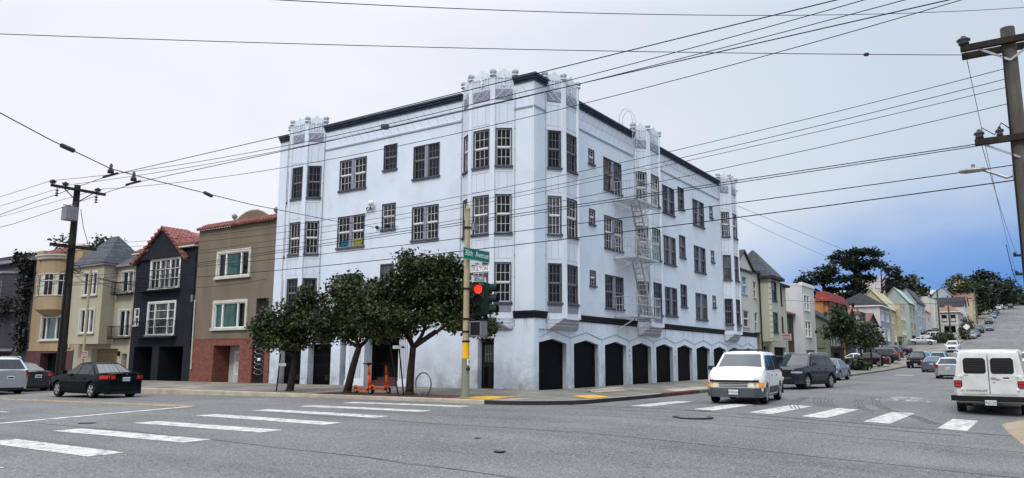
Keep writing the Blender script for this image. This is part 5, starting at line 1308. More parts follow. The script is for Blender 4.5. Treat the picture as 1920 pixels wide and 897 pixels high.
def streetsign(lab, c, ax, w_, h_, mat, txt, tm, size, frame=None):
    a = V((1, 0, 0)) if ax == 'x' else V((0, -1, 0)); n = V((0, -1, 0)) if ax == 'x' else V((-1, 0, 0))
    t = thing('street_sign', lab, 'street sign', c); m = MB(); c = V(c)
    m.beam(c - a*w_/2, c + a*w_/2, .02, h_, mat); m.build('plate', t)
    if frame:
        m = MB()
        for s in (-1, 1): m.beam(c - a*(w_/2-.02) + n*.012 + V((0, 0, s*(h_/2-.015))), c + a*(w_/2-.02) + n*.012 + V((0, 0, s*(h_/2-.015))), .004, .012, frame)
        m.build('border', t)
    for (body, dx, dz, s, sxx) in txt: text(body, s, c + a*dx + n*.013 + V((0, 0, dz)), a, (0, 0, 1), tm, 'lettering', t, sx=sxx)
    return t
streetsign('green 30th Avenue street name sign on the signal pole', (px_+.38, py_-.13, 5.22), 'x', 1.5, .42, M['green'], [('30th  Avenue', 0, .02, .3, .86)], M['white'], .2, M['white'])
streetsign('white FULTON street name sign below the green sign', (px_+.08, py_-.52, 4.68), 'y', .78, .24, M['white'], [('FULTON', 0, 0, .2, .85)], M['black'], .2, M['black'])
streetsign('white 30TH AVE street name sign under the FULTON sign', (px_+.5, py_-.16, 4.36), 'x', .8, .26, M['white'], [('30TH AVE', 0, 0, .19, .72)], M['black'], .2, M['black'])
streetsign('thin white sign bearing a block number above the FULTON sign', (px_+.3, py_-.2, 4.9), 'x', .6, .12, M['white'], [('4300', 0, 0, .1, 1)], M['black'], .1)
def lens(mb_h, mb_l, c, n, mat, hood=.26):
    n = V(n); c = V(c); t = n.orthogonal().normalized(); b = n.cross(t)
    ring = [(t*math.cos(2*math.pi*i/18) + b*math.sin(2*math.pi*i/18)) for i in range(18)]
    mb_l.grid([[c + n*.012 + q*r for q in ring] for r in (.001, .09, .145)], mat, True)
    up_ = V((0, 0, 1)); hd = [q for q in sorted(ring, key=lambda q: math.atan2(q.dot(n.cross(up_)), q.dot(up_))) if q.dot(up_) > -.62]
    mb_h.grid([[c + n*e + q*r for q in hd] for e, r in ((0, .155), (hood, .155), (hood, .165), (0, .165))], M['sigg'])
def signal_head(lab, c, n, lit):
    t = thing('traffic_light', lab, 'traffic light', c); n = V(n).normalized(); s = n.cross(V((0, 0, 1))); c = V(c)
    m = MB(); hood = MB(); lens_ = []
    for k in range(3):
        z = c.z + .62 - .36*k
        p = V((c.x, c.y, z)); F = [p - n*.2 - s*.16 - V((0, 0, .17)), p - n*.2 + s*.16 - V((0, 0, .17)), p + s*.17 - V((0, 0, .175)), p - s*.17 - V((0, 0, .175))]
        m.hexa(F + [q + V((0, 0, .34)) for q in F], M['sigg'])
        l = MB(); lens(hood, l, p + n*.004, n, M['red_on'] if (lit and k == 0) else M['lensd']); lens_.append(l)
    b = m.build('housing', t); hood.build('visor', b)
    for l in lens_: l.build('lens', t)
    for dz in (.82, -.32): m = MB(); m.tube([c - n*.1 + V((0, 0, dz)), V((px_, py_, c.z+dz))], .025, M['sigg'], 6); m.build('bracket', t)
    return t
signal_head('traffic light facing the street with its red lens lit', (-5.62, -1.33, 3.38), (-.86, -.5, 0), True)
signal_head('dark green traffic light turned sideways with three hooded lenses', (-5.3, -1.62, 3.42), (.25, -.97, 0), False)
t = thing('pedestrian_signal', 'pedestrian signal in a pale grey box low on the signal pole', 'pedestrian signal', (-5.65, -1.35, 2.6))
m = MB(); m.box(-5.86, -5.56, -1.62, -1.2, 2.42, 2.86, M['black']); b_ = m.build('housing', t)
m = MB(); 
for q in ((-5.89, -5.855, -1.65, -1.61, 2.4, 2.88), (-5.89, -5.855, -1.21, -1.17, 2.4, 2.88), (-5.89, -5.54, -1.66, -1.16, 2.861, 2.9), (-5.89, -5.54, -1.66, -1.16, 2.38, 2.419)): m.box(*q, M['sashg'])
m.box(-5.9, -5.54, -1.665, -1.63, 2.42, 2.86, M['sashg']); m.build('visor', t)
for za_, zb_q in ((2.93, 2.98), (2.36, 2.4)):
    m = MB(); m.tube([(-5.7, -1.3, za_), (px_, py_, zb_q)], .025, M['sigg'], 6); m.build('bracket', t)
t = thing('push_button', 'small pedestrian push button and white plate on the olive pole base', 'push button', (px_, py_-.15, 1.4))
m = MB(); m.box(px_-.14, px_+.0, py_-.2, py_-.17, 1.42, 1.64, M['white']); m.build('plate', t)
m = MB(); m.tube([(px_-.07, py_-.21, 1.3), (px_-.07, py_-.12, 1.3)], .055, M['sigg'], 10); m.build('button', t)
m = MB(); m.box(px_-.09, px_-.05, py_-.205, py_-.2, 1.47, 1.59, M['black']); m.build('symbol', t)

m = MB(); zc = zs_(-5.7, .85, 0)
m.tube([(-5.75, .95 + .36*math.sin(a), zc + .42 - .40*math.cos(a)) for a in [.35 + (2*math.pi-.7)*i/30 for i in range(31)]], .028, M['rack'], 10)
t = thing('bike_rack', 'grey steel hoop bicycle rack standing on the pavement by the biggest street tree', 'bike rack', (-5.75, .95, zc)); m.build('hoop', t, True)
m = MB()
for s in (-1, 1): m.box(-5.83, -5.67, .95+s*.12-.05, .95+s*.12+.05, zc-.005, zc+.035, M['rack'])
m.build('foot_plate', t)

def scooter(lab, x, y, rz):
    t = thing('kick_scooter', lab, 'scooter', (x, y, zs_(x, y, 0)), rz, 'orange scooters parked by the middle street tree'); O = M['orange']
    m = MB(); m.hexa([(-.42, -.075, .12), (.3, -.075, .12), (.3, .075, .12), (-.42, .075, .12), (-.42, -.075, .18), (.3, -.075, .18), (.3, .075, .18), (-.42, .075, .18)], O)
    m.hexa([(.28, -.06, .13), (.44, -.05, .3), (.44, .05, .3), (.28, .06, .13), (.24, -.06, .185), (.38, -.05, .36), (.38, .05, .36), (.24, .06, .185)], O); m.build('deck', t, world=False)
    m = MB(); m.box(-.38, .2, -.065, .065, .181, .19, M['black']); m.build('grip_mat', t, world=False)
    m = MB(); m.tube([(.41, 0, .3), (.36, 0, .7)], [.06, .05], O, 8); m.tube([(.36, 0, .7), (.31, 0, 1.1)], [.045, .035], O, 8); m.tube([(.43, 0, .32), (.5, 0, .13)], .045, O, 8); m.build('stem', t, True, world=False)
    m = MB(); m.tube([(.3, -.25, 1.13), (.31, -.1, 1.12), (.31, .1, 1.12), (.3, .25, 1.13)], .022, M['black'], 8); m.box(.28, .36, -.06, .06, 1.08, 1.17, M['black']); m.build('handlebar', t, world=False)
    for xw, yw in ((.5, 0), (-.46, 0)):
        m = MB(); m.tube([(xw, -.03, .125), (xw, .03, .125)], .125, M['rubber'], 16); w_ = m.build('wheel', t, world=False)
        m = MB(); m.tube([(xw, -.034, .125), (xw, .034, .125)], .065, M['steel'], 12); m.build('rim', w_, world=False)
    m = MB(); m.tube([(-.46 + .16*math.cos(a), 0, .125 + .16*math.sin(a)) for a in [.3+.25*i for i in range(9)]], .04, O, 6); m.build('fender', t, world=False)
scooter('orange kick scooter nearer the kerb by the middle street tree', -5.5, 4.15, R(-100))
scooter('orange kick scooter standing behind the first by the middle street tree', -4.9, 3.85, R(-97))

# ------------------------------------------------------------------ utility poles
ux, uy = -5.5, 27.2
up_t = thing('utility_pole', 'dark wooden utility pole with grey box and two crossarms before the tan house', 'utility pole', (ux, uy, -.1))
m = MB(); m.tube([(ux, uy, -.4), (ux, uy, 11.3)], [.25, .165], M['wood'], 12); m.build('post', up_t, True, sharp=40)
def arm(p, a, b, w_, mat): 
    m = MB(); m.beam(a, b, w_, w_*1.1, mat); return m.build('crossarm', p)
a1 = arm(up_t, (ux-1.5, uy-.2, 11.0), (ux+1.5, uy-.2, 11.0), .13, M['wood'])
a2 = arm(up_t, (ux-1.25, uy-.22, 7.75), (ux+1.25, uy-.22, 7.75), .15, M['wood'])
def insul(p, c, s=1.0):
    m = MB(); m.lathe(c, [(.02, -.12), (.02, 0), (.1*s, .02), (.1*s, .06), (.06*s, .07), (.13*s, .11), (.12*s, .15), (.05*s, .18), (.05*s, .22), (.001, .24)], M['insul'], 10); return m.build('insulator', p, True)
for x in (-1.42, -.75, 1.05): insul(a1, (ux+x, uy-.2, 11.1), 1.5)
for x in (-1.2, .95):
    m = MB(); 
    for k in range(3): m.lathe((ux+x, uy-.3, 10.4+.14*k), [(.001, 0), (.09, .02), (.09, .06), (.03, .1), (.03, .14)], M['insul'], 8)
    m.tube([(ux+x, uy-.28, 10.8), (ux+x, uy-.2, 11.0)], .02, M['iron'], 5); m.build('fuse_holder', a1)
m = MB()
for s in (-1, 1): m.beam((ux+s*.8, uy-.2, 10.95), (ux, uy-.17, 10.3), .03, .05, M['wood'])
m.build('brace', up_t)
m = MB(); m.box(ux-.82, ux-.16, uy-.75, uy-.2, 9.15, 9.9, M['lgrey']); bx_ = m.build('equipment_box', up_t)
m = MB(); m.box(ux-.5, ux-.46, uy-.77, uy-.75, 9.15, 9.9, M['steel']); m.tube([(ux-.3, uy-.6, 9.95), (ux-.3, uy-.6, 10.25)], .05, M['insul'], 8); m.tube([(ux-.9, uy-.5, 9.97), (ux-.2, uy-.5, 9.97)], .03, M['lgrey'], 6); m.build('box_fitting', bx_)
m = MB()
m.tube([(ux-.2, uy-.5, 9.1), (ux-.05, uy-.5, 8.7), (ux-.1, uy-.35, 8.3), (ux-.3, uy-.3, 7.85)], .02, M['wire'], 5)
m.tube([(ux+.1, uy-.4, 9.9), (ux+.3, uy-.45, 8.9), (ux+.6, uy-.4, 8.2), (ux+.8, uy-.25, 7.8)], .018, M['wire'], 5)
m.tube([(ux-.22, uy-.12, -.2), (ux-.2, uy-.12, 7.6)], .05, M['wire'], 6)
for i in range(3): m.tube([(ux-.9+.3*i, uy-.3, 7.7), (ux-.6+.3*i, uy-.3, 7.45), (ux-.2+.1*i, uy-.28, 7.1)], .016, M['wire'], 5)
m.tube([(ux + .2 + .25*math.cos(a*.5), uy-.3, 6.5 + .22*math.sin(a*.5)) for a in range(26)], .02, M['wire'], 5)
m.build('pole_cable', up_t)
m = MB()
for i in range(12): m.box(ux-.42, ux-.2, uy-.3, uy-.27, .9+.5*i-.02, .9+.5*i+.02, M['wood']) if i < 3 else None
m.build('climbing_step', up_t)

qx, qy = -5.9, -17.15
rp = thing('utility_pole', 'weathered wooden utility pole at the right edge with paired crossarms', 'utility pole', (qx, qy, .3))
m = MB(); m.tube([(qx, qy, .1), (qx, qy, 9.45)], [.2, .15], M['woodg'], 14); m.build('post', rp, True, sharp=40)
b1 = arm(rp, (qx-.2, qy-1.3, 9.08), (qx-.2, qy+.98, 9.08), .13, M['wood']); b2 = arm(rp, (qx+.2, qy-1.3, 9.02), (qx+.2, qy+.98, 9.02), .13, M['wood'])
b3 = arm(rp, (qx-.2, qy-1.2, 6.72), (qx-.2, qy+.86, 6.72), .13, M['wood'])
insul(b1, (qx-.2, qy+.9, 9.16), 1.2); insul(b1, (qx-.2, qy-1.2, 9.16), 1.2); insul(b3, (qx-.2, qy+.76, 6.8), .9); insul(b3, (qx-.2, qy+.35, 6.8), .7)
m = MB(); m.beam((qx-.2, qy+.6, 9.0), (qx-.17, qy, 8.6), .02, .05, M['steel']); m.beam((qx-.2, qy-.6, 9.0), (qx-.17, qy, 8.6), .02, .05, M['steel']); m.build('crossarm_brace', rp)
m = MB(); m.beam((qx-.2, qy+.7, 6.66), (qx-.17, qy, 6.25), .02, .05, M['steel']); m.build('crossarm_brace', rp)
m = MB(); m.tube([(qx-.2, qy+.7, 6.8), (qx-.25, qy+.7, 7.05), (qx-.2, qy+.45, 6.85), (qx-.25, qy+.3, 7.1), (qx-.2, qy+.1, 6.9)], .015, M['wire'], 5)
m.tube([(qx-.18, qy+.13, 9.0), (qx-.19, qy+.14, 6), (qx-.21, qy+.16, .4)], .02, M['wire'], 5); m.build('pole_cable', rp)
sl_ = thing('street_lamp', 'grey cobra head street lamp on a curved arm from the weathered pole', 'street lamp', (qx, qy, 5.9))
m = MB(); m.tube([(qx, qy+.15, 5.88), (qx, qy+.3, 5.84), (qx, qy+.52, 5.96), (qx, qy+.75, 6.08)], .032, M['steel'], 8); m.box(qx-.06, qx+.06, qy+.1, qy+.18, 5.78, 6.0, M['steel']); m.build('arm', sl_, True, sharp=40)
m = MB(); m.grid([[(qx + .12*s*math.cos(a), qy+.68 + t*.58, 6.1 + (.075 if math.sin(a) > 0 else .05)*s*math.sin(a)) for a in [2*math.pi*i/12 for i in range(12)]] for t, s in ((0, .3), (.08, .8), (.3, 1), (.75, 1.1), (.95, .7), (1, .1))], M['steel'], True); hd_ = m.build('lamp_head', sl_, True)
m = MB(); m.tube([(qx, qy+.95, 6.17), (qx, qy+.95, 6.25)], .04, M['lgrey'], 8); m.build('photocell', hd_)

# second pole of the avenue, beyond the frame's right side but for its arms
t = thing('utility_pole', 'utility pole up the avenue whose two crossarm ends poke into view', 'utility pole', (46, -18, .9))
m = MB(); m.tube([(46, -18, .4), (46, -18, 11)], [.17, .13], M['woodg'], 10); m.build('post', t, True, sharp=40)
for z in (10.0, 8.5): 
    a_ = arm(t, (46, -19.8, z), (46, -16.1, z), .16, M['wood']); insul(a_, (46, -16.2, z+.08), 1.2)
def avpole(x, y, h_, lab, armz=()):
    t = thing('utility_pole', lab, 'utility pole', (x, y, zr(x, KY)+.1)); m = MB(); m.tube([(x, y, zr(x, KY)-.4), (x, y, h_)], [.2, .13], M['woodg'], 8); m.build('post', t, True, sharp=40)
    for z in armz: arm(t, (x, y-1.4, z), (x, y+1.4, z), .14, M['wood'])
avpole(150, -1.1, 16.0, 'tall bare wooden pole left of the orange roofed corner house')
avpole(151, -2.8, 14.9, 'slightly shorter dark pole before the orange roofed corner house')
avpole(232, -3.2, 22.5, 'thin pole half way up the hill against the dark trees')
avpole(300, -3.4, 29.6, 'thin pole near the crest among the dark trees')
avpole(395, -17.5, 37, 'distant pole at the crest on the right side of the avenue', (36,))

def signpost(x, y, h_, w_, hh, lab, plate, ax='y', lines=3, diamond=False, off=0):
    z = zr(x, KY if x > 0 else y) + .12 if x > 0 else zs_(x, y, 0)
    t = thing('sign_post', lab, 'sign post', (x, y, z)); m = MB(); m.tube([(x, y, z-.1), (x, y, z+h_)], .035 if h_ < 4 else .07, M['steel'] if h_ < 4 else M['polem'], 8); m.build('post', t)
    m = MB(); c = z + h_ - hh/2 - .05 if h_ < 4 else z + 1.75
    if diamond:
        k = w_/2; m.prism([(0, -k), (k, 0), (0, k), (-k, 0)], lambda p, d: (x - .06 - d, y - p[0], c + p[1]), 0, .02, plate)
    else: m.box(x-.08, x-.06, y-w_/2+off, y+w_/2+off, c-hh/2, c+hh/2, plate)
    pl = m.build('plate', t)
    if lines:
        m = MB()
        for i in range(lines): m.box(x-.086, x-.081, y-w_*.38+off, y+w_*(.36-.05*i)+off, c+hh*.28-hh*.28*i-.02, c+hh*.28-hh*.28*i+.03, M['brickr'] if i != 1 else M['lgrey'])
        m.build('lettering', pl)
M['pinks'] = basic('faded_pink_sign', (.4, .27, .28), .6, .2, 5)
signpost(-5.5, 24.9, 6.3, .62, .42, 'slim beige lamp standard with a small pinkish sign by the cream house', M['pinks'], off=-.3)
signpost(22.3, -4.3, 2.9, .62, .42, 'pinkish parking sign on a thin post behind the dark suv', M['pinks'])
signpost(155, -5.4, 3.2, 1.3, 1.0, 'white diamond road sign up the avenue by the corner house', M['white'], lines=0, diamond=True)
signpost(63, -3.2, 1.5, .3, .06, 'short grey post on the pavement beyond the avenue trees', M['steel'], lines=0)

# ------------------------------------------------------------------ wires
def quad3(p):
    (a, A), (b, B_), (c, C_) = p
    def f(y): return A*(y-b)*(y-c)/((a-b)*(a-c)) + B_*(y-a)*(y-c)/((b-a)*(b-c)) + C_*(y-a)*(y-b)/((c-a)*(c-b))
    return f
def wire(lab, pts, r, group=None, name='overhead_wire', cat='wire'):
    m = MB(); m.tube(pts, r, M['wire'], 5); return solo(m, name, lab, cat, group, smooth=True)
def wirey(lab, x0, x1, y0, y1, p, r, **k):
    f = quad3(p); n = 30
    return wire(lab, [(x0 + (x1-x0)*i/n, y0 + (y1-y0)*i/n, f(y0 + (y1-y0)*i/n)) for i in range(n+1)], r, **k)
def sag(a, b, s, n=16): return [V(a).lerp(V(b), i/n) - V((0, 0, 4*s*(i/n)*(1-i/n))) for i in range(n+1)]
tg = 'trolley wires over the street'
for x, z, lab in ((-17.4, 5.9, 'trolley wire passing the lower left hanger, upper of the two'), (-16.65, 5.9, 'trolley wire passing the right hanger, lower of the two')):
    wire(lab, [(x, -30, z+.02), (x, -13.5, z), (x, -5.7, z-.03), (x, 1.0, z+.02), (x, 7.5, 5.5), (x, 22, 5.2), (x, 40, 5.7), (x, 70, 5.4)], .008)
for x, p, lab in ((-7.0, ((-9.5, 10.29), (4.26, 10.11), (27, 11.25)), 'power wire from the left insulator of the dark pole'), (-5.9, ((-8.9, 10.53), (-.6, 10.4), (27, 11.25)), 'power wire from the middle insulator of the dark pole'), (-4.4, ((-8.3, 10.5), (7.4, 10.2), (27, 11.25)), 'power wire from the right insulator of the dark pole')):
    f = quad3(p); n = 30
    wire(lab, [(x, -24 + 51*i/n, f(-24 + 51*i/n)) for i in range(n+1)] + [(x, 27.1 + 3*i, 11.25 - .11*i + .006*i*i) for i in range(1, 12)], .013)
rl = [('r1', ((-17.08, 8.47), (-8.93, 7.77), (10.66, 7.19)), .009, 'topmost cable from the weathered pole across the white facade'),
      ('r2', ((-17.1, 8.22), (-8.92, 7.5), (10.64, 6.92)), .009, 'second cable down from the weathered pole across the white facade'),
      ('r3', ((-17.1, 8.01), (-8.92, 7.37), (10.61, 6.6)), .008, 'third cable down from the weathered pole, the thinnest of the bundle'),
      ('r4', ((-17.1, 7.61), (-8.9, 6.92), (10.59, 6.37)), .009, 'fourth cable down from the weathered pole across the white facade'),
      ('r5', ((-17.1, 6.75), (-8.89, 6.57), (10.57, 6.11)), .012, 'cable leaving the lower crossarm of the weathered pole'),
      ('r6', ((-17.0, 6.12), (-8.87, 5.93), (10.54, 5.8)), .012, 'cable just under the street lamp of the weathered pole'),
      ('r7', ((-17.0, 5.76), (-8.86, 5.51), (10.5, 5.31)), .014, 'thick lowest cable from the weathered pole across the facade')]
for n_, p, r, lab in rl: wirey(lab, -5.9, -5.6, -17.1, 27.1, p, r)
wirey('second strand twinned with the lower crossarm cable', -5.9, -5.6, -17.1, 27.1, ((-17.0, 6.7), (-8.89, 6.5), (10.57, 6.02)), .011)
# span wires
wire('span wire from the weathered pole out over the left of the street', sag((-6.0, -17.1, 8.75), (-23, 4, 8.4), .15), .009)
m = MB(); m.ball((-8.2, -14.4, 8.63), .07, M['insul'], 8, .6); solo(m, 'strain_insulator', 'dark strain insulator threaded on the long span wire near the weathered pole', 'insulator')
wire('high wire sweeping across the very top of the view', [(14, -27.3, 15.6)] + sag((-.8, -18.5, 11.75), (-20.0, -7.04, 7.2), .32, 24) + [(-30, -1.1, 5.6)], .008)
hs_ = [(0.0, 8.89, 7.92), (-5.5, 6.3, 7.2), (-11.5, 3.6, 6.55), (-16.65, 1.18, 6.12), (-17.4, .86, 6.08), (-19.2, -.05, 6.2), (-22, -1.5, 6.5)]
wire('span wire holding both trolley wires, bolted to the white facade', hs_, .012)
for x, y, lab in ((-17.4, .88, 'trolley wire hanger, left of the two on the span wire'), (-16.65, 1.2, 'trolley wire hanger, right of the two on the span wire')):
    t = thing('wire_hanger', lab, 'wire hanger', (x, y, 6.0)); m = MB(); m.lathe((x, y, 5.98), [(.001, 0), (.08, 0), (.07, .07), (.035, .12), (.04, .2), (.001, .24)], M['insul'], 8); m.build('insulator', t, True)
    m = MB(); m.tube([(x, y-.32, 5.93), (x, y+.32, 5.92)], .028, M['iron'], 6); m.build('clip', t)
for q, lab in (((-18.75, .18, 6.17), 'barrel insulator on the left end of the span wire'), ((-13.6, 2.62, 6.36), 'barrel insulator on the right part of the span wire')):
    m = MB(); m.tube([V(q)+V((-.16, -.07, .01)), V(q)-V((-.16, -.07, .01))], .055, M['insul'], 8); solo(m, 'strain_insulator', lab, 'insulator')
# service drops to the row houses and lines up the avenue
for b, s, lab in (((0, 29.9, 6.3), .25, 'service cable from the dark pole to the cream and navy party wall'), ((0, 23.6, 5.6), .35, 'service cable from the dark pole to the taupe house corner'), ((0, 23.7, 5.1), .6, 'slack service cable from the dark pole to the navy house'), ((-.9, 33, 6.5), .4, 'slack cable loop from the dark pole to the cream bay'), ((0, 50, 6.9), .3, 'cable from the dark pole to the plum grey house'), ((0, 46, 5.4), .3, 'lower cable from the dark pole to the plum grey house')):
    wire(lab, sag((ux, uy-.1, 6.55), b, s), .013)
for z, lab in ((6.2, 'upper telephone cable before the row houses'), (5.85, 'lower telephone cable before the row houses')): wire(lab, sag((ux, uy, z), (-5.7, 75, z+.2), .6), .014)
wire('thin telephone wire drooping from the dark pole over the taupe windows', sag((ux, uy, 6.4), (-.02, 17.2, 5.9), .7), .011)
wire('thin line from the crossarm end of the weathered pole up the avenue', sag((-5.9, -16.25, 9.15), (46, -16.2, 8.6), .8), .008)
wire('second thin line from the weathered pole up the avenue', sag((-5.9, -16.4, 6.8), (46, -16.4, 10.1), .5), .008)
wire('looping cable at the crossarm ends up the avenue', [(20, -16.2, 7.6), (26, -16.25, 6.9), (34, -16.6, 7.4), (46, -17.2, 9.4)], .018)
wire('second looping cable at the lower crossarm up the avenue', [(28, -16.2, 7.1), (34, -16.4, 6.5), (40, -16.8, 7.2), (46, -17.4, 8.6)], .018)
wire('thin pair of lines from the far bay corner, upper one', sag((25.5, -.4, 12.4), (232, -3.2, 21.5), 1.0), .014)
wire('thin pair of lines from the far bay corner, lower one', sag((25.5, -.5, 11.6), (150, -1.1, 14.9), .8), .012)
for i, (xa, ya, za, xb, yb, zb) in enumerate(((46, -16.2, 8.6, 150, -1.1, 14.8), (46, -16.3, 8.5, 232, -3.2, 21.8), (46, -17, 8.5, 151, -2.8, 13.2), (90, -17, 10, 38, .2, 6.6), (100, -17, 11, 46, .2, 6.8), (46, -16.5, 8.4, 300, -3.4, 28.6))):
    wire(['upper line crossing the avenue to the tall bare pole', 'line crossing the avenue to the pole on the hill', 'line crossing the avenue to the shorter dark pole', 'drop line crossing before the lemon house', 'drop line crossing before the clapboard house', 'line crossing the avenue to the pole near the crest'][i], sag((xa, ya, za), (xb, yb, zb), .7), .014)
t = thing('wall_cable', 'dark cable with black clamps strung under the second floor windows of the facade', 'cable', (-.1, 9, 7.9))
m = MB(); m.tube([(-.06, 8.9, 7.92), (-.08, 8.0, 7.9), (-.08, 7.6, 7.85)], .012, M['wire'], 5)
for y in (9.0, 8.3): m.ball((-.08, y, 7.95), .09, M['iron'], 8)
m.build('cable', t)

# ------------------------------------------------------------------ far vegetation
def rel(o, r, u, f=0): return V(o) + RV*r + FV*f + V((0, 0, u))
def cypress(lab, base, lean, h_, pads, seed):
    rg = random.Random(seed); t = thing('cypress_tree', lab, 'tree', base, 0, 'tall cypress trees on the rise'); tk = MB(); cr = MB()
    top = rel(base, lean, h_); limb(tk, base, top, .75, .25, M['bark'], rg, .03, 8, 8)
    for (r, u, w_, th) in pads:
        r *= .97; w_ *= .85; th *= 1.0; u = u*1.154 + .42
        c = rel(base, r, u, rg.uniform(-2, 2)); at = V(base).lerp(top, max(.3, min(.95, (u-2.2)/h_)))
        limb(tk, at, c, .28, .1, M['bark'], rg, .1, 5)
        subs = [(c, w_, th)] + [(c + RV*rg.uniform(-1.4, 1.4)*w_*.9 + FV*rg.uniform(-1, 1)*w_*.6 + V((0, 0, rg.uniform(-1.1, .9))), w_*rg.uniform(.35, .6), th*.7) for _s in range(2)]
        for (c, w_, th) in subs:
          limb(tk, at, c, .14, .06, M['bark'], rg, .1, 4)
          for _ in range(int(15*w_*max(th, .8))):
            a = rg.uniform(0, 6.28); q = math.sqrt(rg.random())
            p = c + RV*w_*q*math.cos(a) + FV*w_*.8*q*math.sin(a) + V((0, 0, th*(rg.uniform(-.35, .6) * (1-q*.7))))
            leaves(cr, p, (.7, .7, .3), 22, .48, M['leaf2'], rg, 0, .6, 11, .3, .25)
    tk.build('trunk', t, True); cr.build('crown', t, fix=False)
cb_ = (133.9, 13.7, 4.3)
cypress('tall flat topped cypress, right and highest of the pair on the rise', rel(cb_, 1.85, 0), 1.15, 18.6,
    [(3.6, 15.9, 2.6, .8), (.6, 15.4, 2.2, .8), (-1.2, 13.9, 1.8, .8), (3.4, 13.8, 2.4, .9), (1.0, 13.0, 2.2, .9), (-2.2, 15.0, 1.2, .6), (3.6, 11.6, 2.0, .9), (-1.6, 11.2, 1.5, .8), (2.0, 9.8, 2.2, 1.0), (-1.2, 8.4, 2.0, 1.0), (2.8, 7.2, 1.6, .9), (-.2, 6.2, 2.6, 1.3), (1.6, 5.4, 2.4, 1.2)], 3)
cypress('tall spreading cypress, left and lower of the pair on the rise', rel(cb_, -3.0, 0, 1.5), -.2, 14.8,
    [(.6, 13.0, 1.9, .8), (-1.6, 12.0, 2.2, .9), (-3.6, 10.6, 1.8, .9), (-.2, 10.8, 1.8, .8), (-4.6, 9.0, 1.7, .9), (-2.4, 9.0, 1.9, .9), (1.8, 9.3, 1.4, .8), (-5.8, 7.4, 1.5, .9), (-3.6, 7.2, 2.2, 1.0), (1.6, 7.0, 1.5, .9), (-4.6, 5.4, 2.4, 1.2), (-1.2, 5.6, 2.2, 1.1), (-7.2, 6.2, .9, .8), (1.4, 5.2, 2.0, 1.1)], 4)
def clumptree(lab, base, blobs, mat, size, seed, name='hill_tree', group=None, tr=.35, th=3.0, shell=.55):
    rg = random.Random(seed)
    return tree(name, lab, base, V(base)+V((0, 0, th)), tr, [], [(rel(base, r, u, rg.uniform(-1, 1)*w_*.4), (w_, w_, h_), c) for (r, u, w_, h_, c) in blobs], mat, size, rg, group, shell=shell, twig=True)
o = (172, 8, 10)
clumptree('round dark tree on the ridge, left of two', o, [(-2.6, 7.4, 2.2, 1.9, 800), (-.6, 9.0, 2.2, 1.9, 800), (-3.4, 5.6, 1.8, 1.8, 600), (-1.4, 5.6, 2.4, 2.2, 800), (.8, 6.5, 2.0, 2.0, 600)], M['leaf2'], .7, 11)
clumptree('round mid green tree on the ridge, right of two', rel(o, 3.6, 0, 4), [(-.8, 8.8, 2.0, 1.8, 700), (1.2, 9.0, 2.2, 1.8, 800), (2.6, 7.2, 1.9, 1.9, 600), (.2, 6.4, 2.4, 2.2, 800), (-2, 6.8, 1.6, 1.6, 400)], M['leaf3'], .7, 12)
rg = random.Random(8); bs = V((150, 8.9, 7)); t = thing('bare_tree', 'gaunt half bare tree with a straight dead trunk and few tufts', 'tree', bs); tk = MB(); cr = MB()
limb(tk, bs, bs+V((0, 0, 14.6)), .3, .09, M['bark'], rg, .01, 7)
for (r, u, w_) in ((1.2, 13.7, .7), (2.6, 13.9, .8), (3.3, 13.0, .6), (2.2, 12.5, .8), (3.6, 12.2, .5), (1.4, 11.4, .8), (.9, 9.8, 1.2)):
    c = rel(bs, r, u); limb(tk, bs+V((0, 0, u-2.6)), c, .12, .04, M['bark'], rg, .08, 5); leaves(cr, c, (w_, w_, .35), 160, .4, M['leaf2'], rg, 0, .5)
tk.build('trunk', t, True); cr.build('crown', t, fix=False)
hill = [((262, .5, 16), [(0, 6, 4, 4, 900), (2, 3, 4.5, 3.5, 900), (-2, 3, 3.5, 3, 700), (3.5, 8, 3.2, 2.6, 600)], 'leaf3', 'bushy dark tree on the hill, lowest of the roadside row'),
        ((285, -1, 18), [(0, 8, 4.2, 4, 900), (3, 5, 4.5, 4, 900), (-2, 4, 4, 4, 700), (5, 9, 3.0, 2.4, 500)], 'leaf2', 'dark spreading tree on the hill, second of the roadside row'),
        ((320, -2.5, 21), [(0, 10, 4.6, 3, 900), (4, 7.6, 4.8, 3, 900), (-3, 6, 4.5, 4, 800), (2, 4, 5, 4, 800), (0, 13, 3, 2, 500)], 'leaf2', 'tall dark conifer like tree on the hill, highest of the roadside row'),
        ((360, -5, 25), [(0, 6, 4.6, 3.4, 800), (5, 4, 4.6, 3.4, 800), (8, 2.5, 4, 3, 600), (2, 9, 3.4, 2.2, 500)], 'leaf3', 'dark tree sloping down to the crest of the avenue'),
        ((250, 3, 16), [(-1, 4, 2.6, 2.4, 500), (1.5, 3.4, 2.4, 2.2, 500)], 'leaf3', 'small green tree by the blue grey gable on the hill'),
        ((400, -6.5, 30), [(0, 4, 4, 3, 600), (4, 3, 4, 2.6, 600), (7.5, 2, 3, 2, 400)], 'leaf2', 'low dark trees end at the crest of the avenue')]
for i, (b, bl_, mt, lab) in enumerate(hill): clumptree(lab, b, bl_, M[mt], 1.0, 20+i, 'hill_tree', 'dark trees along the hill road', .4, 3)
rg = random.Random(31); bs = V((248, 1.5, 17)); t = thing('bare_tree', 'thin pale limbed tree with sparse leaves before the sand coloured block', 'tree', bs); tk = MB(); cr = MB()
limb(tk, bs, bs+V((0, 0, 7)), .3, .14, M['bark'], rg, .05, 6)
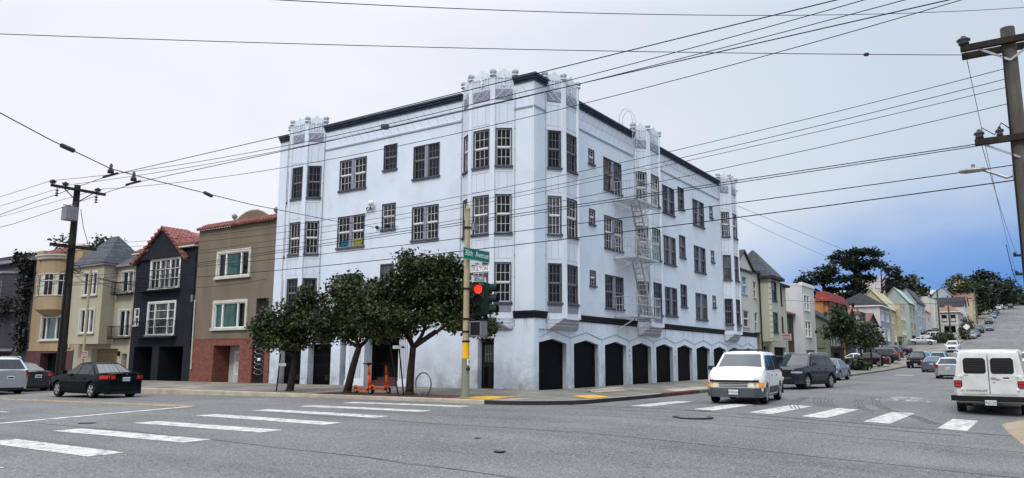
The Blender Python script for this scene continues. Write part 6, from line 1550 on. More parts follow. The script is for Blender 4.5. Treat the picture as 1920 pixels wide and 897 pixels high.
for (r, u) in ((-3.5, 8.2), (-2, 10), (0, 10.6), (2, 9.6), (3, 8), (-3, 6.4), (1.2, 7.4)):
    c = rel(bs, r, u); limb(tk, bs+V((0, 0, 5+rg.random()*2)), c, .12, .04, M['bark'], rg, .14, 4); leaves(cr, c, (1.5, 1.5, .8), 150, .55, M['leaf4'], rg, 0, .2)
tk.build('trunk', t, True); cr.build('crown', t, fix=False)
# dark cypress tops peeping over the lemon house
clumptree('dark conifer top peeping over the lemon house roof', (60, 8.5, 1), [(0, 8.6, 1.3, 1.6, 500), (.9, 7.2, 1.4, 1.2, 500), (1.6, 6.6, 1.1, .8, 350)], M['leaf2'], .4, 41, tr=.25, th=6)
# avenue street trees and shrubs
for i, (x, y, lab, s, k) in enumerate(((47.4, -2.5, 'leafy street tree on the avenue, left and tallest of three', .78, 1.3), (57.6, -2.3, 'leafy street tree on the avenue, middle of three', .72, 1.0), (61.8, -2.5, 'leafy street tree on the avenue, right of three', .75, 1.0))):
    b = (x, y, zr(x, KY)+.12)
    clumptree(lab, b, [(-.8*s, 3.1*k, 1.1*s, .9*s, 420), (.5*s, 3.4*k, 1.2*s, .9*s, 480), (0, 4.0*k, 1.0*s, .7*s, 360), (1.3*s, 2.9*k, .9*s, .7*s, 300), (-1.4*s, 2.7*k, .8*s, .6*s, 240), (.2*s, 2.7*k, 1.2*s, .6*s, 280)], M['leaf3'], .24, 50+i, 'street_tree', 'leafy trees along the avenue', .11, 1.9*k)
for i, (x, y, w_, h_, lab) in enumerate(((53, -2.8, .8, .45, 'low dark shrub at the foot of the leafy avenue trees'), (144, -1.2, 1.6, 1.0, 'rounded hedge behind the silver driveway car'), (147, -2.8, 1.0, .9, 'rounded bush beside the driveway cars'), (156, .2, 2.6, 1.0, 'long low hedge before the orange roofed corner house'), (158, -4.6, .8, 1.6, 'small upright shrub near the white diamond sign'), (189, -3.4, 1.4, 2.0, 'dark climbing shrub on the front of the corner house'))):
    b = V((x, y, zr(x, KY)+.1)); rg = random.Random(60+i); t = thing('shrub', lab, 'shrub', b); cr = MB(); leaves(cr, b+V((0, 0, h_*.8)), (w_, w_, h_), 700, .3, M['leaf3'], rg, .6); cr.build('foliage', t, fix=False)
    tk = MB(); tk.tube([b, b+V((0, 0, h_*.7))], .06, M['bark'], 6); tk.build('stem', t)
b = V((66, -19.2, 2.0)); rg = random.Random(77); clumptree('yellowing bush at the right edge beside the climbing avenue', (78, -19.4, 1.2), [(0, 3.2, 1.2, 1.0, 450), (.8, 2.5, 1.2, .9, 400), (-.6, 2.3, .8, .7, 260)], M['leaf4'], .28, 78, 'bush', tr=.12, th=1.6)
# gum trees behind the street houses and the ivy on the plum grey house
clumptree('airy grey green gum tree rising behind the tan house', (9, 60, 0), [(-1.2, 10.3, 1.6, 1.3, 300), (.3, 11.5, 1.5, 1.2, 260), (1.4, 10.4, 1.3, 1.1, 220), (-.2, 9.2, 1.8, 1.1, 300), (.2, 12.6, .8, .7, 110), (-2.4, 9.2, 1.2, .9, 160)], M['leaf5'], .24, 71, tr=.25, th=8, shell=.2)
clumptree('airy grey green gum tree rising behind the cream house', (12, 57, 0), [(-.9, 11.6, 1.2, 1.0, 300), (.3, 12.5, 1.2, 1.0, 300), (.8, 11.2, 1.2, 1.0, 300), (-.2, 10.4, 1.4, 1.0, 320)], M['leaf5'], .3, 72, tr=.22, th=8.5, shell=.2)
rg = random.Random(73); t = thing('ivy', 'dark ivy hanging down the side of the plum grey house', 'ivy', (-.3, 44.3, .2)); cr = MB()
for (y, z, ry, rz_, c) in ((44.3, 8.4, .6, .9, 520), (44.2, 7.0, .45, 1.1, 480), (44.3, 5.4, .4, 1.0, 300), (45.4, 9.0, .6, .4, 260), (46.8, 5.4, 1.2, .8, 600), (47.6, 4.6, .9, .7, 400), (44.2, 3.2, .5, 1.2, 380), (48.6, 6.0, .8, .5, 300)): leaves(cr, (-.35, y, z), (.45 if y < 46 else 1.1, ry, rz_), c, .2, M['leaf2'], rg, .1, 0)
cr.build('foliage', t, fix=False); tk = MB(); limb(tk, (-.2, 44.2, 0), (-.2, 44.4, 8), .08, .03, M['bark'], rg, .02); tk.build('stem', t)
# ------------------------------------------------------------------ vehicles
def paint(name, col, metal=.0, rough=.32):
    m, nt, b = nodes(name); b.inputs['Specular IOR Level'].default_value = .0
    f = tex(nt, coord(nt), 3, 5)
    c = mixc(nt, col, tuple(x*.8 for x in col), ramp(nt, f, .4, .8))
    nt.links.new(c, b.inputs['Base Color']); b.inputs['Metallic'].default_value = metal; b.inputs['Roughness'].default_value = rough
    b.inputs['Coat Weight'].default_value = .3 if max(col) < .012 else .8; b.inputs['Coat Roughness'].default_value = .02; b.inputs['Coat IOR'].default_value = 1.45
    return m
def lampmat(name, col, rough=.15, em=0):
    m, nt, b = nodes(name); b.inputs['Base Color'].default_value = (*col, 1); b.inputs['Roughness'].default_value = rough
    b.inputs['Coat Weight'].default_value = .6
    if em: b.inputs['Emission Color'].default_value = (*col, 1); b.inputs['Emission Strength'].default_value = em
    return m
CG = glassmat('car_glass', (.006, .009, .010), (.016, .022, .025), .02, .35, .7)
CW = glassmat('windscreen_glass', (.010, .016, .02), (.03, .04, .046), .012, .62, .7)
CGB = glassmat('car_glass_dark', (.006, .006, .007), (.012, .012, .013), .06, .4, .7)
TL = lampmat('tail_lamp', (.4, .012, .012)); TLON = lampmat('tail_lamp_lit', (.45, .012, .012), .15, .12)
HL = lampmat('head_lamp', (.34, .36, .38)); HLON = lampmat('head_lamp_lit', (.75, .62, .42), .15, .12); AMB = lampmat('amber_lamp', (.8, .26, .02), .2, .1)
CHR = basic('chrome', (.6, .6, .6), .15, .05, 2, 1.0)
PLA = basic('black_car_plastic', (.014, .014, .015), .6, .2)
GPL = basic('grey_car_cladding', (.07, .08, .085), .55, .2)
RIM = basic('alloy_rim', (.42, .42, .43), .35, .15, 8, .7)
LPL = basic('number_plate', (.62, .62, .6), .5, .08)
PTX = basic('plate_ink', (.02, .03, .12), .6)

WHEELS = {}
def wheel_meshes(r, wd):
    k = (r, wd)
    if k in WHEELS: return WHEELS[k]
    def ring(prof, mat, name, n=28):
        m = MB(); m.grid([[(q*math.cos(2*math.pi*i/n), y, q*math.sin(2*math.pi*i/n)) for i in range(n)] for q, y in prof], mat, True)
        return m
    h = wd/2
    t = ring([(r*.6, -h*.86), (r*.66, -h), (r*.92, -h), (r, -h*.7), (r, h*.7), (r*.92, h), (r*.66, h), (r*.6, h*.86)], M['rubber'], 'tyre')
    o = t.build('tyre', smooth=True, sharp=35); tm = o.data; bpy.data.objects.remove(o)
    m = ring([(.001, -h*.35), (r*.6, -h*.35)], PLA, 'rim'); n = 28
    for s in (-1, 1):
        m.grid([[(q*math.cos(2*math.pi*i/n), s*y, q*math.sin(2*math.pi*i/n)) for i in range(n)] for q, y in ((r*.67, h*.96), (r*.6, h*.98), (r*.58, h*.7), (r*.56, h*.35), (.001, h*.35))], RIM if False else PLA, True)
        m.grid([[(q*math.cos(2*math.pi*i/n), s*y, q*math.sin(2*math.pi*i/n)) for i in range(n)] for q, y in ((r*.68, h*.93), (r*.64, h*1.0), (r*.57, h*.9), (r*.56, h*.6))], RIM, True)
        m.grid([[(q*math.cos(2*math.pi*i/10), s*y, q*math.sin(2*math.pi*i/10)) for i in range(10)] for q, y in ((r*.17, h*.5), (r*.16, h*.9), (.001, h*.92))], RIM, True)
        for i in range(5):
            a = 2*math.pi*i/5 + .3
            for da in (-.14, .14):
                p, q = V((math.cos(a)*r*.12, s*h*.84, math.sin(a)*r*.12)), V((math.cos(a+da)*r*.58, s*h*.88, math.sin(a+da)*r*.58))
                m.beam(p, q, .05, .035, RIM, (0, 1, 0))
    o = m.build('rim'); rm = o.data; bpy.data.objects.remove(o)
    WHEELS[k] = (tm, rm); return WHEELS[k]

BODY = {}
def car(kind, col, x, y, deg, label, group='cars parked along the avenue', name=None, cat='car', z=None, plate=None, lit=False, glass=None, extras=None, clad=None, detail=True, pitch=None):
    S = dict(
     sedan=dict(L=4.8, W=1.82, H=1.45, zb=.2, wb=2.74, r=.325, hood=((2.4, .70), (2.2, .79), (1.6, .89), (1.0, .955)), belt=.95, deck=((-1.75, 1.02), (-2.2, 1.03), (-2.4, .98)), cab=(1.05, .3, -.85, -1.75), roofw=.56, spl=(-.15, -1.05), fo=-.02),
     coupe=dict(L=4.5, W=1.78, H=1.40, zb=.19, wb=2.6, r=.32, hood=((2.25, .64), (2.0, .76), (1.5, .86), (.9, .92)), belt=.93, deck=((-1.7, 1.0), (-2.1, 1.0), (-2.25, .92)), cab=(1.0, .2, -.65, -1.75), roofw=.54, spl=(-.2, -.95), fo=0),
     suv=dict(L=4.65, W=1.86, H=1.72, zb=.24, wb=2.7, r=.365, hood=((2.32, .92), (2.15, 1.03), (1.6, 1.10), (1.15, 1.14)), belt=1.12, deck=((-2.2, 1.14), (-2.33, 1.1)), cab=(1.2, .45, -1.75, -2.2), roofw=.63, spl=(-.1, -1.05), fo=.05),
     hatch=dict(L=4.1, W=1.73, H=1.5, zb=.2, wb=2.5, r=.31, hood=((2.05, .74), (1.85, .86), (1.4, .95), (1.1, 1.0)), belt=.99, deck=((-1.9, 1.02), (-2.05, .96)), cab=(1.2, .35, -1.3, -1.9), roofw=.56, spl=(-.1, -.95), fo=0),
     minivan=dict(L=4.92, W=1.87, H=1.74, zb=.21, wb=2.9, r=.335, hood=((2.46, .75), (2.34, .86), (1.95, 1.04), (1.45, 1.20)), belt=1.08, deck=((-2.35, 1.1), (-2.46, 1.0)), cab=(1.52, .62, -2.05, -2.36), roofw=.68, spl=(.35, -.72), fo=.04),
     van=dict(L=5.1, W=2.02, H=2.04, zb=.34, wb=3.1, r=.36, hood=((2.55, 1.02), (2.4, 1.14), (2.1, 1.2), (1.85, 1.24)), belt=1.24, deck=((-2.5, 1.25), (-2.55, 1.22)), cab=(1.85, 1.35, -2.42, -2.5), roofw=.80, spl=(.5, .4), fo=.1),
     pickup=dict(L=5.2, W=1.84, H=1.74, zb=.3, wb=3.2, r=.37, hood=((2.6, .95), (2.45, 1.05), (1.9, 1.1), (1.4, 1.12)), belt=1.1, deck=((-.75, 1.1), (-2.5, 1.12), (-2.6, 1.08)), cab=(1.35, .75, -.45, -.75), roofw=.6, spl=(.0, -.3), fo=.1),
    )[kind]
    L, W, H, zb, wb, r = S['L'], S['W'], S['H'], S['zb'], S['wb'], S['r']; Lh, Wh = L/2, W/2
    ax = [wb/2 + S['fo'], -wb/2 + S['fo']]
    prof = sorted(list(S['hood']) + [(S['cab'][0]-.3, S['belt'])] + [(S['cab'][3]+.35, S['belt']+.02)] + list(S['deck']))
    PX = [p[0] for p in prof]; PZ = [p[1] for p in prof]
    ztop = lambda q: lerp(q, PX, PZ)
    xs = Lh - (.55 if kind != 'van' else .22)
    fl = .72 if kind != 'van' else .9
    def wf(q):
        a = abs(q)
        if a <= xs: return 1.0
        t = min(1, (a-xs)/(Lh-xs)); return max(fl, (1 - t**2.6)**.38 if t < 1 else fl)
    def xf(yf):  # distance to the end of the car at lateral fraction yf
        a = abs(yf)
        if a <= fl: return Lh
        return xs + (Lh-xs) * (1 - min(a, 1)**(1/.38))**(1/2.6)
    zbot = lambda q: zb + (.06 if abs(q) > xs else 0)
    secf = [(.90, 0), (.965, .10), (1.0, .34), (1.0, .62), (.985, .86), (.93, .985)]
    def secy(q, z):
        t = (z - zbot(q)) / (ztop(q) - zbot(q)); return Wh * wf(q) * lerp(t, [s[1] for s in secf], [s[0] for s in secf])
    if kind not in BODY:
        stn = [-Lh + .001] + sorted({round(-Lh + (Lh-xs)*k, 3) for k in (.03, .12, .3, .6, 1)} | {round(Lh - (Lh-xs)*k, 3) for k in (.03, .12, .3, .6, 1)} | {round(p, 3) for p in PX if abs(p) < Lh-.02} | {round(-xs + 2*xs*i/14, 3) for i in range(15)}) + [Lh - .001]
        m = MB(); rows = []
        for q in stn:
            zt = ztop(q); z0 = zbot(q); half = [(f*Wh*wf(q), z0 + (zt-z0)*t) for f, t in secf] + [(.8*Wh*wf(q), zt + .012), (.4*Wh*wf(q), zt + .03), (0, zt + .035)]
            pts = [(q, -a, b) for a, b in half] + [(q, a, b) for a, b in half[-2::-1]]
            rows.append(pts)
        m.grid(rows, PLA, True)
        for rw in (rows[0], rows[-1]): m.face(rw, PLA)
        o = m.build('body', world=False)
        for xa in ax:
            c = MB(); c.grid([[(xa + (r+.06)*math.cos(2*math.pi*i/24), yy, r + .01 + (r+.06)*math.sin(2*math.pi*i/24)) for i in range(24)] for yy in (-Wh*1.2, -Wh*.62)], PLA, True)
            for yy in (-Wh*1.2, -Wh*.62): c.face([(xa + (r+.06)*math.cos(2*math.pi*i/24), yy, r + .01 + (r+.06)*math.sin(2*math.pi*i/24)) for i in range(24)], PLA)
            for sgn in (1, -1):
                co_ = c.build('cut', world=False)
                if sgn < 0:
                    for v in co_.data.vertices: v.co.y *= -1
                    co_.data.flip_normals()
                md = o.modifiers.new('b', 'BOOLEAN'); md.operation = 'DIFFERENCE'; md.object = co_; md.solver = 'EXACT'
                dg = bpy.context.evaluated_depsgraph_get(); dg.update()
                me = bpy.data.meshes.new_from_object(o.evaluated_get(dg)); o.modifiers.clear(); o.data = me
                bpy.data.objects.remove(co_)
        o.data.shade_smooth(); o.data.set_sharp_from_angle(angle=R(32))
        BODY[kind] = o.data; bpy.data.objects.remove(o)
    if z is None: z = zr(x, y)
    t = thing(name or {'sedan': 'parked_car', 'coupe': 'parked_car', 'suv': 'parked_suv', 'hatch': 'parked_car', 'minivan': 'minivan', 'van': 'cargo_van', 'pickup': 'pickup_truck'}[kind], label, cat, (x, y, z), R(deg), group)
    t['local'] = 1
    if pitch is None:
        e = .8; c_, s_ = math.cos(R(deg)), math.sin(R(deg))
        pitch = -math.atan2(zr(x+e*c_, y+e*s_) - zr(x-e*c_, y-e*s_), 2*e) if x > 20 else 0
    t.rotation_euler = (0, pitch, R(deg))
    me = BODY[kind].copy(); me.materials.clear(); me.materials.append(col)
    bo = bpy.data.objects.new('body', me); COL.objects.link(bo); bo.parent = t
    # cabin
    xf0, xf1, xr1, xr0 = S['cab']; zB = S['belt'] - .03; zR = H - .02; w0 = Wh*.955; w1 = S['roofw']*W/1.82 if kind != 'van' else S['roofw']*1.05
    cab = MB()
    def ringp(tt, dz=0, ins=0, zz=None):
        a = xf0 + (xf1-xf0)*tt; b = xr0 + (xr1-xr0)*tt; w_ = w0 + (w1-w0)*tt
        a -= ins; b += ins; w_ -= ins; zq = (zB + (zR-zB)*tt + dz) if zz is None else zz
        rr = .1
        bow = .10 if kind != 'van' else .05
        pts = []
        for k in range(7):
            f = -1 + 2*k/6; pts.append((a - bow*f*f, f*(w_-.03), zq))
        for k in range(1, 6): q = a - bow + (b + bow*.7 - a + bow)*k/6; pts.append((q, w_, zq))
        for k in range(7):
            f = 1 - 2*k/6; pts.append((b + bow*.7*f*f, f*(w_-.03), zq))
        for k in range(1, 6): q = b + bow*.7 + (a - bow - b - bow*.7)*k/6; pts.append((q, -w_, zq))
        return pts
    rows = [ringp(0), ringp(.5), ringp(.93), ringp(1.0, 0, .03), ringp(1, .03, .12), ringp(1, .05, .3)]
    cab.grid(rows, col, True); cab.face(ringp(1, .05, .3), col)
    cab.build('roof', t, True, world=False, sharp=35)
    G = glass or CG
    def swp(a0, a1, t0, t1, n, fn, mat, nm, par=None, off=.006):
        m = MB(); m.grid([[fn(a0 + (a1-a0)*i/n, t0 + (t1-t0)*j/5) for i in range(n+1)] for j in range(6)], mat)
        return m.build(nm, par or t, True, world=False, fix=False)
    bow = .10 if kind != 'van' else .05
    def wsf(f, tt): a = xf0 + (xf1-xf0)*tt; w_ = w0 + (w1-w0)*tt; return (a - bow*f*f + .012, f*(w_-.03), zB + (zR-zB)*tt + .004)
    def rwf(f, tt): b = xr0 + (xr1-xr0)*tt; w_ = w0 + (w1-w0)*tt; return (b + bow*.7*f*f - .012, f*(w_-.03), zB + (zR-zB)*tt + .004)
    swp(-.9, .9, .10 if kind != 'minivan' else .17, .9, 8, wsf, CW, 'windshield')
    if kind != 'van': swp(-.86, .86, .16 if kind in ('suv', 'hatch', 'minivan') else .08, .88, 8, rwf, glass or (CW if kind in ('sedan', 'coupe') else CG), 'rear_window')
    for s in (-1, 1):
        edges = [None] + list(S['spl']) + [None]
        for k in range(len(edges)-1):
            m = MB(); rows = []
            for tt in (.1, .36, .62, .86):
                xa_ = xf0 - bow + (xf1-xf0)*tt - .10; xd = xr0 + bow + (xr1-xr0)*tt + .07
                hi = xa_ if edges[k] is None else min(edges[k]-.035, xa_); lo = xd if edges[k+1] is None else max(edges[k+1]+.035, xd)
                if lo > hi: lo = hi = (lo+hi)/2
                w_ = w0 + (w1-w0)*tt + .007; zq = zB + (zR-zB)*tt
                rows.append([(hi, s*w_, zq), (lo, s*w_, zq)])
            if max(a[0][0]-a[1][0] for a in rows) < .12: continue
            if kind == 'van' and k > 0: continue
            if kind == 'pickup' and k > 1: continue
            m.grid(rows, CGB if kind in ('suv', 'minivan') else G); m.build('side_window', t, world=False, fix=False)
    # strips that follow the bumper plan
    def strip(front, y0, y1, z0, z1, e, mat, nm, n=10, par=None, depth=.03):
        m = MB(); sg = 1 if front else -1
        A = []; 
        for i in range(n+1):
            f = y0 + (y1-y0)*i/n; A.append((sg*(xf(f) + e), f*(Wh + (e if abs(f) > .9 else 0))))
        rows = [[(a - sg*depth, b*.985, z0) for a, b in A], [(a, b, z0) for a, b in A], [(a, b, z1) for a, b in A], [(a - sg*depth, b*.985, z1) for a, b in A]]
        m.grid(rows, mat); return m.build(nm, par or t, world=False)
    bm_ = clad or col
    if kind == 'minivan':
        strip(True, -1, 1, .24, .53, .03, bm_, 'front_bumper', 14); strip(False, -1, 1, .24, .6, .03, bm_, 'rear_bumper', 14)
        strip(True, -.54, .54, .55, .71, .012, WHT, 'grille'); 
        for i in range(3): strip(True, -.5, .5, .568 + .046*i, .592 + .046*i, .02, PLA, 'grille_bar')
        for s in (-1, 1):
            strip(True, *(sorted((s*.55, s*.84))), .555, .715, .014, HLON if lit else HL, 'headlight'); strip(True, *(sorted((s*.845, s*.985))), .555, .715, .014, AMB, 'turn_signal', 4)
        strip(True, -.86, .86, .72, .79, .05, PLA, 'bug_deflector', 12, depth=.14)
        for s in (-1, 1):
            m = MB(); xs_ = [q for q in [-Lh+.4 + (L-.8)*i/40 for i in range(41)] if all(abs(q-a) > r+.09 for a in ax)]
            segs = [[q for q in xs_ if q > ax[0]], [q for q in xs_ if ax[1] < q < ax[0]], [q for q in xs_ if q < ax[1]]]
            for sg in segs:
                if len(sg) > 1: m.grid([[(q, s*(secy(q, zz)+.012), zz) for q in sg] for zz in (.25, .4, .56)], bm_)
            m.build('side_cladding', t, True, world=False)
        m = MB()
        for s in (-1, 1): m.tube([(.5, s*.5, 1.76), (.3, s*.52, 1.81), (-1.7, s*.52, 1.81), (-1.9, s*.5, 1.76)], .02, PLA, 6)
        for q in (0, -1.3): m.tube([(q, -.52, 1.82), (q, .52, 1.82)], .018, PLA, 6)
        m.build('roof_rack', t, world=False)
        for s in (-1, 1): strip(False, *(sorted((s*.78, s*.985))), .85, 1.15, .012, TL, 'taillight', 4)
    elif kind == 'van':
        strip(False, -1.0, 1.0, .43, .60, .09, PLA, 'rear_bumper', 12, depth=.1)
        strip(True, -1, 1, .45, .65, .06, CHR, 'front_bumper', 12)
        for s in (-1, 1):
            m = MB(); m.box(-Lh-.03, -Lh+.02, s*.86-.11, s*.86+.11, .86, 1.08, PLA); o_ = m.build('taillight', t, world=False)
            m = MB(); 
            for k in range(2): m.box(-Lh-.036, -Lh-.03, s*.86-.09, s*.86+.09, .88+.1*k, .96+.1*k, TL)
            m.build('lens', o_, world=False)
            y0, y1 = (.02, .74) if s > 0 else (-.74, -.02)
            m = MB(); m.hexa([(-Lh-.02, y0, .66), (-Lh-.02, y1, .66), (-Lh+.03, y1, .66), (-Lh+.03, y0, .66), (-Lh-.0 -.02, y0, 1.25), (-Lh-.02, y1, 1.25), (-Lh+.03, y1, 1.25), (-Lh+.03, y0, 1.25)], col)
            m.hexa([(-Lh-.02, y0, 1.25), (-Lh-.02, y1, 1.25), (-Lh+.03, y1, 1.25), (-Lh+.03, y0, 1.25), (-Lh+.055, y0*.97, 1.93), (-Lh+.055, y1*.97, 1.93), (-Lh+.105, y1*.97, 1.93), (-Lh+.105, y0*.97, 1.93)], col)
            d_ = m.build('rear_door', t, world=False)
            sx = lambda zz: -Lh - .02 + .075*(zz-1.25)/.68
            m = MB(); yc, hw_ = (y0+y1)/2*.985, .31
            pr = [(yc-hw_+.05, 1.3), (yc+hw_-.05, 1.3), (yc+hw_, 1.36), (yc+hw_, 1.72), (yc+hw_-.06, 1.79), (yc-hw_+.06, 1.79), (yc-hw_, 1.72), (yc-hw_, 1.36)]
            m.prism(pr, lambda p, d: (sx(p[1]) - d, p[0], p[1]), .002, .014, PLA); wn = m.build('window', d_, world=False)
            m = MB()
            for k in range(5): m.box(sx(1.38+.075*k)-.026, sx(1.38+.075*k)-.014, yc-hw_+.04, yc+hw_-.04, 1.37+.075*k, 1.405+.075*k, M['darkin'])
            m.build('louvre', wn, world=False)
            m = MB()
            for zz in (.78, 1.2): m.box(-Lh-.045, -Lh-.02, (y1 if s > 0 else y0)-.04, (y1 if s > 0 else y0)+.04, zz, zz+.09, M['whitep'])
            m.build('hinge', d_, world=False)
        m = MB(); m.box(-Lh-.05, -Lh-.02, -.2, -.06, 1.14, 1.19, CHR); m.box(-Lh-.05, -Lh-.02, -.3, -.2, 1.12, 1.14, CHR); m.tube([(-Lh-.03, -.13, 1.02), (-Lh-.02, -.13, 1.02)], .02, PLA, 8); m.build('door_handle', t, world=False)
        m = MB(); m.box(-Lh-.024, -Lh-.019, -.02+.015, .02-.015, .66, 1.9, PLA); m.build('door_gap', t, world=False)
        m = MB()
        for i in range(7): m.beam((-2.3+.6*i, -.84, 2.05), (-2.3+.6*i, .84, 2.05), .05, .02, M['whitep'])
        for s in (-1, 1): m.tube([(-2.42, s*.9, 1.97), (1.3, s*.9, 1.97)], .025, M['whitep'], 6)
        m.build('roof_rib', t, world=False)
        text('CHEVROLET', .085, (-Lh-.024, .36, .76), (0, -1, 0), (0, 0, 1), PLA, 'lettering', t, .006, sx=1.25)
        text('3695', .06, (-Lh-.024, .62, 1.235), (0, -1, 0), (0, 0, 1), TL, 'lettering', t, .004)
        m = MB(); m.box(-Lh-.026, -Lh-.021, -.62, -.36, 1.04, 1.12, M['white']); m.box(-Lh-.026, -Lh-.021, -.54, -.38, 1.15, 1.19, PLA); m.build('sticker', t, world=False)
        text('WALL BIRD', .05, (-Lh-.028, -.49, 1.08), (0, -1, 0), (0, 0, 1), PLA, 'lettering', t, .002)
    else:
        hb = S['hood'][0][1]
        strip(True, -1, 1, zb+.02, zb+.3, .02, bm_ if not clad else clad, 'front_bumper', 14); strip(False, -1, 1, zb+.03, zb+.36, .025, bm_ if not clad else clad, 'rear_bumper', 14)
        gz = hb - .16
        strip(True, -.5, .5, gz-.08 if kind != 'suv' else gz-.2, gz+.08, .012, PLA, 'grille'); 
        m_ = strip(True, -.5, .5, gz-.0, gz+.02, .02, CHR, 'grille_bar') if kind != 'suv' else strip(True, -.56, .56, gz-.24, gz-.2, .026, CHR, 'grille_bar')
        if kind == 'pickup': strip(True, -.95, .95, .5, .66, .05, PLA, 'bumper_bar', 12)
        for s in (-1, 1):
            strip(True, *(sorted((s*.56, s*.97))), gz-(.05 if kind != 'suv' else -.01), gz+.10, .013, HLON if lit else HL, 'headlight', 6)
            if kind in ('sedan', 'coupe'): strip(False, *(sorted((s*.5, s*.985))), .79, .93, .014, TLON if lit else TL, 'taillight', 6)
            elif kind == 'pickup': strip(False, *(sorted((s*.84, s*.985))), .75, 1.05, .012, TL, 'taillight', 4)
            else: strip(False, *(sorted((s*.70, s*.985))), S['belt']-.22, S['belt']+.02, .014, TLON if lit else TL, 'taillight', 5)
        strip(True, -.7, .7, zb+.0, zb+.13, .026, PLA, 'air_intake', 8)
        strip(False, -.86, .86, zb-.02, zb+.10, .03, PLA, 'rear_valance', 8)
        if kind == 'suv':
            m = MB()
            for s in (-1, 1): m.tube([(.55, s*.62, H-.02), (.4, s*.64, H+.05), (-1.5, s*.64, H+.05), (-1.75, s*.62, H-.02)], .02, CHR, 6)
            m.build('roof_rail', t, world=False)
        if kind in ('suv', 'pickup'):
            for s in (-1, 1):
                m = MB()
                for xa in ax: m.grid([[(xa + (r+e)*math.cos(a), s*(Wh*.99 + (.02 if e < .13 else 0)), r + (r+e)*math.sin(a)) for a in [math.pi*i/16 for i in range(17)]] for e in (.055, .09, .13)], PLA)
                m.box(ax[1]+r+.08, ax[0]-r-.08, s*Wh*.985-.03, s*Wh*.985+.03, zb, zb+.16, PLA); m.build('wheel_arch_trim', t, world=False)
        if kind == 'pickup':
            m = MB(); m.box(-2.48, -.82, -.72, .72, 1.13, 1.16, M['darkin']); m.build('bed_cover', t, world=False)
    # doors as panels with gaps, handles, mirrors, plates, wheels
    if detail and kind != 'van':
        sp_ = S['spl']
        ds = [(sp_[0], min(xf0-.25, ax[0]-r-.12)), (max(sp_[1] - .0, ax[1]+r+.1) if kind not in ('pickup',) else -.4, sp_[0]-.015)]
        if kind == 'coupe': ds = [(sp_[1]+.1, ax[0]-r-.12)]
        for s in (-1, 1):
            for (xa, xb) in ds:
                m = MB(); z1_ = S['belt'] - .045; z0q = zb + .12 if kind != 'minivan' else .59
                m.grid([[(q, s*(secy(q, zz) + .006), zz) for q in [xa + (xb-xa)*i/6 for i in range(7)]] for zz in [z0q + (z1_-z0q)*j/6 for j in range(7)]], col)
                d_ = m.build('door', t, True, world=False)
                m = MB(); hz = S['belt'] - .14; m.box(xa+.06, xa+.24, s*(secy(xa, hz)+.03)-.012, s*(secy(xa, hz)+.03)+.012, hz-.016, hz+.016, PLA if kind != 'sedan' else col); m.build('handle', d_, world=False)
                m = MB()
                for q in (xa-.008, xb+.008): m.grid([[(q+e, s*(secy(q, zz)+.004), zz) for e in (-.006, .006)] for zz in [z0q + (z1_-z0q)*j/6 for j in range(7)]], PLA)
                m.build('door_gap', d_, world=False)
    for s in (-1, 1):
        m = MB(); mx = xf0 - .38; m.hexa([(mx-.07, s*(w0+.03), S['belt']+.02), (mx+.07, s*(w0+.03), S['belt']+.02), (mx+.06, s*(w0+.22), S['belt']+.03), (mx-.07, s*(w0+.22), S['belt']+.03), (mx-.07, s*(w0+.04), S['belt']+.17), (mx+.03, s*(w0+.04), S['belt']+.17), (mx+.02, s*(w0+.21), S['belt']+.17), (mx-.07, s*(w0+.21), S['belt']+.17)], PLA if kind in ('minivan', 'van', 'pickup') else col)
        m.build('mirror', t, world=False)
    pz = .78 if kind in ('sedan', 'coupe') else .80 if kind == 'suv' else .5 if kind in ('van', 'pickup') else .74
    if kind == 'minivan': pz = .8
    pf = .4 if kind != 'suv' else .52
    for sg, zz in ((1, pf), (-1, pz)):
        m = MB(); e = .045 if (sg > 0 or kind == 'van') else .02
        if kind == 'van' and sg < 0: e = .1; zz = .4
        m.box(sg*(Lh+e), sg*(Lh+e+.012), -.155, .155, zz-.078, zz+.078, LPL); p_ = m.build('number_plate', t, world=False)
        if plate: text(plate, .12, (sg*(Lh+e+.014), 0, zz-.01), (0, sg, 0), (0, 0, 1), PTX, 'lettering', p_, .003, sx=.8)
        else:
            m = MB(); m.box(sg*(Lh+e+.013), sg*(Lh+e+.0145), -.12, .12, zz-.035, zz+.03, PTX); m.build('lettering', p_, world=False)
    tm, rm = wheel_meshes(r, .22 if kind != 'van' else .24)
    for xa in ax:
        for s in (-1, 1):
            w_ = bpy.data.objects.new('wheel', tm); COL.objects.link(w_); w_.parent = t; w_.location = (xa, s*(Wh-.125), r); w_.rotation_euler = (0, rng.uniform(0, 6), 0)
            q = bpy.data.objects.new('rim', rm); COL.objects.link(q); q.parent = w_
    m = MB(); m.box(-wb/2+.2, wb/2-.2, -Wh*.7, Wh*.7, zb-.04, zb+.1, PLA)
    for xa in ax: m.tube([(xa, -Wh*.8, r), (xa, Wh*.8, r)], .06, PLA, 6)
    m.build('underbody', t, world=False)
    return t
BLK = paint('black_green_paint', (.003, .007, .008)); GRY = paint('gunmetal_paint', (.028, .031, .038), .3); SIL = paint('silver_paint', (.42, .43, .45), .6, .35)
WHT = paint('white_car_paint', (.66, .66, .66)); WHT2 = paint('aged_white_van_paint', (.60, .61, .59), 0, .45); DSUV = paint('dark_slate_paint', (.016, .021, .03), .0)
NAV = paint('navy_car_paint', (.012, .02, .05), .2); DRD = paint('dark_maroon_paint', (.035, .01, .012)); SBL = paint('steel_blue_paint', (.10, .14, .19), .4); DGN = paint('dark_green_truck_paint', (.010, .011, .009)); TPE = paint('beige_car_paint', (.26, .24, .21), .5); BLU = paint('pale_blue_paint', (.2, .27, .33), .4)

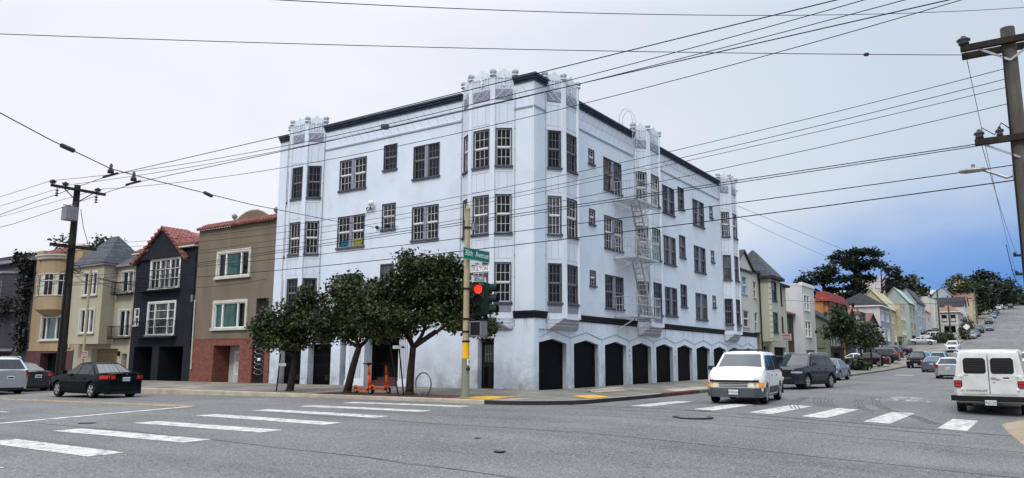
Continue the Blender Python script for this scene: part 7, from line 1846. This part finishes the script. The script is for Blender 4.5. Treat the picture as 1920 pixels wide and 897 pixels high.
sd_ = car('sedan', BLK, -9.2, 16.4, 90, 'dark green black sedan driving away along the street with lit tail lights', None, 'sedan_car', plate='5ZWW187', lit=True)
m = MB(); 
for s in (-1, 1): m.beam((-2.435, s*.035, .99-.04), (-2.435, s*.035, .99+.02), .012, .012, CHR)
m.beam((-2.435, -.035, .98), (-2.435, .035, .98), .012, .012, CHR); m.build('emblem', sd_, world=False)
car('sedan', GRY, -7.5, 27.6, 90, 'charcoal grey sedan parked at the kerb behind the dark sedan', 'cars along the street', lit=True)
car('suv', SIL, -9.9, 24.9, 90, 'pale silver suv cut by the left edge of the view', 'cars along the street')
mv = car('minivan', WHT, 1.2, -8.35, 187, 'white minivan with grey cladding and amber headlights nosing over the crosswalk', None, 'minivan', plate='4WXG646', lit=True, clad=GPL)
car('suv', DSUV, 14.4, -7.05, 169, 'dark slate suv right behind the white minivan', None, 'suv_car', plate='8LKU052')
car('sedan', SBL, 29.6, -5.2, 180, 'steel blue sedan mostly hidden behind the dark slate suv')
car('van', WHT2, 4.6, -15.75, 0, 'old white cargo van seen from behind with louvred rear windows', None, 'cargo_van', 'van', plate='7N21302', z=zr(2, -15.5))
car('hatch', SIL, 38.2, -11.7, 0, 'silver hatchback driving up the avenue beyond the white cargo van', 'cars driving up the avenue', 'hatchback_car', plate='7TRC291')
car('sedan', SBL, 56, -8.9, 0, 'steel blue sedan just ahead of the silver hatchback', 'cars driving up the avenue')
car('suv', BLU, 71, -8.0, 0, 'blue grey suv ahead of the steel blue sedan', 'cars driving up the avenue')
car('hatch', BLU, 77, -5.9, 180, 'pale blue hatchback parked behind the dark pickup truck')
car('pickup', DGN, 69.0, -6.1, 180, 'dark green pickup truck parked facing down the avenue', None)
car('suv', WHT, 114.5, -5.9, 180, 'white suv coming down the avenue past the driveway cars', 'cars driving down the avenue')
def up(kind, col, x, y, deg, lab, **k): return car(kind, col, x, y, deg, lab, z=zr(x, KY)+.19 if y > -2.8 else zr(x, KY)+.15, **k)
dg_ = 'cars parked across the driveways'
up('coupe', WHT, 67, .2, 88, 'white coupe parked nose in behind the leafy avenue trees', group=dg_)
up('sedan', DRD, 66.5, -1.2, 92, 'dark maroon sedan parked nose in beside the white coupe', group=dg_)
up('suv', GRY, 76.6, -.9, 90, 'gunmetal suv parked nose in right of the leafy avenue trees', group=dg_)
up('suv', DSUV, 85.5, -.2, 90, 'dark slate suv parked nose in beside the gunmetal suv', group=dg_)
up('sedan', NAV, 101, .6, 90, 'navy sedan parked nose in, highest of the lower driveway row', group=dg_)
up('sedan', SIL, 137.6, .9, -88, 'silver sedan parked across a driveway by the rounded hedge', group=dg_)
up('suv', WHT, 153, 1.0, 92, 'white suv parked across a driveway above the silver sedan', group=dg_)
up('suv', GRY, 164, 2.0, 90, 'grey suv roof showing above the long low hedge', group=dg_)
row = [(163, -5.7, 'sedan', TPE, 'beige grey sedan, lowest of the row parked up the hill'), (171, -5.9, 'sedan', GRY, 'charcoal sedan, second of the row parked up the hill'), (187, -5.9, 'suv', DSUV, 'dark suv, third of the row parked up the hill'), (197, -7.6, 'hatch', SBL, 'steel blue hatchback beside the third parked car up the hill'),
       (236, -5.9, 'suv', GRY, 'grey suv, fourth of the row parked up the hill'), (247, -5.9, 'sedan', SIL, 'silver sedan, fifth of the row parked up the hill'), (268, -5.9, 'sedan', BLU, 'pale blue sedan, sixth of the row parked up the hill'), (280, -5.9, 'suv', DSUV, 'dark suv, seventh of the row parked up the hill'), (294, -5.9, 'sedan', GRY, 'charcoal sedan, eighth of the row parked up the hill'),
       (318, -6.0, 'minivan', WHT, 'white minivan parked near the crest of the hill'), (338, -6.0, 'suv', WHT, 'white suv parked just above the white minivan near the crest'), (356, -7.0, 'sedan', DSUV, 'dark sedan near the crest beside the low dark trees'), (372, -6.0, 'suv', GRY, 'grey suv at the top of the parked row by the crest')]
for x, y, k, c, lab in row: car(k, c, x, y, 180, lab, detail=x < 240)
car('suv', DSUV, 330, -9.6, 180, 'dark suv driving down from the crest of the hill', 'cars driving down the avenue', detail=False)
car('sedan', GRY, 362, -11.2, 180, 'grey sedan just below the crest in the middle of the avenue', 'cars driving down the avenue', detail=False)
car('sedan', WHT, 330, -15.5, 0, 'white sedan at the right edge below the crest', detail=False)
car('pickup', WHT, 64, -16.3, 180, 'white pickup glimpsed over the cargo van at the right edge', None, glass=glassmat('teal_tint_glass', (.03, .12, .12), (.06, .2, .2), .05, .4))
# ------------------------------------------------------------------ camera, sky, sun
cam = bpy.data.cameras.new('camera'); co = bpy.data.objects.new('camera', cam); COL.objects.link(co)
yaw, pit, rol = R(34.2425), R(8.9712), R(.23218)
fw = V((math.cos(yaw)*math.cos(pit), math.sin(yaw)*math.cos(pit), math.sin(pit)))
rt = V((math.sin(yaw), -math.cos(yaw), 0)); up = rt.cross(fw)
r2 = rt*math.cos(rol) + up*math.sin(rol); u2 = up*math.cos(rol) - rt*math.sin(rol)
co.matrix_world = Matrix(((r2.x, u2.x, -fw.x, -26.7647), (r2.y, u2.y, -fw.y, -17.1193), (r2.z, u2.z, -fw.z, 1.6), (0, 0, 0, 1)))
cam.sensor_width = 36; cam.lens = 36*1437.03/1920; cam.clip_end = 9000; cam.clip_start = .1
sc.camera = co

wd = bpy.data.worlds.new('World'); sc.world = wd; wd.use_nodes = True
nt = wd.node_tree; nt.nodes.clear()
L = nt.links.new
sky = N(nt, 'ShaderNodeTexSky', sky_type='NISHITA'); sky.sun_disc = False
SUN_EL, SUN_AZ = R(46), R(193)     # azimuth of the sun measured from +X towards +Y
sky.sun_elevation = SUN_EL; sky.sun_rotation = math.pi/2 - SUN_AZ
tc = N(nt, 'ShaderNodeTexCoord')
sep = N(nt, 'ShaderNodeSeparateXYZ'); L(tc.outputs['Generated'], sep.inputs[0])
def math_(op, a, b=None, clamp=False):
    n = N(nt, 'ShaderNodeMath', operation=op); n.use_clamp = clamp
    for i, q in enumerate((a, b)):
        if q is None: continue
        if hasattr(q, 'is_output'): L(q, n.inputs[i])
        else: n.inputs[i].default_value = q
    return n.outputs[0]
def mrange(v, a, b, c=0, d=1):
    n = N(nt, 'ShaderNodeMapRange'); n.interpolation_type = 'SMOOTHSTEP'; L(v, n.inputs[0])
    for i, q in enumerate((a, b, c, d)): n.inputs[i+1].default_value = q
    return n.outputs[0]
# a clear gap low over the avenue's hill, under a sheet of high cloud
cl = N(nt, 'ShaderNodeTexNoise'); cl.inputs['Scale'].default_value = 3.2; cl.inputs['Detail'].default_value = 6; cl.inputs['Roughness'].default_value = .55
mp = N(nt, 'ShaderNodeMapping'); mp.inputs['Scale'].default_value = (1, 1, 2.2); L(tc.outputs['Generated'], mp.inputs['Vector']); L(mp.outputs['Vector'], cl.inputs['Vector'])
el = sep.outputs['Z']
az = math_('ARCTAN2', sep.outputs['Y'], sep.outputs['X'])
azd = math_('ABSOLUTE', math_('ADD', az, .02))
# edge of the cloud sheet: elevation limit falls with azimuth away from the gap
lim = math_('SUBTRACT', .215, math_('MULTIPLY', azd, .27))
lim = math_('ADD', lim, math_('MULTIPLY', math_('SUBTRACT', cl.outputs[0], .5), .16))
gap = mrange(math_('SUBTRACT', lim, el), -.06, .09)
clear = mrange(math_('SUBTRACT', lim, el), -.02, .16)
blue = mixc(nt, (.30, .42, .68), (.05, .21, .60), clear)
skyc = N(nt, 'ShaderNodeMix', data_type='RGBA', blend_type='MIX'); skyc.inputs['Factor'].default_value = .12
L(blue, skyc.inputs['A']); 
sm = N(nt, 'ShaderNodeMix', data_type='RGBA', blend_type='MULTIPLY'); sm.inputs['Factor'].default_value = 1; L(sky.outputs[0], sm.inputs['A']); sm.inputs['B'].default_value = (.1, .1, .1, 1)
L(sm.outputs['Result'], skyc.inputs['B'])
cl2 = N(nt, 'ShaderNodeTexNoise'); cl2.inputs['Scale'].default_value = 1.7; cl2.inputs['Detail'].default_value = 7; cl2.inputs['Roughness'].default_value = .58; L(mp.outputs['Vector'], cl2.inputs['Vector'])
cloud0 = mixc(nt, (.67, .71, .785), (.75, .77, .83), ramp(nt, cl2.outputs[0], .36, .58))
side = mrange(az, -.05, .75)
cloud1 = mixc(nt, (.50, .58, .675), cloud0, side)
bright = mrange(el, .40, .95, 1, 3.6)       # an overcast sky is about three times brighter overhead
cb = N(nt, 'ShaderNodeVectorMath', operation='SCALE'); L(cloud1, cb.inputs[0]); L(bright, cb.inputs['Scale'])
fin_ = mixc(nt, cb.outputs[0], skyc.outputs['Result'], gap)
bg = N(nt, 'ShaderNodeBackground'); L(fin_, bg.inputs['Color']); bg.inputs['Strength'].default_value = 1.0
ow = N(nt, 'ShaderNodeOutputWorld'); L(bg.outputs[0], ow.inputs['Surface'])

sl = bpy.data.lights.new('sun', 'SUN'); so = bpy.data.objects.new('sun', sl); COL.objects.link(so)
sl.energy = 1.5; sl.angle = R(14); sl.color = (1, .96, .9)
sd = V((math.cos(SUN_EL)*math.cos(SUN_AZ), math.cos(SUN_EL)*math.sin(SUN_AZ), math.sin(SUN_EL)))
so.rotation_euler = sd.to_track_quat('Z', 'Y').to_euler()
sc.view_settings.view_transform = 'Standard'; sc.view_settings.look = 'None'; sc.view_settings.exposure = .25; sc.view_settings.gamma = 1
sc.cycles.max_bounces = 5; sc.cycles.diffuse_bounces = 3; sc.cycles.glossy_bounces = 3; sc.cycles.use_denoising = True; sc.cycles.denoising_prefilter = 'FAST'; sc.render.filter_size = 1.0
